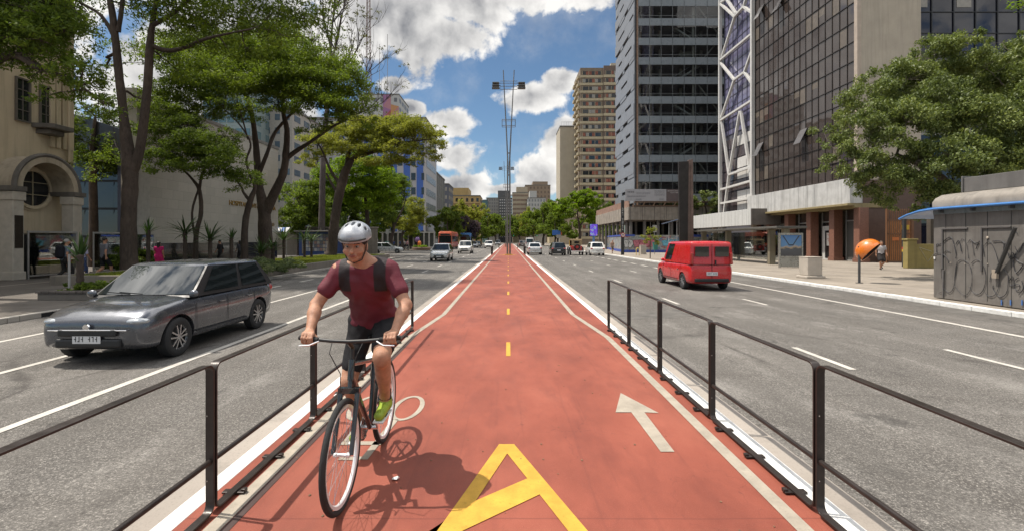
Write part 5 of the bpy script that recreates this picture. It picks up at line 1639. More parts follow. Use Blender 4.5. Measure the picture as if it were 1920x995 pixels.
struct('planter_bed', MB().bx(-17.2, -11.62, 18.4, 46, -.12, .26), mat('bed_soil', (.06, .05, .035), .95, scale=4, bump=.4))
BEDW = mat('bed_wall_concrete', (.21, .185, .155), .85, scale=1.2, bump=.3, streak=.4, dirt=.5)
mb = MB().bx(-11.62, -11.42, 18.2, 46.2, -.11, .36).bx(-17.4, -17.2, 18.2, 46.2, -.11, .36).bx(-17.2, -11.62, 18.2, 18.4, -.11, .36).bx(-17.2, -11.62, 46.0, 46.2, -.11, .36)
tag(mb.build('bed_wall', BEDW, bevel=.02), 'low concrete wall round the long grass bed beside the road', 'low wall')

def blades(name, region, n, h, seed, leaf, kind='stuff', zf=None):
    """short grass: single bent blades"""
    rng = np.random.default_rng(seed)
    x0, x1, y0, y1, z = region
    P = np.stack([rng.uniform(x0, x1, n), rng.uniform(y0, y1, n), np.full(n, z)], 1)
    a = rng.uniform(0, 6.283, n); s = np.stack([np.cos(a), np.sin(a), np.zeros(n)], 1)
    H = h * rng.uniform(.4, 1.3, n)[:, None]
    ln = rng.normal(size=(n, 3)) * .45; ln[:, 2] = 1
    tip = P + ln * H
    w = .012 * (1 + P[:, 1:2] * .03)
    V = np.stack([P - s * w, P + s * w, tip + s * w * .3, tip - s * w * .3], 1).reshape(-1, 3)
    o = link_mesh(name, mesh_np(name, V, np.arange(4 * n).reshape(n, 4)), leaf)
    return tag(o, kind=kind)
LF_GRASS = m_leaf('grass_blade', (.09, .12, .016), (.20, .235, .030), (.33, .34, .06), rough=.6, trans=.3)
o = blades('grass', (-17.1, -11.65, 18.6, 45.9, .26), 60000, .10, 71, LF_GRASS)
tag(o, 'sunlit short grass inside the long walled bed', 'grass')
# pale bushy ground plants at the near end of the bed
for i, (px, py, Y, lab) in enumerate(((470, 492, 25.0, 'pale grey green bush at the foot of the wavy trunk'), (520, 494, 24.0, 'low pale shrub on the grass under the spiky yucca'), (500, 497, 22.0, 'low grey green shrub nearest the bed wall'))):
    p = W(px, py, Y)
    me, _ = leaf_mesh('shrub', [(0, 0, .25, .9, .8, .28), (.7, .3, .2, .6, .6, .25), (-.7, -.2, .2, .6, .6, .25)], 2600, .16, 80 + i, aspect=.25, up=.2, droop=.1, sub=8)
    o = link_mesh('shrub', me, m_leaf('leaf_pale_shrub', (.07, .10, .05), (.15, .19, .09), (.26, .28, .15)) if i == 0 else bpy.data.materials['leaf_pale_shrub'], loc=(p.x, Y, .26))
    tag(o, lab, 'shrub', 'pale shrubs in the grass bed')
# dark hedge behind the glass fence
for i, (x, y, lab) in enumerate(((-20.9, 25.9, 'dark clipped bush behind the tall glass fence'), (-20.9, 27.3, 'dark bush at the foot of the grey pillar behind the glass'))):
    me, _ = leaf_mesh('bush', [(0, 0, .7, .6, .8, .55), (.1, .5, .5, .5, .5, .5), (0, -.5, .5, .5, .5, .5)], 3500, .13, 85 + i, **ROUND)
    tag(link_mesh('bush', me, LF_DARK, loc=(x, y, 0)), lab, 'bush', 'bushes behind the glass fence')
# ------------------------------------------------------------------ people: one continuous surface from tapered limbs
def surface_nets(F, o, h):
    s = F < 0
    c = [s[i:s.shape[0] - 1 + i, j:s.shape[1] - 1 + j, k:s.shape[2] - 1 + k] for i in (0, 1) for j in (0, 1) for k in (0, 1)]
    cnt = sum(x.astype(np.int8) for x in c)
    mixed = (cnt > 0) & (cnt < 8)
    I, J, K = np.nonzero(mixed)
    ids = -np.ones(mixed.shape, np.int64); ids[I, J, K] = np.arange(len(I))
    acc = np.zeros((len(I), 3)); num = np.zeros(len(I))
    cor = [(i, j, k) for i in (0, 1) for j in (0, 1) for k in (0, 1)]
    val = {q: F[I + q[0], J + q[1], K + q[2]] for q in cor}
    for a in cor:
        for ax in range(3):
            if a[ax] == 0:
                b = list(a); b[ax] = 1; b = tuple(b)
                va, vb = val[a], val[b]
                x = (va < 0) != (vb < 0)
                t = np.where(x, va / np.where(x, va - vb, 1), 0)
                p = np.array(a, float)[None] + np.zeros((len(I), 1)); p[:, ax] += t
                acc += p * x[:, None]; num += x
    V = np.array(o) + h * (np.stack([I, J, K], 1) + acc / num[:, None])
    quads = []
    for ax in range(3):
        sl0 = [slice(None)] * 3; sl1 = [slice(None)] * 3
        sl0[ax] = slice(0, -1); sl1[ax] = slice(1, None)
        a, b = s[tuple(sl0)], s[tuple(sl1)]
        i, j, k = np.nonzero(a != b)
        flip = a[i, j, k]
        u, v = [x for x in range(3) if x != ax]
        idx = np.stack([i, j, k], 1)
        ok = (idx[:, u] > 0) & (idx[:, v] > 0) & (idx[:, u] < F.shape[u] - 1) & (idx[:, v] < F.shape[v] - 1)
        idx, flip = idx[ok], flip[ok]
        def cell(du, dv):
            q = idx.copy(); q[:, u] += du; q[:, v] += dv
            return ids[q[:, 0], q[:, 1], q[:, 2]]
        Q = np.stack([cell(-1, -1), cell(0, -1), cell(0, 0), cell(-1, 0)], 1)
        if ax == 1: flip = ~flip
        Q[~flip] = Q[~flip][:, ::-1]
        quads.append(Q)
    Q = np.concatenate(quads)
    Q = Q[(Q >= 0).all(1)]
    return V, Q

class Sdf:
    def __init__(self, lo, hi, h):
        self.o = np.array(lo, float); self.h = h
        n = np.ceil((np.array(hi) - self.o) / h).astype(int) + 1
        self.F = np.full(n, .5, np.float32)

    def _sub(self, lo, hi):
        a = np.maximum(0, np.floor((np.array(lo) - self.o) / self.h).astype(int))
        b = np.minimum(self.F.shape, np.ceil((np.array(hi) - self.o) / self.h).astype(int) + 1)
        sl = tuple(slice(x, y) for x, y in zip(a, b))
        g = [self.o[i] + self.h * np.arange(a[i], b[i], dtype=np.float32) for i in range(3)]
        return sl, g[0][:, None, None], g[1][None, :, None], g[2][None, None, :]

    def _put(self, sl, d, k, sub=False):
        f = self.F[sl]
        if sub:
            hh = np.clip(.5 - .5 * (f + d) / k, 0, 1)
            self.F[sl] = f * (1 - hh) - d * hh + k * hh * (1 - hh)
        else:
            hh = np.clip(.5 + .5 * (f - d) / k, 0, 1)
            self.F[sl] = f * (1 - hh) + d * hh - k * hh * (1 - hh)

    def cone(self, a, b, r0, r1, k=.02, flat=None):
        """tapered limb from a to b; flat=(axis vector, factor) squashes it"""
        a, b = np.array(a, np.float32), np.array(b, np.float32)
        m = max(r0, r1) * 1.6 + k + .06
        sl, x, y, z = self._sub(np.minimum(a, b) - m, np.maximum(a, b) + m)
        d = b - a; L = max(1e-9, float(d @ d))
        t = np.clip(((x - a[0]) * d[0] + (y - a[1]) * d[1] + (z - a[2]) * d[2]) / L, 0, 1)
        qx, qy, qz = x - a[0] - t * d[0], y - a[1] - t * d[1], z - a[2] - t * d[2]
        if flat is not None:
            ax = np.array(flat[0], np.float32); ax /= np.linalg.norm(ax)
            pr = qx * ax[0] + qy * ax[1] + qz * ax[2]
            q2 = qx * qx + qy * qy + qz * qz + pr * pr * (flat[1] ** 2 - 1)
        else:
            q2 = qx * qx + qy * qy + qz * qz
        self._put(sl, np.sqrt(np.maximum(q2, 0)) - (r0 + (r1 - r0) * t), k)
        return self

    def egg(self, c, r, k=.015, M=None, sub=False):
        """ellipsoid, M rotates into its own axes"""
        c = np.array(c, np.float32); r = np.array(r, np.float32)
        m = r.max() + k + .05
        sl, x, y, z = self._sub(c - m, c + m)
        x, y, z = x - c[0], y - c[1], z - c[2]
        if M is not None:
            M = np.array(M, np.float32)
            x, y, z = (M[i, 0] * x + M[i, 1] * y + M[i, 2] * z for i in range(3))
        q = np.sqrt((x / r[0]) ** 2 + (y / r[1]) ** 2 + (z / r[2]) ** 2)
        q2 = np.sqrt((x / r[0] ** 2) ** 2 + (y / r[1] ** 2) ** 2 + (z / r[2] ** 2) ** 2)
        self._put(sl, q * (q - 1) / np.maximum(q2, 1e-6), k, sub)
        return self

    def cut(self, p, n):
        """keep the side the normal n points away from"""
        n = np.array(n, float); n /= np.linalg.norm(n)
        sl, x, y, z = self._sub(self.o, self.o + self.h * np.array(self.F.shape))
        d = (x - p[0]) * n[0] + (y - p[1]) * n[1] + (z - p[2]) * n[2]
        self.F = np.maximum(self.F, d.astype(np.float32))
        return self

    def folds(self, amp, f=1.0):
        """pulled cloth: shallow slanting creases"""
        g = [(self.o[i] + self.h * np.arange(self.F.shape[i], dtype=np.float32)) for i in range(3)]
        x, y, z = g[0][:, None, None], g[1][None, :, None], g[2][None, None, :]
        w = np.sin(f * (46 * z + 30 * np.abs(x) + 9 * y) + 2.5 * np.sin(f * (17 * x - 11 * z))) * np.sin(f * (14 * x + 9 * z + 12 * y) + 1.3)
        w += .7 * np.sin(f * (31 * z - 38 * x + 20 * y) + 2 * np.sin(13 * z)) * np.sin(f * (8 * z + 11 * x + 2))
        self.F += (amp * w).astype(np.float32)
        return self

    def mesh(self, name):
        V, Q = surface_nets(self.F, self.o, self.h)
        me = mesh_np(name, V, Q)
        me.polygons.foreach_set('use_smooth', [True] * len(me.polygons))
        return me

def skin(name, col):
    m = mat(name, col, .52, var=.2, scale=22, spec=.35, bump=.25, bscale=170)
    b = m.node_tree.nodes['Principled BSDF']
    b.inputs['Subsurface Weight'].default_value = .15
    b.inputs['Subsurface Radius'].default_value = (.012, .005, .003)
    return m
SKIN_A = skin('skin_tan', (.42, .22, .14))
SKIN_B = skin('skin_brown', (.22, .11, .07))
HAIR_D = mat('hair_dark', (.016, .011, .009), .5, bump=.5, bscale=120)
HAIR_G = mat('hair_grey', (.33, .31, .29), .6, bump=.5, bscale=120)
def cloth(name, col): return mat(name, col, .85, var=.16, scale=7, bump=.45, bscale=14, spec=.25)

def ik(hip, foot, L1, L2, pole):
    """knee or elbow position"""
    hip, foot, pole = Vector(hip), Vector(foot), Vector(pole)
    d = foot - hip; L = min(d.length, (L1 + L2) * .999)
    dn = d.normalized()
    a = (L1 * L1 - L2 * L2 + L * L) / (2 * L)
    h = math.sqrt(max(0, L1 * L1 - a * a))
    pp = (pole - dn * pole.dot(dn)).normalized()
    return hip + dn * a + pp * h

def head_parts(S, c, M, s=1.0):
    """skull, jaw, nose, ears, neck is added by the caller. M columns: right, forward, up"""
    def p(x, y, z): return c + M @ Vector((x, y, z)) * s
    R3 = np.array(M.transposed())
    S.egg(p(0, -.012, .035), (.075 * s, .096 * s, .085 * s), .02, R3)
    S.egg(p(0, .022, -.03), (.062 * s, .078 * s, .085 * s), .03, R3)
    S.egg(p(0, .062, -.088), (.030 * s, .026 * s, .020 * s), .02, R3)
    for sx in (-1, 1):
        S.egg(p(.033 * sx, .100, .002), (.018 * s, .016 * s, .011 * s), .012, R3, sub=True)
        S.egg(p(.074 * sx, -.005, -.012), (.012 * s, .022 * s, .034 * s), .008, R3)
        S.egg(p(.045 * sx, .062, -.035), (.026 * s, .024 * s, .022 * s), .02, R3)
    S.cone(p(0, .092, .005), p(0, .118, -.034), .009 * s, .015 * s, .012)
    S.cone(p(-.035, .088, .022), p(.035, .088, .022), .012 * s, .012 * s, .014)
    S.cone(p(-.020, .094, -.066), p(.020, .094, -.066), .0085 * s, .0085 * s, .006)
    S.cone(p(-.018, .092, -.055), p(.018, .092, -.055), .007 * s, .007 * s, .004)

def hand(S, w, d, n, thumb, curl=.35, grip=None, s=1.0):
    """palm and five fingers; w wrist, d finger direction, n palm normal, thumb side vector"""
    w, d, n, th = (Vector(x) for x in (w, d, n, thumb))
    d, n, th = d.normalized(), n.normalized(), th.normalized()
    pc = w + d * .085 * s
    for q in (-.027, -.009, .009, .027):
        S.cone(w + th * q * .7 * s + d * .015 * s, w + d * .088 * s + th * q * 1.15 * s, .0135 * s, .0125 * s, .012)
    for i, (q, L) in enumerate(((.031, .070), (.0105, .080), (-.0105, .074), (-.031, .058))):
        a = pc + th * q * s
        dd = d.copy(); seg = (.46, .31, .23)
        ang = curl
        r = .0098 * s
        for j, f in enumerate(seg):
            dd = (dd * math.cos(ang) + n * math.sin(ang)).normalized()
            b = a + dd * L * f * s
            S.cone(a, b, r, r * .9, .004)
            a = b; r *= .9
            nn = n - dd * n.dot(dd)
            if grip: 
                # keep bending about the finger's own axis
                side = th
                n2 = side.cross(dd)
                n = n2 if n2.dot(n) > 0 else -n2
        n = Vector(n)
    a = w + d * .03 * s + th * .027 * s
    t1 = (th * .75 + d * .6 + Vector(n) * .25).normalized()
    b = a + t1 * .04 * s
    S.cone(a, b, .0145 * s, .012 * s, .01)
    t2 = (d * .9 + Vector(n) * (.75 if grip else .3) + th * .1).normalized()
    S.cone(b, b + t2 * .034 * s, .0118 * s, .0095 * s, .005)

def walker(label, loc, heading, h=1.72, stride=.30, swing=.28, top=None, top_col=(.3, .3, .35), legs='trousers', leg_col=(.02, .02, .025), sleeve=.5,
           skin_m=None, hair='short', hair_m=None, shoe_col=(.03, .03, .03), phase=1, bag=None, res=.014, group='pedestrians', lean=.03, pose='walk'):
    """a standing or walking figure facing local +y"""
    skin_m, hair_m = skin_m or SKIN_A, hair_m or HAIR_D
    s = h / 1.75
    root = thing('person', label, 'person', loc, heading, group)
    def V(x, y, z): return Vector((x, y, z)) * s
    S = Sdf((-.5 * s, -.65 * s, -.02), (.5 * s, .65 * s, 1.82 * s), res)
    hipz = .91 - .03 * (stride / .3)
    pel = V(0, 0, hipz + .05); chest = V(0, lean * .6, 1.30); neck = V(0, lean, 1.47); head = V(0, lean + .015, 1.625)
    fl = ((0, 1, 0), 1.45)
    def torso(T, e):
        T.cone(pel + V(-.06, 0, -.02), pel + V(.06, 0, -.02), .125 * s + e, .125 * s + e, .05, fl)
        T.cone(pel + V(0, 0, .05), chest + V(0, 0, -.08), .140 * s + e, .150 * s + e, .05, fl)
        T.cone(chest + V(-.06, 0, 0), chest + V(.06, 0, 0), .140 * s + e, .140 * s + e, .06, fl)
        T.cone(chest + V(-.13, 0, .09), chest + V(.13, 0, .09), .072 * s + e, .072 * s + e, .06)
    torso(S, 0)
    S.cone(chest + V(0, 0, .1), head, .062 * s, .056 * s, .03)
    M = Matrix.Identity(3)
    head_parts(S, head, M, s)
    limbsJ = {}
    for sx in (-1, 1):
        f = stride * phase * sx if pose == 'walk' else .02 * sx
        hip = pel + V(.092 * sx, 0, -.06)
        lift = .10 if (pose == 'walk' and f < 0) else 0
        foot = V(.085 * sx, f - .02, .085 + lift)
        knee = ik(hip, foot, .435 * s, .42 * s, V(.05 * sx, 1, 0))
        S.cone(hip, knee, .082 * s, .055 * s, .03); S.cone(knee, foot, .055 * s, .036 * s, .02)
        S.cone(knee + V(0, -.015, -.06), knee.lerp(foot, .5), .052 * s, .044 * s, .02)
        toe = foot + V(.01 * sx, .15, -.055 - lift * .4)
        S.cone(foot + V(0, -.04, -.045), toe, .036 * s, .028 * s, .02)
        sh = chest + V(.185 * sx, 0, .11)
        a = -swing * phase * sx if pose == 'walk' else .05
        el = sh + V(.05 * sx, math.sin(a) * .28 - .02, -.27)
        wr = el + V(.02 * sx, math.sin(a) * .22 + .07, -.225)
        S.cone(sh, el, .050 * s, .038 * s, .03); S.cone(el, wr, .038 * s, .026 * s, .015)
        hand(S, wr, (wr - el).normalized(), Vector((-sx, 0, 0)), Vector((0, 1, 0)), .3, None, s)
        limbsJ[sx] = (hip, knee, foot, toe, sh, el, wr)
    link_mesh('body', S.mesh('body'), skin_m, root)
    T = Sdf((-.5 * s, -.5 * s, .6 * s), (.5 * s, .5 * s, 1.6 * s), res)
    torso(T, .012)
    for sx in (-1, 1):
        hip, knee, foot, toe, sh, el, wr = limbsJ[sx]
        end = sh.lerp(el, min(1, sleeve * 2)) if sleeve <= .5 else el
        T.cone(sh, end, .066 * s, .058 * s, .03)
        if sleeve > .5: T.cone(el, el.lerp(wr, .9), .055 * s, .042 * s, .02)
    T.cut(V(0, 0, hipz - .04), (0, 0, -1)); T.cut(neck + V(0, 0, -.01), (0, .1, 1))
    link_mesh('shirt', T.mesh('shirt'), top or cloth('cloth_%.2f_%.2f_%.2f' % top_col, top_col), root)
    B = Sdf((-.45 * s, -.65 * s, -.02), (.45 * s, .65 * s, 1.2 * s), res)
    B.cone(pel + V(-.06, 0, -.02), pel + V(.06, 0, -.02), .134 * s, .134 * s, .05, fl)
    B.cone(pel + V(-.05, 0, .06), pel + V(.05, 0, .06), .128 * s, .128 * s, .05, fl)
    for sx in (-1, 1):
        hip, knee, foot, toe, sh, el, wr = limbsJ[sx]
        if legs == 'skirt':
            B.cone(hip, hip.lerp(knee, .75), .115 * s, .13 * s, .08)
        elif legs == 'shorts':
            B.cone(hip, hip.lerp(knee, .85), .098 * s, .085 * s, .03)
        else:
            B.cone(hip, knee, .096 * s, .07 * s, .03); B.cone(knee, foot + V(0, 0, -.02), .068 * s, .056 * s, .02)
    B.cut(V(0, 0, hipz + .13), (0, 0, 1))
    if legs == 'skirt': B.cut(V(0, 0, .5), (0, 0, -1))
    if legs == 'shorts': B.cut(V(0, 0, .53), (0, 0, -1))
    link_mesh({'skirt': 'skirt', 'shorts': 'shorts'}.get(legs, 'trousers'), B.mesh('legwear'), cloth('cloth_%.2f_%.2f_%.2f' % leg_col, leg_col), root)
    H = Sdf(head - V(.2, .2, .45), head + V(.2, .2, .2), res * .8)
    H.egg(head + V(0, -.018, .045), (.084 * s, .100 * s, .088 * s), .01)
    if hair == 'long':
        H.cone(head + V(0, -.05, .02), head + V(0, -.07, -.20), .088 * s, .07 * s, .03)
    H.egg(head + V(0, .085, -.035), (.075 * s, .075 * s, .085 * s), .01, sub=True)
    if hair != 'long': H.cut(head + V(0, 0, -.03), (0, .35, -1))
    link_mesh('hair', H.mesh('hair'), hair_m, root)
    for sx in (-1, 1):
        hip, knee, foot, toe, sh, el, wr = limbsJ[sx]
        Q = Sdf(np.minimum(foot, toe) - .12, np.maximum(foot, toe) + .12, res * .7)
        Q.cone(foot + V(0, -.045, -.045), toe, .044 * s, .036 * s, .02)
        Q.cone(foot + V(0, -.02, -.02), foot + V(0, -.01, .02), .045 * s, .044 * s, .02)
        Q.cut((0, 0, foot.z + .01), (0, 0, 1))
        link_mesh('shoe', Q.mesh('shoe'), cloth('shoe_%.2f_%.2f_%.2f' % shoe_col, shoe_col), root)
    if bag == 'backpack':
        K = Sdf(chest - V(.25, .42, .45), chest + V(.25, .1, .25), res)
        K.cone(chest + V(-.05, -.2, .08), chest + V(-.05, -.21, -.24), .12 * s, .13 * s, .05)
        K.cone(chest + V(.05, -.2, .08), chest + V(.05, -.21, -.24), .12 * s, .13 * s, .05)
        ob = link_mesh('backpack', K.mesh('backpack'), cloth('cloth_backpack', (.012, .012, .016)), loc=loc, rotz=heading)
        tag(ob, 'bulging black backpack worn by the grey haired man', 'backpack')
    return root

# ------------------------------------------------------------------ bicycle and rider, riding towards us
BX, BY = -1.05, 3.56
BLACK_R = mat('tyre_rubber', (.018, .018, .018), .8, bump=.3, bscale=60)
STEEL = mat('bright_metal', (.62, .62, .63), .25, 1.0, var=.06)
FRAMEP = mat('bike_frame_paint', (.025, .028, .03), .25, coat=.6)
def wheel_mesh(root, y, name):
    hub = Vector((0, y, .345))
    prof = []
    for i in range(13):
        a = 2 * math.pi * i / 12
        prof.append((.326 + .019 * math.cos(a), .019 * math.sin(a)))
    w = MB().lathe(prof, hub, 56, 'X').build(name, BLACK_R, root, smooth=60)
    mb = MB()
    mb.lathe([(.300, -.012), (.306, -.014), (.285, -.010), (.279, 0), (.285, .010), (.306, .014), (.300, .012)], hub, 56, 'X')
    mb.lathe([(.0, -.052), (.014, -.052), (.018, -.034), (.012, -.028), (.012, .028), (.018, .034), (.014, .052), (0, .052)], hub, 12, 'X')
    mb.build('rim', mat('rim_silver', (.80, .80, .80), .4, .4, var=.05), w, smooth=40)
    sp = MB()
    for i in range(28):
        a = 2 * math.pi * i / 28
        sx = .032 if i % 2 else -.032
        a2 = a + (.35 if i % 4 < 2 else -.35)
        sp.tube([hub + Vector((sx, math.cos(a2) * .018, math.sin(a2) * .018)), hub + Vector((sx * .15, math.cos(a) * .284, math.sin(a) * .284))], .0013, 4, cap=False)
    sp.build('spokes', STEEL, w)
    return w
bike = thing('bicycle', 'dark mountain bike with silver rims ridden along the red track', 'bicycle', (BX, BY, 0), math.pi)
wheel_mesh(bike, .53, 'front_wheel')
wheel_mesh(bike, -.52, 'rear_wheel')
BB, HT, HB, ST = Vector((0, -.08, .285)), Vector((0, .335, .90)), Vector((0, .365, .77)), Vector((0, -.205, .80))
mb = MB()
mb.tube([BB, HB + Vector((0, -.005, .02))], .019, 10); mb.tube([ST + Vector((0, .01, -.03)), HT + Vector((0, 0, -.03))], .0165, 10); mb.tube([BB, ST], .0165, 10); mb.tube([HB, HT], .022, 10)
for s in (-1, 1):
    mb.tube([BB + Vector((.03 * s, -.02, 0)), Vector((.062 * s, -.52, .345))], [.011, .008], 8)
    mb.tube([ST + Vector((.01 * s, 0, -.06)), Vector((.055 * s, -.3, .62)), Vector((.062 * s, -.52, .345))], [.009, .009, .007], 8)
mb.build('frame', FRAMEP, bike, smooth=50)
mb = MB()
for s in (-1, 1):
    mb.tube([Vector((.055 * s, .39, .70)), Vector((.058 * s, .53, .345))], [.018, .015], 10)
mb.box((0, .385, .71), (.14, .045, .035)); mb.tube([HB, Vector((0, .385, .71))], .016, 8)
mb.build('fork', FRAMEP, bike, smooth=50)
mb = MB()
mb.tube([HT, HT + Vector((0, -.01, .09))], .014, 8); mb.tube([HT + Vector((0, -.01, .08)), Vector((0, .40, 1.03))], .015, 8)
mb.tube([Vector((-.33, .375, 1.055)), Vector((-.12, .405, 1.04)), Vector((0, .405, 1.035)), Vector((.12, .405, 1.04)), Vector((.33, .375, 1.055))], .0125, 10)
hb = mb.build('handlebar', mat('matt_black', (.02, .02, .02), .45), bike, smooth=50)
for s in (-1, 1):
    MB().tube([Vector((.2 * s, .40, 1.045)), Vector((.335 * s, .374, 1.056))], .0165, 10).build('grip', BLACK_R, hb, smooth=50)
    MB().tube([Vector((.19 * s, .42, 1.04)), Vector((.24 * s, .45, 1.02)), Vector((.31 * s, .44, 1.015))], .006, 6).build('brake_lever', STEEL, hb, smooth=50)
mb = MB()
for s in (-1, 1):
    mb.tube([Vector((.10 * s, .43, 1.03)), Vector((.09 * s, .50, .98)), Vector((.03 * s, .47, .84)), Vector((.05 * s, .42, .7))], .003, 5)
mb.build('cable', BLACK_R, bike)
mb = MB().ball((0, -.30, .955), (.075, .09, .028)).ball((0, -.17, .955), (.028, .12, .022)); mb.tube([ST, Vector((0, -.235, .95))], .0135, 8)
mb.build('saddle', mat('saddle_black', (.015, .015, .015), .5), bike, smooth=60)
PL, PR_ = BB + Vector((-.115, .115, .125)), BB + Vector((.115, -.115, -.125))
mb = MB()
for s, p in ((-1, PL), (1, PR_)):
    c = BB + Vector((.055 * s, 0, 0))
    mb.bar(c, Vector((.075 * s, p.y, p.z)), .012, .022)
mb.lathe([(.0, .045), (.085, .045), (.085, .049), (0, .049)], BB, 24, 'X')
mb.tube([BB + Vector((-.06, 0, 0)), BB + Vector((.06, 0, 0))], .016, 10)
mb.build('crank', STEEL, bike, smooth=40)
for p in (PL, PR_):
    MB().box(p, (.09, .085, .018)).build('pedal', mat('matt_black', (.02, .02, .02)), bike, bevel=.004)
mb = MB()
for z, dz in ((.085, .035), (-.085, -.035)):
    mb.bar(BB + Vector((.047, 0, z)), Vector((.047, -.52, .345 + dz)), .006, .008)
mb.lathe([(0, .035), (.05, .035), (.035, .06), (0, .06)], (0, -.52, .345), 20, 'X')
mb.build('chain', mat('chain_steel', (.12, .11, .1), .4, .9), bike)
# ------------------------------------------------------------------ the rider (same local frame as the bicycle: +y is forward)
rider = thing('person', 'cyclist in a maroon shirt, black shorts and silver helmet leaning on the handlebar', 'person', (BX, BY, 0), math.pi)
RZN = .006
S = Sdf((-.52, -.62, .0), (.52, .72, 1.90), RZN)
pel, wst, chest, neckb = Vector((0, -.23, 1.085)), Vector((0, -.14, 1.20)), Vector((0, .0, 1.40)), Vector((0, .075, 1.515))
head = Vector((.03, .17, 1.665))
hm = Matrix.Rotation(R(4), 3, 'Z') @ Matrix.Rotation(R(-8), 3, 'X')
lean = Vector((0, -.55, .35)).normalized()
fl = ((0, .80, -.45), 1.38)
def r_torso(T, e):
    T.cone(pel + Vector((-.07, 0, -.02)), pel + Vector((.07, 0, -.02)), .125 + e, .125 + e, .05)
    T.cone(pel, wst, .135 + e, .138 + e, .06, fl)
    T.cone(wst, chest, .138 + e, .150 + e, .06, fl)
    T.cone(chest + Vector((-.075, 0, 0)), chest + Vector((.075, 0, 0)), .130 + e, .130 + e, .06, fl)
    T.cone(chest + Vector((-.14, .02, .075)), chest + Vector((.14, .02, .075)), .070 + e, .070 + e, .06)
r_torso(S, 0)
S.cone(neckb + Vector((0, -.03, -.03)), head + Vector((0, -.02, -.03)), .064, .058, .03)
S.cone(chest + Vector((-.12, .03, .10)), neckb + Vector((0, -.01, .02)), .045, .05, .05); S.cone(chest + Vector((.12, .03, .10)), neckb + Vector((0, -.01, .02)), .045, .05, .05)
head_parts(S, head, hm, 1.0)
RJ = {}
for sx, ped in ((-1, PL), (1, PR_)):
    hip = pel + Vector((.095 * sx, .02, -.04))
    ank = ped + Vector((.012 * sx, -.075, .115))
    knee = ik(hip, ank, .445, .43, Vector((.16 * sx, 1, .25)))
    S.cone(hip, knee, .090, .060, .035); S.cone(knee, ank, .056, .038, .02)
    S.cone(knee + (ank - knee) * .14 + Vector((0, -.018, 0)), knee + (ank - knee) * .52 + Vector((0, -.012, 0)), .052, .046, .025)
    S.cone(knee + Vector((0, .022, .01)), knee + Vector((0, .02, -.03)), .038, .034, .03)
    toe = ped + Vector((.012 * sx, .085, .035))
    S.cone(ank + Vector((0, -.035, -.06)), toe, .034, .028, .02); S.cone(ank, ank + Vector((0, -.02, -.05)), .04, .036, .02)
    sh = chest + Vector((.185 * sx, .03, .075))
    wr = Vector((.285 * sx, .335, 1.085))
    el = ik(sh, wr, .29, .255, Vector((.9 * sx, -.35, -.55)))
    S.cone(sh, el, .054, .042, .03); S.cone(el, el.lerp(wr, .35), .042, .043, .02); S.cone(el.lerp(wr, .3), wr, .043, .027, .02)
    S.cone(sh + Vector((0, .01, .005)), sh.lerp(el, .45), .058, .046, .03)
    # hand closed round the grip: fingers go over the bar and curl under it
    bar = Vector((.272 * sx, .386, 1.05))
    axis = Vector((1, -.10 * sx, .04 * sx)).normalized()
    kn = bar + Vector((0, .012, .033))
    for q in (-.027, -.009, .009, .027):
        S.cone(wr + axis * q * .6, kn + axis * q * 1.15 + Vector((0, -.008, 0)), .0155, .0135, .014)
    for q, rr in ((-.031, .0102), (-.0105, .0104), (.0105, .0102), (.031, .0092)):
        a0 = kn + axis * q * 1.05
        pts = [a0 + Vector((0, -.004, .0))]
        for ang in (62, 15, -40, -95):
            pts.append(bar + axis * q * 1.05 + Vector((0, math.cos(R(ang)), math.sin(R(ang)))) * (.0285 + .002))
        for i in range(len(pts) - 1):
            S.cone(pts[i], pts[i + 1], rr, rr * .95, .0035)
    tin = bar - axis * .043 * sx
    S.cone(wr - axis * .025 * sx + Vector((0, .02, -.006)), tin + Vector((0, -.022, .006)), .0145, .0125, .01)
    S.cone(tin + Vector((0, -.022, .006)), tin + Vector((0, .0, -.028)) + axis * .008 * sx, .012, .011, .006)
    S.cone(tin + Vector((0, .0, -.028)) + axis * .008 * sx, tin + Vector((0, .024, -.024)) + axis * .014 * sx, .011, .0095, .005)
    RJ[sx] = (hip, knee, ank, toe, sh, el, wr)
link_mesh('body', S.mesh('body'), SKIN_A, rider)
# maroon cycling shirt with darker shoulders
T = Sdf((-.5, -.5, .85), (.5, .4, 1.70), .007)
r_torso(T, .012)
T.cone(chest + Vector((-.12, .03, .10)), neckb + Vector((0, -.03, -.02)), .055, .06, .05); T.cone(chest + Vector((.12, .03, .10)), neckb + Vector((0, -.03, -.02)), .055, .06, .05)
for sx in (-1, 1):
    hip, knee, ank, toe, sh, el, wr = RJ[sx]
    d = (el - sh).normalized()
    T.cone(sh, sh + d * .17, .068, .064, .035)
upd = (chest - pel).normalized()
T.cut(pel + upd * .02, -upd)
T.cut(neckb + Vector((0, -.01, .045)), (0, .75, .9))
m = mat('maroon_jersey', (.115, .010, .022), .75, var=.2, scale=6, bump=.5, bscale=9)
nt_ = NT(m.node_tree); bs = nt_.n['Principled BSDF']
tcx = nt_.node('ShaderNodeTexCoord').outputs['Object']; spx = nt_.node('ShaderNodeSeparateXYZ', {'Vector': tcx})
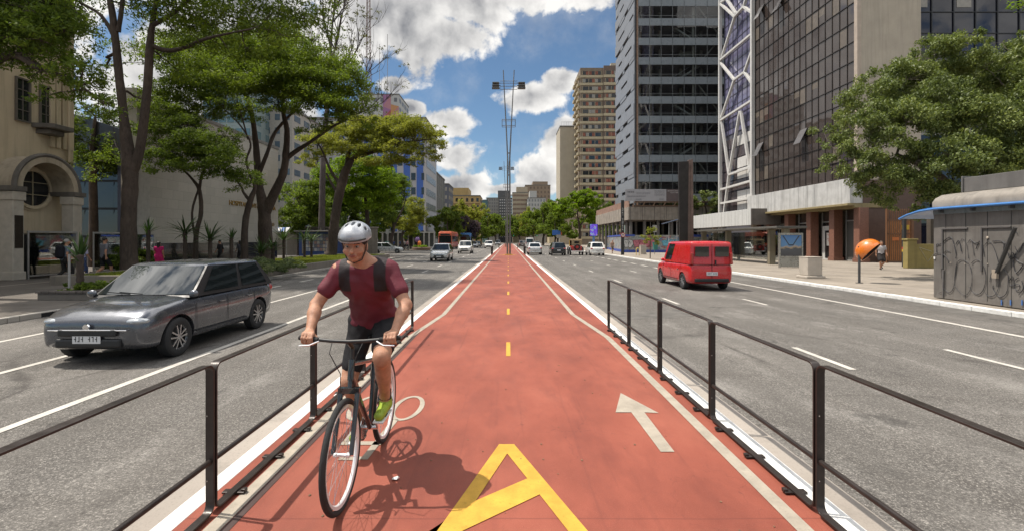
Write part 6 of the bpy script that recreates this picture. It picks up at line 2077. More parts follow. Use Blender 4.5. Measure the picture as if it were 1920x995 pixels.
# dark yoke: the shirt's own second cloth, a panel over chest sides and shoulders
ax_ = nt_.math('ABSOLUTE', spx.outputs[0])
yk = nt_.math('MULTIPLY', nt_.maprange(ax_, .082, .088), nt_.math('MULTIPLY', nt_.maprange(spx.outputs[2], 1.325, 1.335), nt_.maprange(ax_, .172, .166)))
old = bs.inputs['Base Color'].links[0].from_socket
nt_.l.new(nt_.mix(yk, old, (.014, .008, .010)), bs.inputs['Base Color'])
link_mesh('shirt', T.folds(.0042).mesh('shirt'), m, rider)
B = Sdf((-.45, -.5, .5), (.45, .4, 1.25), .008)
B.cone(pel + Vector((-.07, 0, -.02)), pel + Vector((.07, 0, -.02)), .134, .134, .05)
B.cone(pel, pel.lerp(wst, .6), .142, .144, .05, fl)
B.cut(pel + upd * .07, upd)
for sx in (-1, 1):
    hip, knee, ank, toe, sh, el, wr = RJ[sx]
    B.cone(hip, hip.lerp(knee, .72), .101, .080, .035)
link_mesh('shorts', B.folds(.003, 1.2).mesh('shorts'), cloth('black_shorts', (.016, .016, .018)), rider)
# head: eyes, lips, hair, helmet
def hp(x, y, z): return head + hm @ Vector((x, y, z))
for sx in (-1, 1):
    e = MB().ball(hp(.032 * sx, .0845, .001), .0125, 12, 8).build('eye', mat('eye_white', (.30, .27, .24), .35), rider, smooth=180)
    MB().ball(hp(.032 * sx, .0935, .0), .0060, 10, 6).build('iris', mat('iris_brown', (.02, .011, .006), .15), e, smooth=180)
    MB().tube([hp(.016 * sx, .105, .020), hp(.034 * sx, .104, .027), hp(.052 * sx, .094, .021)], [.003, .0045, .003], 6).build('eyebrow', HAIR_D, rider, smooth=60)
MB().tube([hp(-.024, .099, -.061), hp(-.010, .1045, -.058), hp(0, .1045, -.0595), hp(.010, .1045, -.058), hp(.024, .099, -.061)], [.002, .0055, .005, .0055, .002], 6).tube([hp(-.022, .099, -.0625), hp(0, .104, -.069), hp(.022, .099, -.0625)], [.002, .0065, .002], 6).build('lips', skin('lip_skin', (.30, .11, .085)), rider, smooth=60)
H = Sdf(head - Vector((.16, .18, .16)), head + Vector((.16, .18, .2)), .006)
Rm = np.array(hm.transposed())
H.egg(hp(0, -.016, .038), (.083, .103, .090), .01, Rm)
H.egg(hp(0, .105, -.03), (.085, .085, .085), .008, Rm, sub=True)
H.cut(hp(0, 0, -.04), hm @ Vector((0, .3, -1)))
link_mesh('hair', H.mesh('hair'), HAIR_D, rider)
K = Sdf(head - Vector((.2, .24, .1)), head + Vector((.2, .24, .28)), .005)
K.egg(hp(0, -.018, .065), (.108, .148, .102), .01, Rm)
K.egg(hp(0, .06, .06), (.095, .09, .075), .03, Rm)
K.egg(hp(0, -.012, .02), (.088, .115, .10), .006, Rm, sub=True)
for x, L, y in ((0, .075, -.02), (.042, .06, -.01), (-.042, .06, -.01), (.078, .045, -.02), (-.078, .045, -.02)):
    K.egg(hp(x, y + .05, .155 - abs(x) * .75), (.0105, L * .62, .035), .006, Rm, sub=True)
    K.egg(hp(x, y - .07, .150 - abs(x) * .75), (.0105, L * .62, .035), .006, Rm, sub=True)
K.cut(hp(0, 0, .045), hm @ Vector((0, -.12, -1)))
hl = link_mesh('helmet', K.mesh('helmet'), mat('helmet_silver', (.33, .345, .37), .32, .2, var=.25, scale=9, coat=.5), rider)
MB().tube([hp(-.092, .09, .055), hp(-.05, .152, .05), hp(0, .168, .048), hp(.05, .152, .05), hp(.092, .09, .055)], .006, 6).build('visor', mat('matt_black', (.02, .02, .02)), hl)
mb = MB()
for sx in (-1, 1):
    mb.tube([hp(.086 * sx, .03, .045), hp(.078 * sx, .02, -.03), hp(.05 * sx, .035, -.10), hp(0, .05, -.118)], .0045, 5)
mb.build('strap', mat('matt_black', (.02, .02, .02)), hl)
for sx in (-1, 1):
    hip, knee, ank, toe, sh, el, wr = RJ[sx]
    Q = Sdf(np.minimum(ank, toe) - .12, np.maximum(ank, toe) + .12, .006)
    Q.cone(ank + Vector((0, -.04, -.06)), toe + Vector((0, .01, 0)), .042, .036, .02); Q.cone(ank + Vector((0, -.015, -.05)), ank + Vector((0, -.01, 0)), .047, .046, .02)
    Q.cut(ank + Vector((0, 0, -.005)), (0, .25, 1))
    sh_ = link_mesh('shoe', Q.mesh('shoe'), mat('shoe_lime', (.24, .33, .03), .55, var=.3, scale=14), rider)
    mb = MB().box((toe.x, (ank.y + toe.y) / 2 - .01, toe.z - .036), (.078, .27, .018))
    mb.build('sole', mat('sole_white', (.62, .62, .6), .6), sh_, bevel=.008)
    MB().lathe([(.046, 0), (.047, .03), (.044, .07)], ank + Vector((0, 0, -.01)), 14).build('sock', cloth('sock_black', (.02, .02, .022)), rider, smooth=60)
MB().tube([RJ[1][6] + Vector((-.03, -.01, -.012)), RJ[1][6] + Vector((0, -.012, .03)), RJ[1][6] + Vector((.03, -.01, -.012))], .007, 6).build('wrist_band', mat('matt_black', (.02, .02, .02)), rider, smooth=60)
# ------------------------------------------------------------------ vehicles
CARGLASS = glass('car_glass', (.012, .016, .017), .03)
TYRE = mat('tyre', (.016, .016, .017), .8, bump=.3, bscale=60)
ALLOY = mat('alloy', (.45, .45, .46), .3, .9)
TRIM = mat('black_trim', (.012, .012, .013), .5)
CHROME = mat('chrome', (.75, .75, .76), .12, 1.0, var=.03)
LAMP = mat('lamp_lens', (.34, .36, .38), .15, .3, var=.2, scale=25, coat=1.0)
TAIL = mat('tail_lens', (.32, .012, .010), .15, coat=1.0)
AMBER = mat('amber_lens', (.55, .16, .01), .15, coat=1.0)
PLATE = mat('number_plate', (.55, .55, .56), .5)
def paint(name, col, metal=.35, rough=.28): return mat('paint_' + name, col, rough, metal, var=.10, scale=2.2, coat=.9, dirt=.3)

def wheel(root, x, y, r, w, rim=ALLOY, detail=True):
    s = 1 if x > 0 else -1
    prof = [(r * .64, -w * .42), (r * .80, -w * .5), (r * .93, -w * .46), (r, -w * .34), (r, w * .34), (r * .93, w * .46), (r * .80, w * .5), (r * .64, w * .42), (r * .60, 0), (r * .64, -w * .42)]
    t = MB().lathe(prof, (x, y, r), 28 if detail else 14, 'X').build('wheel', TYRE, root, smooth=40)
    mb = MB()
    xo = w * .36 * s
    mb.lathe([(0, xo * .55), (r * .3, xo * .5), (r * .56, xo * .2), (r * .60, xo), (r * .66, xo * 1.1), (r * .66, xo * .9), (r * .58, xo * .7)], (x, y, r), 24 if detail else 12, 'X', mat=1)
    mb.lathe([(r * .585, xo * .9), (r * .665, xo * 1.16), (r * .67, xo * 1.02)], (x, y, r), 28 if detail else 12, 'X')
    for i in range(5):
        a = 2 * math.pi * i / 5 + .3
        d = Vector((0, math.cos(a), math.sin(a)))
        q = Vector((0, -math.sin(a), math.cos(a)))
        for o in (-.09, .09) if detail else (0,):
            p0 = Vector((x + xo * 1.02, y, r)) + q * o * r * .6 + d * r * .1
            p1 = Vector((x + xo * .98, y, r)) + q * o * r * 1.7 + d * r * .6
            mb.bar(p0, p1, r * (.075 if detail else .16), .02, up=(1, 0, 0))
    mb.lathe([(0, xo * 1.15), (r * .12, xo * 1.1), (r * .14, xo * .7)], (x, y, r), 12, 'X')
    mb.build('rim', [rim, TRIM], t, smooth=40)
    return t

def car(label, loc, rotz, kind='hatch', L=3.95, W_=1.68, H=1.50, body=None, group=None, cat='car', name='parked_car', detail=False, rim=ALLOY, plate_txt=None, tail_hi=False, rear_glass=True, side_glass=True, driver=False, roof_rack=False, bumper_dark=False, pillars=None):
    root = thing(name, label, cat, loc, rotz, group)
    w = W_ / 2
    van = kind == 'van'
    zb, belt = (.20, .92) if kind in ('hatch', 'sedan') else (.26, 1.02) if kind == 'suv' else (.22, .98)
    hoodz = {'hatch': .88, 'sedan': .88, 'suv': 1.02, 'van': .95}[kind]
    nose = {'hatch': .70, 'sedan': .68, 'suv': .82, 'van': .72}[kind]
    tailz = {'hatch': belt + .02, 'sedan': belt + .04, 'suv': belt + .02, 'van': belt + .02}[kind]
    st = [(-.5, .80, zb + .18, tailz - .16), (-.487, .92, zb + .06, tailz - .03), (-.45, .975, zb + .02, tailz), (-.36, .995, zb, tailz), (-.2, 1, zb, belt + .01), (0, 1, zb, belt), (.16, 1, zb, belt - .005), (.25, .99, zb, hoodz + .02), (.34, .975, zb, hoodz - .02), (.42, .95, zb + .01, (hoodz + nose) / 2 + .03), (.47, .89, zb + .03, nose + .03), (.492, .80, zb + .10, nose - .04), (.5, .66, zb + .17, nose - .12)]
    V, F = [], []
    half = [(0, 1, .035), (.55, 1, .026), (.86, 1, .0), (.965, .90, 0), (1.0, .66, 0), (.995, .42, 0), (.975, .16, 0), (.93, 0, 0), (.5, 0, 0)]
    n = len(half) * 2 - 2 + 0
    for (fy, fw, b0, t0) in st:
        pts = []
        for (fx, fz, cr) in half:
            pts.append((fx * w * fw, fy * L, b0 + (t0 - b0) * fz + cr))
        left = [(-x, y, z) for x, y, z in pts[1:]][::-1]
        V += pts + left
    n = len(half) + len(half) - 1
    for i in range(len(st) - 1):
        for k in range(n):
            k2 = (k + 1) % n
            F.append((i * n + k, i * n + k2, (i + 1) * n + k2, (i + 1) * n + k))
    F.append(tuple(range(n))[::-1]); F.append(tuple((len(st) - 1) * n + k for k in range(n)))
    me = bpy.data.meshes.new('body'); me.from_pydata(V, [], F); me.update()
    tmp = bpy.data.objects.new('tmp', me); COL.objects.link(tmp)
    sd = tmp.modifiers.new('s', 'SUBSURF'); sd.levels = 2 if detail else 1; sd.render_levels = sd.levels
    wr = .305 if kind in ('hatch', 'sedan') else .35 if kind == 'suv' else .30
    wy = (.315 * L, -.315 * L)
    cut = MB()
    for y in wy:
        for s in (-1, 1):
            cut.lathe([(0, s * (w - .24)), (wr * 1.17, s * (w - .24)), (wr * 1.17, s * (w + .2)), (0, s * (w + .2))] if s > 0 else [(0, s * (w + .2)), (wr * 1.17, s * (w + .2)), (wr * 1.17, s * (w - .24)), (0, s * (w - .24))], (0, y, wr), 32 if detail else 20, 'X')
    co = bpy.data.objects.new('tmpc', cut.mesh('c')); COL.objects.link(co)
    bo = tmp.modifiers.new('b', 'BOOLEAN'); bo.operation = 'DIFFERENCE'; bo.object = co; bo.solver = 'EXACT'
    bpy.context.view_layer.update()
    me2 = bpy.data.meshes.new_from_object(tmp.evaluated_get(bpy.context.evaluated_depsgraph_get()))
    bpy.data.objects.remove(tmp); bpy.data.objects.remove(co)
    me2.polygons.foreach_set('use_smooth', [True] * len(me2.polygons)); me2.set_sharp_from_angle(angle=R(38))
    me2.materials.clear()
    bodyo = link_mesh('body', me2, body, root)
    # greenhouse
    gf = {'hatch': (.235, .045), 'sedan': (.215, .03), 'suv': (.205, .07), 'van': (.235, .09)}[kind]
    gr = {'hatch': (-.475, -.37), 'sedan': (-.355, -.205), 'suv': (-.478, -.41), 'van': (-.488, -.476)}[kind]
    z0, z1 = belt - .03, H
    rw = {'hatch': .76, 'sedan': .74, 'suv': .80, 'van': .88}[kind]
    def gx(t): return w * (.955 + (rw - .955) * t ** 1.15)
    def gyf(t): return L * (gf[0] + (gf[1] - gf[0]) * t)
    def gyr(t): return L * (gr[0] + (gr[1] - gr[0]) * t)
    def gz(t): return z0 + (z1 - z0) * t
    mb = MB()
    lv = [0, .25, .5, .75, .90, .97, 1.0]
    def loop(t):
        k = 1.0 if t < .95 else (.97 if t < .99 else .90)
        x, yf, yr, z = gx(t) * k, gyf(t), gyr(t), gz(t) - (0 if t < .95 else 0)
        bf, br = .09 * (1 - t * .4), .05
        yf2, yr2 = (yf, yr) if t < .95 else (yf - .03, yr + .03) if t < .99 else (yf - .10, yr + .08)
        return [(x, yr2, z), (x, yr2 + (yf2 - yr2) * .33, z), (x, yr2 + (yf2 - yr2) * .66, z), (x, yf2, z), (x * .6, yf2 + bf * .65, z), (0, yf2 + bf, z), (-x * .6, yf2 + bf * .65, z), (-x, yf2, z), (-x, yr2 + (yf2 - yr2) * .66, z), (-x, yr2 + (yf2 - yr2) * .33, z), (-x, yr2, z), (-x * .6, yr2 - br * .7, z), (0, yr2 - br, z), (x * .6, yr2 - br * .7, z)]
    for t in lv: mb.v += loop(t)
    m = 14
    for i in range(len(lv) - 1):
        for k in range(m):
            mb.f.append((i * m + k, i * m + (k + 1) % m, (i + 1) * m + (k + 1) % m, (i + 1) * m + k))
    b = (len(lv) - 1) * m
    zc = H + .025
    mb.v += [(0, gyf(1) - .25, zc), (0, gyr(1) + .25, zc), (gx(1) * .5, (gyf(1) + gyr(1)) / 2, zc), (-gx(1) * .5, (gyf(1) + gyr(1)) / 2, zc)]
    fT, rT, rgt, lft = [len(mb.v) - 4 + i for i in range(4)]
    mb.f += [(b + 3, b + 4, fT), (b + 4, b + 5, fT), (b + 5, b + 6, fT), (b + 6, b + 7, fT), (b + 2, b + 3, fT, rgt), (b + 1, b + 2, rgt), (b, b + 1, rgt, rT), (b + 7, b + 8, lft, fT), (b + 8, b + 9, lft), (b + 9, b + 10, rT, lft), (b + 10, b + 11, rT), (b + 11, b + 12, rT), (b + 12, b + 13, rT), (b + 13, b, rT), (rgt, fT, lft, rT)]
    mb.m = [1] * (4 * m) + [0] * (len(mb.f) - 4 * m)
    mb.build('roof', [body, pillars or body], root, smooth=42)
    # windows lie just proud of the greenhouse
    ts = [.10, .25, .5, .75, .88]
    def sidepane(sx, s0, s1, nm):
        q = MB(); nn = 6
        for t in ts:
            yr, yf = gyr(t), gyf(t)
            f0, f1 = s0(t), s1(t)
            for i in range(nn + 1):
                s = f0 + (f1 - f0) * i / nn
                q.v.append((sx * (gx(t) + .006), yr + (yf - yr) * s, gz(t)))
        for i in range(len(ts) - 1):
            for k in range(nn):
                a = i * (nn + 1) + k
                q.f.append((a, a + 1, a + nn + 2, a + nn + 1) if sx > 0 else (a + 1, a, a + nn + 1, a + nn + 2))
        q.m = [0] * len(q.f)
        q.build(nm, CARGLASS, root, smooth=60)
    splits = {'hatch': [(.06, .44), (.48, .90)], 'sedan': [(.10, .46), (.50, .91)], 'suv': [(.04, .22), (.25, .54), (.58, .92)], 'van': [(.66, .93)]}[kind]
    if side_glass:
        for sx in (-1, 1):
            for a, c in splits:
                sidepane(sx, lambda t, a=a: a + (.02 * (1 - t)), lambda t, c=c: c - .0 * t, 'side_window')
    def endpane(front, nm, k=.95, t0=.08, t1=.90):
        q = MB(); nn = 8
        tt = [t0 + (t1 - t0) * i / 4 for i in range(5)]
        for t in tt:
            x = gx(t) * k
            bf = .09 * (1 - t * .4) if front else -.05
            base = gyf(t) if front else gyr(t)
            for i in range(nn + 1):
                u = -1 + 2 * i / nn
                au = abs(u * k)
                sh = 1 - .35 * au / .6 if au < .6 else .65 * (1 - (au - .6) / .4)
                sh2 = sh if front else (1 - .3 * au / .6 if au < .6 else .7 * (1 - (au - .6) / .4))
                q.v.append((u * x, base + bf * sh2 + (.012 if front else -.012), gz(t) + .004))
        for i in range(4):
            for kk in range(nn):
                a = i * (nn + 1) + kk
                q.f.append((a + 1, a, a + nn + 1, a + nn + 2) if front else (a, a + 1, a + nn + 2, a + nn + 1))
        q.m = [0] * len(q.f)
        q.build(nm, CARGLASS, root, smooth=60)
    endpane(True, 'windscreen')
    if rear_glass: endpane(False, 'rear_window', .80, .18, .86)
    # wheels
    for y in wy:
        for s in (-1, 1):
            wheel(root, s * (w - .105), y, wr, .19, rim, detail)
    # front: lamps, grille, bumper intake, plate, badge bar
    yN = L * .5
    for s in (-1, 1):
        mb = MB().ball((s * w * .68, yN - .15, nose - .055), (.185, .13, .062), 14, 10)
        h = mb.build('headlight', LAMP, root, smooth=180)
        MB().ball((s * w * .98, -.06 * L + (.29 * L), belt + .03), (.085, .045, .06), 10, 8).build('mirror', body, root, smooth=180)
        if tail_hi: MB().box((s * w * .86, -yN + .045, belt + .17), (.10, .10, .42)).build('tail_light', TAIL, root, bevel=.03)
        else: MB().ball((s * w * .78, -yN + .09, tailz - .14), (.15, .11, .095), 12, 8).build('tail_light', TAIL, root, smooth=180)
    MB().box((0, yN - .012, nose - .20), (w * .98, .11, .10)).build('grille', TRIM, root, bevel=.02)
    MB().box((0, yN - .03, zb + .15), (w * 1.1, .12, .13)).build('front_bumper_vent', TRIM, root, bevel=.03)
    MB().box((0, -yN + .015, zb + .16), (w * 1.5, .10, .13)).build('rear_bumper', TRIM if bumper_dark else body, root, bevel=.035)
    p = MB().box((0, yN + .032, nose - .285), (.40, .012, .13)).build('front_plate', PLATE, root, bevel=.004)
    pr = MB().box((0, -yN - .018, zb + (.42 if not van else .40)), (.40, .03, .13)).build('rear_plate', PLATE, root, bevel=.004)
    if detail:
        mb = MB(); rp = random.Random(len(label))
        for i in range(7):
            if i != 3:
                for yy, sg_ in ((yN + .0385, 1), (-yN - .0335, -1)):
                    zc = (nose - .285) if sg_ > 0 else (zb + (.42 if not van else .40))
                    mb.box((-.15 + i * .05, yy, zc), (.012, .001, .075)); mb.box((-.15 + i * .05 + .012, yy, zc + rp.choice((-.03, 0, .03))), (.022, .001, .012))
        mb.build('plate_marks', TRIM, root)
        mb = MB()
        for s in (-1, 1):
            for yy in (.215, -.02, -.265):
                mb.tube([(s * (w + .002), L * yy, zb + .18), (s * (w + .004), L * yy, .62), (s * (w * .972 + .003), L * (yy - .006), belt - .09)], .004, 4)
            mb.tube([(s * (w - .012 + .006), L * .215, zb + .13), (s * (w - .012 + .006), L * -.19, zb + .13)], .012, 6)
        mb.build('door_seams', TRIM, root)
        for s in (-1, 1):
            for yy in (.03, -.21):
                MB().box((s * (w + .008), L * yy, .745), (.03, .16, .028)).build('door_handle', body, root, bevel=.008)
        MB().tube([(-w * .66, yN + .02, nose - .165), (0, yN + .045, nose - .155), (w * .66, yN + .02, nose - .165)], .010, 6).build('chrome_bar', CHROME, root, smooth=50)
        MB().lathe([(0, .0), (.05, .0), (.045, .02), (0, .02)], (0, yN + .03, nose - .12), 16, 'Y').build('badge', CHROME, root)
        mb = MB()
        for s in (-1, 1):
            mb.bar((s * .1, gyf(0) + .12, belt + .035), (s * .1 + .45, gyf(.12) + .10, gz(.10) + .03), .014, .014)
        mb.build('wiper', TRIM, root)
        for s in (-1, 1):
            MB().lathe([(0, 0), (.05, 0), (.06, .03), (0, .03)], (s * w * .72, yN - .10, zb + .16), 14, 'Y').build('fog_light', LAMP, root)
    return root

# the dark car passing close by on the dark side of the road
car('dark graphite hatchback rolling towards us beside the railing', (-6.0, 8.75, RZ), math.pi, 'hatch', 3.78, 1.70, 1.42, paint('graphite', (.105, .11, .125), .65, .27), name='hatchback_car', detail=True, pillars=TRIM, group='moving cars')
# red van
redp = paint('red', (.50, .010, .014), .0, .3)
v = car('small red panel van driving away on the sunny road', (7.32, 19.3, RZ), 0, 'van', 4.1, 1.64, 1.76, redp, name='delivery_van', cat='van', detail=True, tail_hi=True, rear_glass=False, rim=mat('steel_rim', (.3, .3, .31), .45, .6), bumper_dark=True)
mb = MB().box((0, -2.055, 1.0), (.012, .012, 1.35)).box((0, -2.06, .93), (1.36, .014, .012)).box((.12, -2.068, 1.02), (.05, .03, .16))
mb.build('rear_doors_seam', TRIM, v)
for s in (-1, 1):
    MB().box((s * .36, -2.055, 1.40), (.50, .02, .36)).build('rear_window', CARGLASS, v, bevel=.04)
car('light silver hatchback coming towards us ahead of the red bus', (-5.95, 43.0, RZ), math.pi, 'hatch', 3.9, 1.68, 1.50, paint('silver', (.60, .60, .59), .35), name='hatchback_car', group='moving cars')
car('white off-road car with dark windows coming towards us', (-5.85, 66, RZ), math.pi, 'suv', 4.5, 1.85, 1.70, paint('white', (.74, .73, .70), .05), name='suv_car', group='moving cars')
car('small silver car in the lane of the bus', (-8.3, 118, RZ), math.pi, 'sedan', 4.4, 1.75, 1.46, MATS['paint_silver'], name='sedan_car', group='moving cars')
car('dark far car just behind the small silver one', (-8.2, 128, RZ), math.pi, 'hatch', 4.0, 1.7, 1.5, paint('dark', (.04, .045, .055), .4), name='hatchback_car', group='moving cars')
car('white far car hugging the red track railing', (-4.2, 104, RZ), math.pi, 'suv', 4.4, 1.8, 1.68, MATS['paint_white'], name='suv_car', group='moving cars')
car('tiny silver car farthest along the oncoming lanes', (-3.6, 165, RZ), math.pi, 'suv', 4.4, 1.85, 1.75, MATS['paint_silver'], name='suv_car', group='moving cars')
car('silver saloon seen from behind beside the far railing', (3.3, 61, RZ), 0, 'sedan', 4.5, 1.78, 1.48, MATS['paint_silver'], name='sedan_car', group='moving cars')
car('black hatchback with red rear lights driving away', (5.85, 57.5, RZ), 0, 'hatch', 4.1, 1.76, 1.52, paint('black', (.010, .011, .012), .2, .2), name='hatchback_car', group='moving cars')
car('white hatchback driving away nearest the sunny kerb', (10.35, 57.5, RZ), 0, 'hatch', 4.0, 1.75, 1.56, MATS['paint_white'], name='hatchback_car', group='moving cars')
car('boxy white van beyond the silver saloon', (4.9, 112, RZ), 0, 'van', 4.9, 1.95, 2.25, MATS['paint_white'], name='delivery_van', cat='van', bumper_dark=True, tail_hi=True)
car('dark brown far car close to the cycle track', (3.4, 118, RZ), 0, 'suv', 4.4, 1.8, 1.72, paint('brown', (.10, .075, .06), .4), name='suv_car', group='moving cars')
car('dark blue far car beside the boxy white van', (4.4, 150, RZ), 0, 'hatch', 4.0, 1.72, 1.5, paint('blue', (.05, .07, .11), .4), name='hatchback_car', group='moving cars')
car('grey far car to the sunny side of the boxy white van', (7.2, 122, RZ), 0, 'hatch', 4.0, 1.72, 1.5, paint('grey', (.16, .16, .16), .4), name='hatchback_car', group='moving cars')
car('pale silver car standing sideways at the mouth of the side street', (-16.6, 66, RZ), R(-83), 'hatch', 4.3, 1.74, 1.46, paint('pale_silver', (.52, .53, .54), .4), name='parked_car')

# open red vintage jeep with a tan top and a spare wheel
j = thing('vintage_jeep', 'open red vintage car with tan canvas top and spare wheel on the back', 'car', (8.15, 58.5, RZ), 0)
mb = MB().bx(-.62, .62, -1.55, .35, .50, 1.12).bx(-.40, .40, .35, 1.55, .55, 1.05)
mb.build('body', paint('jeep_red', (.42, .015, .010), 0, .4), j, bevel=.06)
mb = MB()
for s in (-1, 1):
    for y in (1.15, -1.05):
        mb.tube([(s * .72, y - .55, .58), (s * .72, y - .4, .80), (s * .72, y, .90), (s * .72, y + .4, .80), (s * .72, y + .55, .55)], .09, 8)
    mb.bx(s * .60, s * .86, -.55, .65, .44, .50)
    mb.build('mudguard', TRIM, j, smooth=50); mb = MB()
for s in (-1, 1):
    for y in (1.15, -1.05): wheel(j, s * .72, y, .37, .17, ALLOY, False)
mb = MB().bx(-.62, .62, -1.45, .35, 1.82, 1.92).bx(-.62, .62, -1.50, -1.44, 1.2, 1.86)
mb.build('canvas_top', cloth('canvas_tan', (.34, .25, .15)), j, bevel=.05)
MB().box((0, -1.515, 1.55), (.6, .02, .24)).build('rear_window', CARGLASS, j, bevel=.02)
mb = MB()
for s in (-1, 1): mb.tube([(s * .6, .33, 1.1), (s * .6, .28, 1.85)], .02, 6); mb.tube([(s * .6, -.5, 1.1), (s * .6, -.5, 1.85)], .015, 6)
mb.build('top_posts', TRIM, j)
MB().box((0, .34, 1.45), (1.2, .02, .6)).build('windscreen', CARGLASS, j)
sw = MB().lathe([(.20, -.06), (.30, -.09), (.36, -.05), (.36, .05), (.30, .09), (.20, .06), (.18, 0), (.20, -.06)], (0, -1.66, .98), 24, 'Y').build('spare_wheel', TYRE, j, smooth=40)
MB().lathe([(0, -.03), (.2, -.03), (.2, .03), (0, .03)], (0, -1.66, .98), 16, 'Y').build('rim', MATS['paint_jeep_red'], sw)
for s in (-1, 1): MB().ball((s * .50, -1.57, .80), (.07, .05, .07), 10, 8).build('tail_light', TAIL, j, smooth=180)
for s in (-1, 1): MB().ball((s * .45, 1.55, .92), (.11, .1, .11), 10, 8).build('headlight', LAMP, j, smooth=180)
MB().bx(-.75, .75, -1.72, -1.64, .42, .52).build('rear_bumper', CHROME, j, bevel=.02)

# buses
def bus(label, loc, rotz, col, roofcol, L=12, Wd=2.55, H=3.2):
    root = thing('city_bus', label, 'bus', loc, rotz, 'city buses')
    w = Wd / 2
    MB().bx(-w, w, -L / 2, L / 2, .38, H).build('body', col, root, bevel=.14, seg=3)
    MB().bx(-w + .12, w - .12, -L / 2 + .4, L / 2 - .25, H - .005, H + .24).build('roof', roofcol, root, bevel=.1, seg=3)
    MB().bx(-w + .10, w - .10, L / 2 - .02, L / 2 + .03, 1.25, 2.62).build('windscreen', CARGLASS, root, bevel=.02)
    MB().bx(-w + .35, w - .35, L / 2, L / 2 + .045, 2.68, 2.98).build('destination_display', TRIM, root, bevel=.01)
    for s in (-1, 1):
        for i in range(7):
            y = -L / 2 + .8 + i * 1.55
            MB().bx(s * (w - .02), s * (w + .012), y, y + 1.38, 1.45, 2.55).build('side_window', CARGLASS, root, bevel=.01)
        MB().ball((s * w * .72, L / 2 + .01, .82), (.17, .05, .11), 12, 8).build('headlight', LAMP, root, smooth=180)
        m_ = MB(); m_.tube([(s * w * .95, L / 2 - .05, 2.75), (s * (w + .18), L / 2 + .28, 2.65), (s * (w + .2), L / 2 + .3, 2.3)], .02, 6); m_.box((s * (w + .2), L / 2 + .3, 2.1), (.2, .08, .42)); m_.build('mirror', TRIM, root)
        for y in (L / 2 - 2.4, -L / 2 + 3.0):
            wheel(root, s * (w - .12), y, .48, .27, ALLOY, False)
    MB().bx(-w - .01, w + .01, L / 2 - .2, L / 2 + .06, .36, .62).build('bumper', TRIM, root, bevel=.05)
    MB().bx(-.25, .25, L / 2 + .05, L / 2 + .07, .66, .80).build('front_plate', PLATE, root)
    return root
bus('orange red city bus coming towards us by the round flower bed', (-12.1, 98, RZ), math.pi, mat('bus_red', (.50, .085, .03), .4, coat=.5), mat('bus_orange', (.55, .13, .05), .45))
bus('light blue city bus partly hidden behind the red one', (-10.2, 120, RZ), math.pi, mat('bus_blue', (.05, .17, .40), .4, coat=.5), mat('bus_blue_roof', (.08, .25, .52), .45))
# ------------------------------------------------------------------ street furniture
IRON = mat('iron_paint', (.036, .028, .025), .38, .35, var=.3, scale=6, bump=.1, dirt=.3)
BOLT = mat('bolt_steel', (.30, .27, .25), .4, .8)

def railing(label, x, y0, y1, group, bolts=True):
    """one bolted frame of bent flat bar with a round mid rail"""
    root = thing('railing_panel', label, 'railing', (x, y0, 0), 0, group)
    L, Hh, t, w, r = y1 - y0 - .012, .94, .011, .052, .055
    path = []
    def arc(cy_, cz, a0, a1):
        for i in range(6):
            a = R(a0 + (a1 - a0) * i / 5); path.append((cy_ + math.cos(a) * r, cz + math.sin(a) * r))
    g = .022
    arc(r + .006, Hh - r, 180, 90); arc(L - r, Hh - r, 90, 0); arc(L - r, r + g, 0, -90); arc(r + .006, r + g, -90, -180)
    n = len(path)
    cy_, cz = L / 2, Hh / 2
    v, f = [], []
    for i, (y, z) in enumerate(path):
        py_, pz_ = path[i - 1]; ny_, nz_ = path[(i + 1) % n]
        d = Vector((ny_ - py_, nz_ - pz_)).normalized(); nn = Vector((-d.y, d.x))
        if nn.dot(Vector((cy_ - y, cz - z))) < 0: nn = -nn
        for sx in (-1, 1):
            v.append((sx * w / 2, y, z)); v.append((sx * w / 2, y + nn.x * t, z + nn.y * t))
    for i in range(n):
        a, b_ = 4 * i, 4 * ((i + 1) % n)
        f += [(a, b_, b_ + 2, a + 2), (a + 1, a + 3, b_ + 3, b_ + 1), (a, a + 1, b_ + 1, b_), (a + 2, b_ + 2, b_ + 3, a + 3)]
    q = MB(); q.add(v, f)
    q.build('frame', IRON, root, smooth=35, bevel=.0015 if bolts else 0)
    MB().tube([(0, .012, .335), (0, L - .006, .335)], .017, 10).build('mid_rail', IRON, root, smooth=60)
    if bolts:
        s = -1 if x > 0 else 1
        for i in range(3):
            y = L * (.16 + .34 * i)
            MB().box((0, y, .014), (.15, .05, .014)).box((s * .065, y, .026), (.03, .034, .022)).build('base_clamp', IRON, root, bevel=.004)
        q = MB()
        for yy in (.018, L - .018):
            for z in (.22, .62):
                q.ball((-.012, yy, z), (.004, .003, .004), 8, 6)
        q.build('bolts', BOLT, root)
    return root
ys = [1.42, 2.98, 4.54, 6.10, 7.66, 9.22]
nm = ['nearest', 'second', 'third', 'fourth', 'farthest']
side = {-1: '{} railing frame beside the cyclist, counted along the car side row', 1: '{} railing frame along the van side row, across from the cyclist'}
for s in (-1, 1):
    for i in range(5):
        railing(side[s].format(nm[i]), 1.925 if s > 0 else -1.84, ys[i], ys[i + 1], 'iron railing frames beside the cycle track')
o0 = None
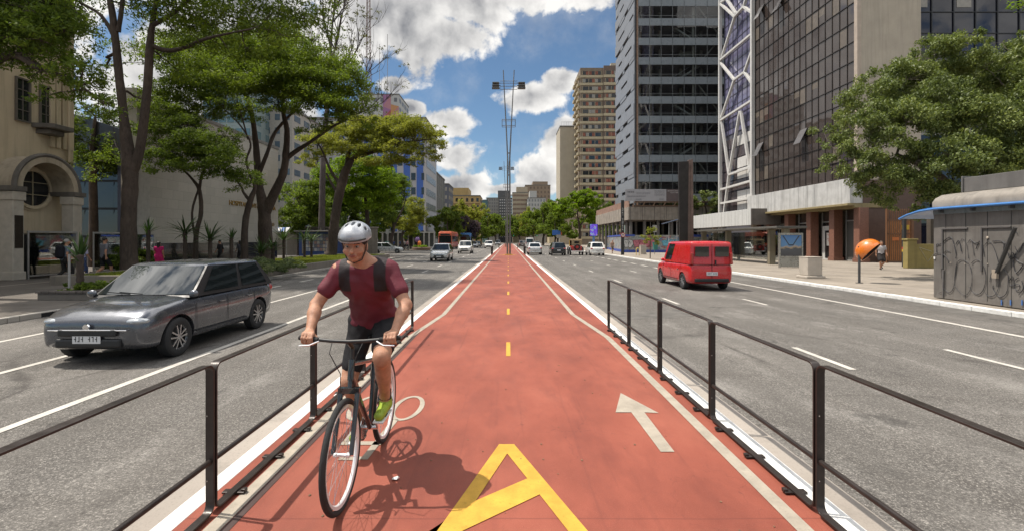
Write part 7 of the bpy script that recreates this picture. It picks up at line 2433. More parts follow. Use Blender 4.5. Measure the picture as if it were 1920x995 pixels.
for s, Y in ((-1, 54.5), (1, 54.5), (-1, 98), (1, 98)):
    for i in range(4):
        lab = 'small iron railing at the tallest lamp post, {} side'.format('shady' if s < 0 else 'sunny') if Y < 60 else 'tiny far railing beyond the tallest lamp post, {} side'.format('shady' if s < 0 else 'sunny')
        g_ = ('railings at the lamp post, ' if Y < 60 else 'railings beyond the lamp post, ') + ('shady side' if s < 0 else 'sunny side')
        if o0 is None:
            o0 = railing(lab, s * 1.95, Y, Y + 1.56, g_, False)
        else:
            c = copy_tree(o0); c.location = (s * 1.95, Y + i * 1.56, 0); c['label'] = lab; c['group'] = g_

# litter on the track
def scrap(p, s, label, seed):
    rr = random.Random(seed)
    q = MB(); q.prism([(s * math.cos(a) * rr.uniform(.7, 1.2), s * .9 * math.sin(a) * rr.uniform(.7, 1.2), .004 + rr.uniform(0, .02)) for a in (0, 1.3, 2.4, 3.6, 5.0)], (0, 0, .002))
    tag(q.build('paper_scrap', mat('paper', (.62, .6, .58), .7), loc=p), label, 'litter')
scrap(G(742, 899), .035, 'torn white paper scrap lying on the red track', 1)
scrap(G(634, 742), .05, 'crumpled white paper at the foot of the dark side railing', 2)
rr = random.Random(9)
q = MB()
for i in range(130):
    x, y = rr.uniform(-1.7, 1.7), rr.uniform(2, 12); s = rr.uniform(.004, .011)
    q.ball((x, y, .004), (s, s * 1.3, s * .35), 5, 4)
tag(q.build('dead_leaves', mat('leaf_litter', (.16, .09, .05), .8, var=.5, scale=3)), 'specks of dry leaf litter scattered on the red track', 'leaf litter', kind='stuff')

# ---- V shaped avenue lamp posts
LSTEEL = mat('lamp_steel', (.17, .165, .16), .5, .4, var=.15, scale=2)
def lamp(label, x, y, h=21.0):
    root = thing('lamp_post', label, 'lamp post', (x, y, 0), 0, 'tall avenue lamp posts')
    k = h / 21.0
    for s in (-1, 1):
        MB().tube([(s * .15, 0, 0), (s * .14, 0, 6 * k), (s * .12, 0, 11 * k), (s * .26, 0, 14 * k), (s * .62, 0, 21.0 * k)], [.10, .09, .08, .07, .05], 10).build('mast', LSTEEL, root, smooth=60)
    for z in (3, 6, 9, 11.5): MB().bx(-.15, .15, -.05, .05, z * k, z * k + .12).build('cross_bar', LSTEEL, root)
    q = MB()
    for z, hw_ in ((14.6, .75), (15.3, .75)):
        q.tube([(-hw_, -.35, z * k), (hw_, -.35, z * k), (hw_, .35, z * k), (-hw_, .35, z * k), (-hw_, -.35, z * k)], .03, 6)
    for sx in (-1, 1):
        for sy in (-1, 1): q.tube([(sx * .75, sy * .35, 14.6 * k), (sx * .75, sy * .35, 15.3 * k)], .03, 6)
    q.build('cage', LSTEEL, root)
    for z in (18.8, 19.15, 19.5, 19.75): MB().tube([(-1.0, 0, z * k), (1.0, 0, z * k)], .03, 6).build('cross_bar', LSTEEL, root)
    for s in (-1, 1):
        hd = MB()
        for i in range(3): hd.box((s * 1.48, 0, (18.95 + i * .28) * k), (.85 - .05 * i, .55, .15)); hd.box((s * 1.05, 0, (18.95 + i * .28) * k), (.25, .12, .08))
        hd.build('lamp_head', mat('lamp_head_grey', (.10, .10, .095), .45, .3), root, bevel=.03)
    MB().bx(-.42, .42, -.22, .22, 0, .10).build('base_plate', mat('base_yellow', (.40, .25, .06), .7, dirt=.4), root, bevel=.01)
    return root
lamp('tallest V shaped lamp post standing on the cycle track', .05, 54.6)
lamp('smaller looking V shaped lamp post directly behind the tallest one', -.45, 118)
lamp('farthest V shaped lamp post beyond the two larger ones', -.3, 190)

# ---- kiosk with graffiti
kb = thing('street_kiosk', 'grey metal kiosk covered in black graffiti with a blue awning edge', 'kiosk', (12.6, 14.22, 0))
KM = bpy.data.materials.new('kiosk_metal'); KM.use_nodes = True
t = NT(KM.node_tree); b = t.n['Principled BSDF']; tc = t.node('ShaderNodeTexCoord').outputs['Object']
c = t.ramp(t.noise(tc, 1.3, 7, .65), [(.3, (.145, .133, .12)), (.7, (.225, .208, .19))])
c = t.mix(t.maprange(t.noise(t.mapping(tc, scale=(3, 3, .2)), 1.8, 7, .7), .5, .7, 0, .5), c, (.085, .075, .065))
c = t.mix(t.maprange(t.noise(tc, 2.7, 8, .75), .55, .7, 0, .5), c, (.30, .275, .25))
t.l.new(c, b.inputs['Base Color']); b.inputs['Roughness'].default_value = .5; b.inputs['Metallic'].default_value = .25
Lk = 4.6
MB().bx(0, 2.4, -Lk, 0, .02, 2.62).build('wall', KM, kb, bevel=.01)
q = MB()
for i in range(1, 8): q.bx(-.008, .0, -Lk + i * .6 - .006, -Lk + i * .6 + .006, .1, 2.45)
q.build('panel_seams', mat('seam_dark', (.05, .048, .045)), kb)
prof = [(0, 2.62), (-.04, 2.62), (-.04, 2.80), (.05, 2.92), (.25, 3.02), (.6, 3.07), (1.8, 3.07), (2.15, 3.02), (2.35, 2.92), (2.44, 2.80), (2.44, 2.62), (2.4, 2.62)]
q = MB(); q.prism([(x, 0, z) for x, z in prof], (0, -Lk, 0))
q.build('roof', mat('kiosk_roof', (.23, .205, .175), .6, var=.2, scale=2, streak=.5, dirt=.4), kb, smooth=40)
q = MB().bx(.62, 1.7, -.25, -.2, 3.08, 3.55).bx(.62, 1.7, -Lk, -Lk + .05, 3.08, 3.55).bx(.66, .72, -Lk + .05, -.25, 3.08, 3.50).bx(1.6, 1.66, -Lk + .05, -.25, 3.08, 3.5)
q.build('roof_box', mat('roof_box_grey', (.13, .125, .12), .6, streak=.4), kb, bevel=.01)
AWN = mat('awning_blue', (.06, .19, .46), .35, var=.12, scale=3, coat=.4)
q = MB()
q.tube([(-.20, -Lk, 2.60), (-.20, -2, 2.60), (-.20, -.3, 2.60), (-.20, .25, 2.56), (-.20, .7, 2.47), (-.20, 1.0, 2.36)], .035, 8)
pts = [(-.20, .0, 2.60), (-.20, .3, 2.57), (-.20, .7, 2.47), (-.20, 1.0, 2.36)]
for (x0, y0, z0), (x1, y1, z1) in zip(pts, pts[1:]): q.prism([(x0, y0, z0), (x1, y1, z1), (2.6, y1, z1), (2.6, y0, z0)], (0, 0, .03))
q.bx(-.20, -.045, -Lk, .0, 2.61, 2.64)
q.build('awning', AWN, kb, smooth=40)
q = MB()
for y in (-.35, -1.3, -2.3, -3.3, -4.2): q.bx(-.16, .0, y - .02, y + .02, 2.48, 2.6)
q.build('awning_bracket', mat('bracket_grey', (.1, .1, .1)), kb)
MB().bx(-.035, -.012, -Lk, -.02, 2.44, 2.60).build('clerestory_pane', mat('dusty_pane', (.22, .25, .25), .3), kb)
def KP(zx, zy):                            # enlarged-photo coordinates to the kiosk's street face
    p = FX(1690 + zx / 3.43, 310 + zy / 3.43, 12.6)
    return (-.022, p.y - 14.22, p.z)
q = MB()
strokes = [[(232, 560), (232, 510), (260, 505), (300, 470), (330, 470), (355, 560), (355, 600)], [(355, 510), (375, 485), (392, 555)], [(388, 490), (400, 470), (425, 510), (437, 600)], [(432, 500), (455, 480), (475, 585)], [(455, 480), (480, 500), (520, 500), (540, 590)], [(485, 540), (505, 490), (525, 495)],
           [(210, 580), (235, 565), (270, 570), (300, 600), (308, 630)], [(245, 820), (280, 790), (262, 700), (270, 600), (290, 550), (318, 555)], [(280, 790), (310, 815), (335, 795), (345, 760), (360, 650), (372, 615), (400, 605), (440, 635), (458, 700), (455, 770), (430, 825), (395, 825), (345, 770)],
           [(455, 630), (490, 605), (530, 640), (548, 720), (535, 790), (505, 825), (470, 815), (440, 780)], [(360, 620), (350, 700), (345, 770)], [(535, 520), (570, 490), (600, 530), (630, 625), (635, 720), (628, 790), (600, 835), (560, 835), (530, 790)], [(590, 488), (665, 500), (640, 640)], [(575, 745), (585, 690), (610, 665)],
           [(595, 770), (600, 800), (640, 845), (680, 820), (692, 760), (690, 700), (660, 665)], [(665, 490), (700, 530)], [(740, 570), (725, 620), (745, 690), (789, 640)], [(700, 740), (722, 712), (722, 775)], [(702, 772), (735, 770)], [(760, 720), (735, 740), (735, 790), (760, 800), (765, 765), (737, 765)], [(760, 830), (789, 790), (780, 740)], [(718, 460), (735, 415), (750, 440)], [(735, 520), (760, 560), (789, 500)], [(705, 600), (720, 560), (750, 610), (789, 630)], [(690, 560), (705, 600), (735, 590)]]
rr_k = random.Random(6)
for s_ in strokes:
    p, _ = smooth_path([(Vector(KP(*a)), .01) for a in s_], 5)
    r0 = rr_k.uniform(.007, .013); q.tube(p, [r0 * rr_k.uniform(.6, 1.25) for _ in p], 4)
q.build('graffiti', GBLK, kb)
q = MB()
for line in ([(268, 410), (268, 665)], [(268, 410), (430, 405)], [(275, 670), (272, 845)], [(520, 402), (520, 680)], [(520, 402), (710, 395)]):
    a, b_ = Vector(KP(*line[0])), Vector(KP(*line[1]))
    q.bar(a, b_, .045, .035, up=(1, 0, 0))
q.build('door_rails', mat('rail_dull', (.16, .15, .145), .5, .4), kb, bevel=.006)
q = MB(); a, b_ = Vector(KP(785, 400)), Vector(KP(628, 690)); a.x = -.20; b_.x = -.06
q.tube([a, b_], .045, 8); q.box(tuple(b_ + Vector((0, .03, -.03))), (.08, .12, .22), 1); 
q.build('closer_bar', [mat('bar_dark', (.04, .038, .036), .6), mat('bar_end_pale', (.33, .27, .21), .7)], kb)
q = MB()
for zx, zy, r_ in ((558, 465, .035), (322, 625, .012), (415, 632, .012), (560, 632, .014), (668, 634, .012), (375, 85, .0)):
    if r_: q.ball(KP(zx, zy), (.01, r_, r_), 8, 6)
q.build('sticker_marks', mat('sticker_pale', (.42, .36, .29), .7), kb)
q = MB()
for zx in (650, 708, 782): q.box(KP(zx, 880), (.012, .03, .13))
q.build('blue_tape', mat('tape_blue', (.06, .14, .35), .6), kb)
q = MB().box(KP(218, 595), (.01, .05, .07)); q.build('paper_sticker', mat('paper', (.62, .6, .58)), kb)

# ---- orange egg shaped telephone hood
tp = thing('phone_hood', 'orange egg shaped telephone hood on a grey post with black scrawls', 'telephone', (13.93, 19.05, 0), 0)
MB().tube([(0, 0, 0), (0, 0, 1.45)], .045, 12).lathe([(0, .012), (.13, .012), (.13, 0), (0, 0)], (0, 0, .008), 16).build('post', mat('phone_post', (.07, .07, .072), .5, .3), tp, smooth=60)
q = MB()
V_, F_ = [], []
c0 = Vector((.36, -.02, 1.28))
ax = Vector((.50, -.58, -.66)).normalized()          # the opening faces away from the road and a little downwards
u_ = ax.cross(Vector((0, 0, 1))).normalized(); v_ = u_.cross(ax)
rings_, seg_ = 14, 32
for shell, rr_ in ((0, 1.0), (1, .94)):
    for i in range(rings_ + 1):
        th_ = R(4 + (104 - 4) * i / rings_)
        for k2 in range(seg_):
            a = 2 * math.pi * k2 / seg_
            V_.append(c0 + (-ax * math.cos(th_) * .44 + (u_ * math.cos(a) * .40 + v_ * math.sin(a) * .48) * math.sin(th_)) * rr_)
m1 = (rings_ + 1) * seg_
for sh_ in (0, 1):
    for i in range(rings_):
        for k2 in range(seg_):
            a, b_ = sh_ * m1 + i * seg_ + k2, sh_ * m1 + i * seg_ + (k2 + 1) % seg_
            F_.append((a, b_, b_ + seg_, a + seg_) if sh_ == 0 else (a, a + seg_, b_ + seg_, b_))
for k2 in range(seg_):
    a, b_ = rings_ * seg_ + k2, rings_ * seg_ + (k2 + 1) % seg_
    F_.append((a, b_, m1 + b_, m1 + a))
F_.append(tuple(range(seg_))[::-1]); F_.append(tuple(range(m1, m1 + seg_)))
nshell = rings_ * seg_
q.add(V_, F_)
q.m = [0] * nshell + [1] * nshell + [0] * seg_ + [0, 1]
q.build('hood', [mat('hood_orange', (.62, .16, .015), .3, var=.1, coat=.8), mat('hood_inside', (.03, .025, .025), .6)], tp, smooth=60)
q = MB(); rr = random.Random(4)
for i in range(9):
    a0_ = rr.uniform(1.8, 4.6); th_ = R(rr.uniform(35, 85)); pts = []
    for k2 in range(6):
        a = a0_ + k2 * .09; t_ = th_ + rr.uniform(-.16, .16)
        pts.append(c0 + (-ax * math.cos(t_) * .44 + (u_ * math.cos(a) * .40 + v_ * math.sin(a) * .48) * math.sin(t_)) * 1.012)
    q.tube(pts, .010, 4)
q.build('scrawl', GBLK, tp)
q = MB().box((.14, .02, 1.30), (.22, .2, .42)); q.build('telephone', mat('phone_grey', (.09, .09, .095), .5), tp, bevel=.02)

# ---- concrete block, ad panel, shelter
cbk = thing('concrete_block', 'pale square concrete block with a stepped foot beside the orange phone', 'bollard', (13.6, 21.6, 0))
BLK = mat('block_concrete', (.42, .375, .32), .85, var=.1, bump=.25, streak=.2, dirt=.2)
MB().bx(-.33, .33, -.33, .33, .12, .92).build('shaft', BLK, cbk, bevel=.03)
MB().bx(-.42, .42, -.42, .42, 0, .12).build('foot', BLK, cbk, bevel=.03)
MB().bx(-.34, .34, -.34, .34, .92, .95).build('cap', BLK, cbk, bevel=.012)

ap = thing('advert_panel', 'steel advert panel with a blue picture at the bus stop', 'advert panel', (17.35, 29.5, 0), R(-8))
STEELG = mat('stainless', (.36, .34, .31), .3, .7, var=.15, streak=.2)
MB().bx(-.68, -.60, -.1, .1, 0, 2.12).bx(.60, .68, -.1, .1, 0, 2.12).bx(-.6, .6, -.1, .1, 2.0, 2.12).bx(-.6, .6, -.1, .1, .62, .72).bx(-.6, .6, -.08, .08, .05, .62).build('frame', STEELG, ap, bevel=.01)
m = bpy.data.materials.new('advert_picture'); m.use_nodes = True
t = NT(m.node_tree); b = t.n['Principled BSDF']; tc = t.node('ShaderNodeTexCoord').outputs['Object']; sz = t.node('ShaderNodeSeparateXYZ', {'Vector': tc})
f = t.math('ADD', t.maprange(sz.outputs[2], .72, 2.0), t.math('MULTIPLY', t.math('SUBTRACT', t.noise(tc, 3.0, 4), .5), .35))
t.l.new(t.ramp(f, [(.0, (.03, .035, .05)), (.35, (.06, .07, .09)), (.42, (.40, .30, .20)), (.5, (.10, .24, .45)), (.95, (.05, .16, .42))]), b.inputs['Base Color']); b.inputs['Roughness'].default_value = .12; b.inputs['Coat Weight'].default_value = .6
MB().bx(-.6, .6, -.06, .06, .72, 2.0).build('picture', m, ap)
q = MB(); q.prism([(-.5, -.066, 1.95), (-.12, -.066, 1.35), (.12, -.066, 1.35), (.5, -.066, 1.95), (.42, -.066, 1.95), (.10, -.066, 1.42), (-.10, -.066, 1.42), (-.42, -.066, 1.95)][::-1], (0, .004, 0))
q.build('picture_shape', mat('picture_dark', (.02, .03, .06), .2, coat=.5), ap)

bs_ = thing('bus_shelter', 'steel and glass bus shelter with a dark flat roof', 'bus shelter', (18.4, 31.5, 0))
SG = glass('shelter_glass', (.5, .5, .5), .02, alpha=.06)
for y, w_ in ((0.2, .32), (1.9, .30), (8.5, .3), (13.5, .3)):
    MB().bx(-.2, .2, y, y + w_, 0, 2.45).build('post', mat('shelter_post', (.27, .235, .17), .45, .4, streak=.3), bs_, bevel=.015)
MB().bx(-.9, 1.1, -.2, 14.2, 2.46, 2.60).build('roof', mat('shelter_roof', (.10, .095, .085), .5, dirt=.4), bs_, bevel=.02)
MB().bx(.55, .58, 2.3, 13.4, .25, 2.3).build('back_pane', SG, bs_)
MB().bx(.3, .6, 3, 8, .42, .47).bx(.35, .55, 3.2, 3.3, 0, .42).bx(.35, .55, 7.7, 7.8, 0, .42).build('bench', STEELG, bs_)
mp = thing('bus_map', 'white route poster with a yellow strip between shelter posts', 'poster', (18.95, 33.0, 0))
MB().bx(-.03, .03, -.5, .5, .8, 2.1).build('sheet', mat('map_paper', (.38, .33, .25), .6), mp)
MB().bx(-.04, -.031, -.5, .5, .95, 1.08).build('yellow_strip', mat('map_yellow', (.5, .3, .04), .6), mp)
MB().bx(-.04, -.031, -.15, .15, 1.6, 1.85).build('red_emblem', mat('map_red', (.32, .09, .05), .6), mp)

# ---- gate, ochre wall
gt_ = thing('wooden_gate', 'orange brown barred gate with small yellow notices', 'gate', (28.2, 35.6, 0))
q = MB()
for i in range(11): q.bx(i * .15, i * .15 + .06, 0, .06, .1, 3.1)
q.build('bars', mat('gate_orange', (.30, .13, .045), .6, var=.2), gt_, bevel=.008)
MB().bx(-.1, 1.7, -.02, -.002, .1, .2).bx(-.1, 1.7, -.02, -.002, 2.1, 2.2).bx(-.1, 1.7, -.02, -.002, 3.1, 3.2).bx(-.15, -.02, -.02, .1, 0, 4.0).bx(1.65, 1.85, -.05, .12, 0, 3.4).build('frame', mat('gate_brown', (.16, .075, .035), .6), gt_)
q = MB()
for i in range(11): q.bx(i * .15, i * .15 + .05, .02, .06, 3.2, 4.0)
q.build('upper_bars', MATS['gate_brown'], gt_)
MB().bx(.95, 1.5, -.05, -.025, 2.45, 2.8).build('yellow_notice', mat('notice_yellow', (.50, .33, .03), .6), gt_)
MB().bx(.25, .75, -.05, -.025, 1.65, 1.9).build('orange_notice', mat('notice_orange', (.45, .14, .04), .6), gt_)
yw = thing('ochre_wall', 'ochre yellow boundary wall with a chalk scrawl left of the kiosk', 'wall', (24.05, 28.9, 0))
OCW = mat('ochre_wall', (.27, .215, .075), .8, var=.12, streak=.35, dirt=.35)
MB().bx(.5, 9, 0, .22, 0, 1.45).build('wall', OCW, yw, bevel=.015)
MB().bx(-.05, .52, -.06, .3, 0, 1.68).bx(-.1, .57, -.1, .34, 1.68, 1.78).build('pier', OCW, yw, bevel=.02)
q = MB(); q.tube([(.7, -.01, 1.25), (1.2, -.01, .4), (1.75, -.01, 1.1)], .012, 4); q.tube([(.7, -.01, 1.25), (1.45, -.01, 1.0)], .012, 4)
q.build('scrawl', mat('chalk', (.45, .42, .33)), yw)
pc = thing('striped_post', 'dark gate post with red and yellow bands beside the ochre wall', 'post', (25.25, 30.6, 0))
MB().bx(-.09, .09, -.09, .09, 0, .95).bx(-.08, .08, -.08, .08, 1.25, 3.3).build('shaft', mat('post_black', (.03, .03, .03), .6), pc)
MB().bx(-.092, .092, -.092, .092, .95, 1.1).build('yellow_band', MATS['notice_yellow'], pc)
MB().bx(-.092, .092, -.092, .092, 1.1, 1.25).build('red_band', mat('band_red', (.35, .04, .03), .6), pc)
bw = thing('boundary_wall', 'dark wall and planting strip behind the glossy tree', 'wall', (27, 30, 0))
MB().bx(-.6, 20, 0, .3, 0, 3.3).build('wall', mat('back_wall_dark', (.075, .06, .045), .8, streak=.4), bw)

# ---- steel pillars, name totem, small kerbside things
p1 = W(1281, 484, 45); 
sp_ = thing('steel_pillar', 'black tapering steel slab pillar behind the red van', 'pillar', (16.4, 45, 0), 0, 'pair of steel pillars')
MB().prism([(-.36, -.15, 0), (.36, -.15, 0), (.47, -.15, 9.05), (-.46, -.15, 9.0)], (0, .3, 0)).build('slab', mat('black_steel', (.022, .018, .016), .6, .2, var=.4, scale=2, streak=.4), sp_, bevel=.01)
sp2 = thing('steel_pillar', 'slim rust brown steel pillar touching the black one', 'pillar', (17.15, 45.3, 0), 0, 'pair of steel pillars')
MB().prism([(-.30, -.15, 0), (.32, -.15, 0), (.22, -.15, 9.3), (-.20, -.15, 9.2)], (0, .3, 0)).bx(-.02, .02, -.19, -.151, .1, 9.1).build('slab', mat('rust_steel', (.17, .115, .095), .6, .2, var=.25, scale=2, streak=.4), sp2, bevel=.01)
tt = thing('street_totem', 'tall black street name totem with a round no turn sign', 'sign post', (13.0, 54.6, 0))
MB().bx(-.17, .17, -.10, .10, 0, 6.2).build('pillar', mat('totem_black', (.025, .025, .026), .5), tt, bevel=.012)
q = MB(); rng = random.Random(70)
for i in range(11):
    z = 5.2 - i * .24
    if i == 4: continue
    q.bx(-.07, .06, -.112, -.103, z, z + .03); q.bx(-.07, .06, -.112, -.103, z + .12, z + .15) if i % 2 else q.bx(-.02, .01, -.112, -.103, z + .03, z + .15)
    q.bx(-.07, -.04, -.112, -.103, z + .03, z + .12) if i % 3 else None
q.build('lettering', mat('totem_white', (.6, .6, .58), .6), tt)
sg = MB().lathe([(0, -.135), (.26, -.135), (.26, -.115), (0, -.115)], (.02, 0, 2.25), 24, 'Y').build('round_sign', mat('sign_red', (.45, .02, .02), .5), tt)
MB().lathe([(0, -.142), (.20, -.142), (.20, -.136), (0, -.136)], (.02, 0, 2.25), 24, 'Y').build('sign_face', mat('sign_white', (.68, .67, .65), .5), sg)
q = MB(); q.bar((.09, -.146, 2.12), (.09, -.146, 2.3), .04, .006, up=(0, 1, 0)); q.bar((.09, -.146, 2.32), (-.06, -.146, 2.32), .04, .006, up=(0, 1, 0)); q.prism([(-.05, -.149, 2.39), (-.05, -.149, 2.25), (-.13, -.149, 2.32)], (0, .004, 0)); q.build('turn_arrow', GBLK, sg)
q = MB(); q.bar((-.13, -.152, 2.11), (.16, -.152, 2.40), .035, .006, up=(0, 1, 0)); q.build('slash', MATS['sign_red'], sg)

c2 = thing('utility_box', 'small pale concrete utility box in front of the hoarding', 'utility box', (15.7, 56.0, 0))
MB().bx(-.33, .33, -.25, .25, .1, 1.05).bx(-.38, .38, -.3, .3, 0, .1).bx(-.36, .36, -.28, .28, 1.05, 1.1).build('housing', BLK, c2, bevel=.02)
MB().bx(-.25, .25, -.262, -.25, .2, .95).build('door', mat('box_door', (.36, .33, .29), .7), c2)
yb_ = thing('yellow_guard', 'small yellow tubular guard hoop on the kerb', 'bollard', (14.1, 52.3, 0))
MB().tube([(-.16, 0, 0), (-.16, 0, .7), (-.08, 0, .84), (.08, 0, .84), (.16, 0, .7), (.16, 0, 0)], .035, 8).build('hoop', mat('guard_yellow', (.55, .38, .03), .5), yb_, smooth=60)
tb_ = thing('litter_bin', 'teal litter bin on a thin post before the blue graffiti', 'litter bin', (17.0, 55.5, 0))
MB().tube([(0, .25, 0), (0, .25, 3.4)], .035, 8).build('post', mat('bin_post', (.2, .2, .2), .5), tb_)
q = MB(); q.prism([(-.20, -.2, .55), (.20, -.2, .55), (.28, -.2, 1.35), (-.28, -.2, 1.35)], (0, .4, 0)); q.build('bin', mat('bin_teal', (.03, .17, .15), .5), tb_, bevel=.03)
MB().bx(-.3, .3, -.22, .22, 1.36, 1.45).build('lid', mat('lid_teal', (.025, .13, .12), .5), tb_, bevel=.02)
MB().bx(-.25, .25, .20, .22, 2.6, 3.4).build('small_sign', mat('sign_grey', (.3, .3, .28), .6), tb_)
sl_ = thing('solar_shelter', 'two slim poles carrying a tilted blue panel before the podium', 'shelter', (19.6, 57.5, 0))
MB().tube([(-.35, 0, 0), (-.35, 0, 3.75)], .05, 8).tube([(.6, 0, 0), (.6, 0, 4.05)], .05, 8).build('poles', mat('pole_grey', (.36, .36, .36), .5), sl_, smooth=60)
q = MB(); q.bar((-1.1, 0, 3.62), (.75, 0, 4.15), 1.0, .07); q.build('panel', mat('panel_blue', (.10, .13, .20), .25, coat=.5), sl_)

# ---- purple screen, road signs, traffic lights far down the avenue
ds = thing('digital_screen', 'glowing purple advert screen on a pole by the bright tree', 'screen', (15.3, 86, 0))
MB().bx(-.72, .72, -.1, .12, 2.35, 4.55).build('housing', TRIM, ds, bevel=.03)
m = bpy.data.materials.new('screen_purple'); m.use_nodes = True
t = NT(m.node_tree); b = t.n['Principled BSDF']; tc = t.node('ShaderNodeTexCoord').outputs['Object']
cc = t.ramp(t.noise(tc, 2.2, 3, .5, 1.0), [(.35, (.09, .035, .40)), (.52, (.13, .06, .46)), (.58, (.10, .30, .42)), (.66, (.45, .16, .20))])
t.l.new(cc, b.inputs['Base Color']); t.l.new(cc, b.inputs['Emission Color']); b.inputs['Emission Strength'].default_value = .45
MB().bx(-.66, .66, -.115, -.102, 2.42, 4.48).build('display', m, ds)
MB().bx(-.2, .2, -.08, .08, 0, 2.35).build('pole', mat('pole_blue', (.10, .22, .42), .5), ds)
bsn = thing('road_sign', 'small blue direction sign hanging over the sunny lanes', 'road sign', (12.2, 122, 0))
MB().bx(-1.0, 1.1, -.05, .05, 2.9, 4.2).build('plate', mat('sign_blue', (.04, .13, .42), .5), bsn)
MB().bx(1.12, 1.5, -.05, .05, 3.0, 4.2).build('orange_plate', mat('sign_orange', (.50, .14, .04), .5), bsn)
MB().tube([(.9, .1, 0), (.9, .1, 4.2)], .07, 8).build('post', LSTEEL, bsn)
def tlight(label, x, y):
    o = thing('traffic_light', label, 'traffic light', (x, y, 0), 0, 'traffic lights at the crossing')
    MB().tube([(0, 0, 0), (0, 0, 4.2)], .08, 8).build('pole', mat('tl_pole', (.14, .11, .06), .6), o)
    MB().bx(-.2, .2, -.25, -.05, 3.2, 4.4).build('head', TRIM, o, bevel=.03)
    MB().ball((0, -.26, 3.45), (.12, .04, .12), 10, 6).build('green_lamp', mat('lamp_green', (.02, .5, .22), .4, emit=.8), o)
    MB().ball((0, -.26, 4.12), (.12, .04, .12), 10, 6).build('red_lamp', mat('lamp_red_off', (.10, .01, .01), .4), o)
tlight('green traffic light just beside the tall lamp post', 2.3, 205)
tlight('green traffic light below the sunny side far trees', 12.4, 208)
sgn = thing('street_name_sign', 'pale street sign on a pole before the bright tree', 'sign', (11.8, 112, 0))
MB().tube([(0, 0, 0), (0, 0, 3.0)], .06, 8).build('post', LSTEEL, sgn); MB().bx(-.5, .5, -.05, .0, 2.1, 2.9).build('plate', mat('plate_pale', (.34, .33, .31), .6), sgn)
for x, y, lab in ((16.2, 95, 'yellow post box shape on the pavement near the avenue trees'), ):
    o = thing('yellow_post', lab, 'bollard', (12.9, 100, 0)); MB().bx(-.2, .2, -.2, .2, 0, 1.6).build('shaft', mat('post_yellow', (.42, .26, .04), .6), o, bevel=.03)

# ---- shady side: glass fence, planter, newsstand, pillared fence
gf_ = thing('glass_fence', 'tall glass fence panes with pale steel rails before the deco porch', 'fence', (-21.0, 20.9, 0))
FS = mat('fence_steel', (.42, .41, .40), .35, .6)
q = MB()
for y0, y1 in ((.1, 2.45), (3.4, 7.55)):
    q.bx(-.03, .03, y0, y1, .10, .16); q.bx(-.03, .03, y0, y1, 2.02, 2.10)
    for y in ((y0, y1) if y1 < 3 else (y0, (y0 + y1) / 2, y1)): q.bx(-.025, .025, y - .03, y + .03, 0, 2.1)
q.build('rails', FS, gf_, bevel=.006)
for y0, y1 in ((.14, 2.41), (3.45, 5.42), (5.52, 7.5)):
    MB().bx(-.008, .008, y0, y1, .17, 2.01).build('pane', glass('fence_glass', (.5, .5, .5), .02, alpha=.10), gf_)
MB().bx(-.12, .12, 3.3, 7.7, 0, .12).build('kerb', BEDW, gf_)
pl = thing('planter_box', 'low brick edged planter with trailing plants and a stake', 'planter', (-12.6, 14.6, 0))
MB().bx(-.75, .75, -1.0, 1.6, -.01, .20).build('box', mat('planter_stone', (.13, .115, .10), .85, bump=.3, dirt=.4), pl, bevel=.02)
q = MB(); rr = random.Random(3)
for i in range(8): q.bx(-.78 + i * .195, -.60 + i * .195, -1.04, -.9, .20, .27)
for i in range(13): q.bx(.66, .78, -1.0 + i * .2, -.82 + i * .2, .20, .27)
q.build('brick_rim', mat('rim_brick', (.10, .085, .075), .9, var=.3), pl, bevel=.01)
MB().bx(-.6, .62, -.88, 1.5, .19, .235).build('soil', MATS['bed_soil'], pl)
me, _ = leaf_mesh('plants', [(-.3, -.3, .32, .4, .5, .14), (.25, .2, .3, .4, .6, .12), (-.1, .9, .32, .5, .5, .14), (.4, -.5, .28, .3, .3, .1)], 2600, .09, 91, **ROUND)
link_mesh('plants', me, LF_DARK, pl)
MB().tube([(-.25, -.55, .2), (-.25, -.55, 1.28)], .03, 8).build('stake', mat('stake_grey', (.28, .27, .26), .6), pl)

nsd = thing('newsstand', 'blue newsstand with magazine covers behind the yuccas', 'newsstand', (-21.6, 49.5, 0))
MB().bx(0, 4.2, 0, 2.4, 0, 2.5).build('body', mat('stand_blue', (.03, .06, .18), .5), nsd, bevel=.03)
MB().bx(-.3, 4.5, -.5, 2.6, 2.5, 2.66).build('roof', mat('stand_roof', (.16, .15, .13), .6), nsd, bevel=.03)
rr = random.Random(12)
cols = [mat('cover_%d' % i, c, .4, var=.4, scale=9) for i, c in enumerate(((.36, .33, .30), (.30, .20, .17), (.24, .26, .29), (.36, .32, .25), (.16, .16, .16), (.4, .4, .4)))]
q = MB()
for r_ in range(5):
    for c_ in range(11):
        q.bx(.45 + c_ * .29, .70 + c_ * .29, -.03, -.005, .55 + r_ * .36, .86 + r_ * .36, rr.randrange(6))
q.build('magazine_covers', cols, nsd)
MB().bx(.35, .43, -.06, 0, .3, 2.45).bx(3.65, 3.73, -.06, 0, .3, 2.45).build('door_frame', mat('stand_frame', (.25, .22, .17), .6), nsd)
ub = thing('striped_awning', 'small blue and white awning beyond the forked trunk', 'awning', (-23.2, 46.4, 0))
q = MB()
for i in range(6): q.add([(i * .35, 0, 2.9), ((i + 1) * .35, 0, 2.9), ((i + 1) * .35, -.7, 2.45), (i * .35, -.7, 2.45)], [(0, 1, 2, 3)], i % 2)
q.build('canvas', [mat('canvas_blue', (.05, .12, .34), .7), mat('canvas_white', (.5, .5, .5), .7)], ub)
MB().tube([(0, -.7, 0), (0, -.7, 2.45)], .03, 6).tube([(2.1, -.7, 0), (2.1, -.7, 2.45)], .03, 6).build('poles', FS, ub)
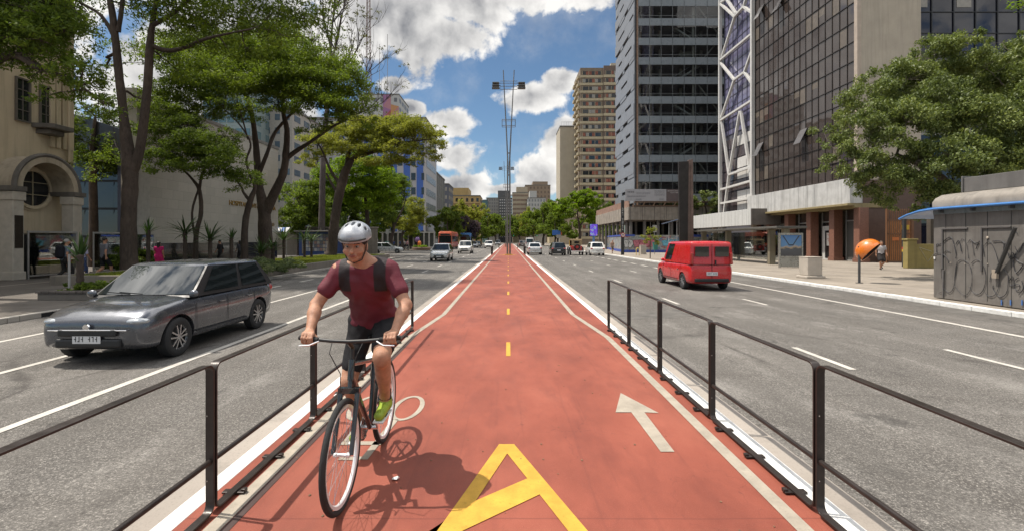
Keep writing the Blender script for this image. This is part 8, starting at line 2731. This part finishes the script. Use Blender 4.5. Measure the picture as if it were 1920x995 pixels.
gw = thing('garden_wall', 'long beige garden wall behind the newsstand', 'wall', (-36, 53, 0))
MB().bx(0, 21.5, 0, .3, 0, 3.0).build('wall', mat('garden_wall', (.20, .175, .145), .85, streak=.5, dirt=.4), gw)
MB().bx(-.1, 21.6, -.08, .38, 3.0, 3.14).build('coping', mat('wall_coping', (.25, .22, .19), .85), gw)
pf = thing('pillared_fence', 'white fence of slim pillars running behind the pale silver car', 'fence', (-27, 88, 0))
for i in range(15):
    MB().bx(i * .95, i * .95 + .26, 0, .26, 0, 3.0).build('pillar', mat('pillar_white', (.36, .35, .33), .8, streak=.3), pf)
MB().bx(0, 13.6, .03, .23, 2.95, 3.2).bx(0, 13.6, .05, .2, 0, .5).build('beam', MATS['pillar_white'], pf)
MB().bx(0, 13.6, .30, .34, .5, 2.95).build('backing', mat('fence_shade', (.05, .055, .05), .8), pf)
fb = thing('flower_bed', 'round walled bed with bright green plants before the red bus', 'flower bed', (-15.3, 84.5, 0))
MB().lathe([(0, .5), (1.5, .5), (1.6, .46), (1.6, 0), (0, 0)], (0, 0, -.1), 24).build('wall', mat('bed_brick', (.17, .11, .08), .85), fb, smooth=40)
me, _ = leaf_mesh('plants', [(0, 0, .5, 1.4, 1.4, .22)], 2200, .2, 93, sub=20)
link_mesh('plants', me, LF_BRIGHT, fb)
ph2 = thing('phone_hood', 'purple and orange telephone hoods on the far shady pavement', 'telephone', (-16.4, 87, 0))
MB().tube([(0, 0, 0), (0, 0, 1.5)], .05, 8).build('post', mat('phone_post', (.07, .07, .072)), ph2)
MB().ball((-.1, 0, 1.75), (.45, .45, .5), 14, 10).build('hood', mat('hood_purple', (.26, .15, .36), .4), ph2, smooth=180)
MB().ball((.35, -.25, 1.0), (.36, .4, .6), 14, 10).build('second_hood', mat('hood_orange', (.62, .16, .015)), ph2, smooth=180)
tb2 = copy_tree(tb_); tb2.location = (-19.2, 76, 0); tb2['label'] = 'dark teal litter bin on the far shady pavement'

# ------------------------------------------------------------------ pedestrians
def gpt(px, py): p = G(px, py); return (p.x, p.y, 0)
walker('grey haired man in a blue grey shirt with black backpack by the glass fence', (-18.4, 19.9, 0), R(-20), 1.74, .26, .2, top_col=(.16, .19, .23), leg_col=(.025, .023, .022), sleeve=.3, hair_m=HAIR_G, bag='backpack', skin_m=SKIN_A, lean=.08)
walker('woman in a lilac blouse and blue jeans walking behind the grey haired man', (-18.9, 21.3, 0), R(-15), 1.62, .28, .2, top_col=(.40, .38, .50), leg_col=(.05, .075, .16), sleeve=.4, hair='long', phase=-1)
walker('young man in a grey tee shirt and black shorts walking beside the glass fence', (-18.2, 21.6, 0), R(-18), 1.82, .30, .28, top_col=(.15, .15, .17), leg_col=(.015, .015, .016), legs='shorts', sleeve=.28, shoe_col=(.4, .4, .4))
walker('woman in a bright pink dress half hidden by the short yucca', (-18.5, 25.4, 0), R(10), 1.62, .1, .1, top_col=(.50, .02, .14), leg_col=(.50, .02, .14), legs='skirt', sleeve=.25, hair='long', res=.018)
walker('person in dark clothes standing behind the fork of the big two stemmed tree', (-18.6, 23.6, 0), R(-60), 1.66, .1, .1, top_col=(.02, .02, .022), leg_col=(.02, .02, .022), sleeve=.7, hair='long', res=.018, pose='stand')
walker('woman in a white blouse and dark skirt walking past the orange phone', gpt(1652, 505), R(160), 1.64, .2, .15, top_col=(.48, .45, .46), leg_col=(.03, .026, .026), legs='skirt', sleeve=.3, hair='long', hair_m=mat('hair_brown', (.10, .055, .03), .5), res=.016)
walker('dark figure walking in front of the black granite plinth', (-20.4, 34.0, 0), R(90), 1.7, .25, .2, top_col=(.02, .02, .022), leg_col=(.022, .02, .02), res=.02)
walker('second dark figure farther along the black granite plinth', (-20.4, 36.5, 0), R(70), 1.66, .2, .15, top_col=(.05, .05, .06), leg_col=(.018, .018, .02), res=.02, hair='long')
walker('shirtless looking small pedestrian beside the black street totem', (11.9 + 1.2, 60.5, 0), R(190), 1.68, .2, .15, top_col=(.34, .22, .17), leg_col=(.10, .08, .07), legs='shorts', res=.025, sleeve=.2)
walker('far pedestrian in a red cap colour top on the garden side of the cyclist', (-21.2, 69.0, 0), R(150), 1.7, .2, .15, top_col=(.42, .40, .38), leg_col=(.3, .28, .26), res=.03, hair_m=mat('cap_red', (.45, .10, .05), .7))
for i, (x, y, c_, lab) in enumerate(((-20.2, 84.6, (.05, .08, .2), 'far pedestrian in blue before the white pillars'), (-19.2, 85.2, (.05, .10, .26), 'far pedestrian in bright blue before the white pillars'), (-18.2, 84.2, (.40, .38, .38), 'far pedestrian in white before the white pillars'), (-17.6, 83.8, (.42, .25, .28), 'far pedestrian in pink before the white pillars'),
                                   (-14.9, 89.6, (.03, .03, .035), 'far pedestrian in black waiting by the red bus'))):
    walker(lab, (x, y, 0), R(40 + i * 70), 1.7, .2, .15, top_col=c_, leg_col=(.03, .03, .05), res=.035, group='far pedestrians')
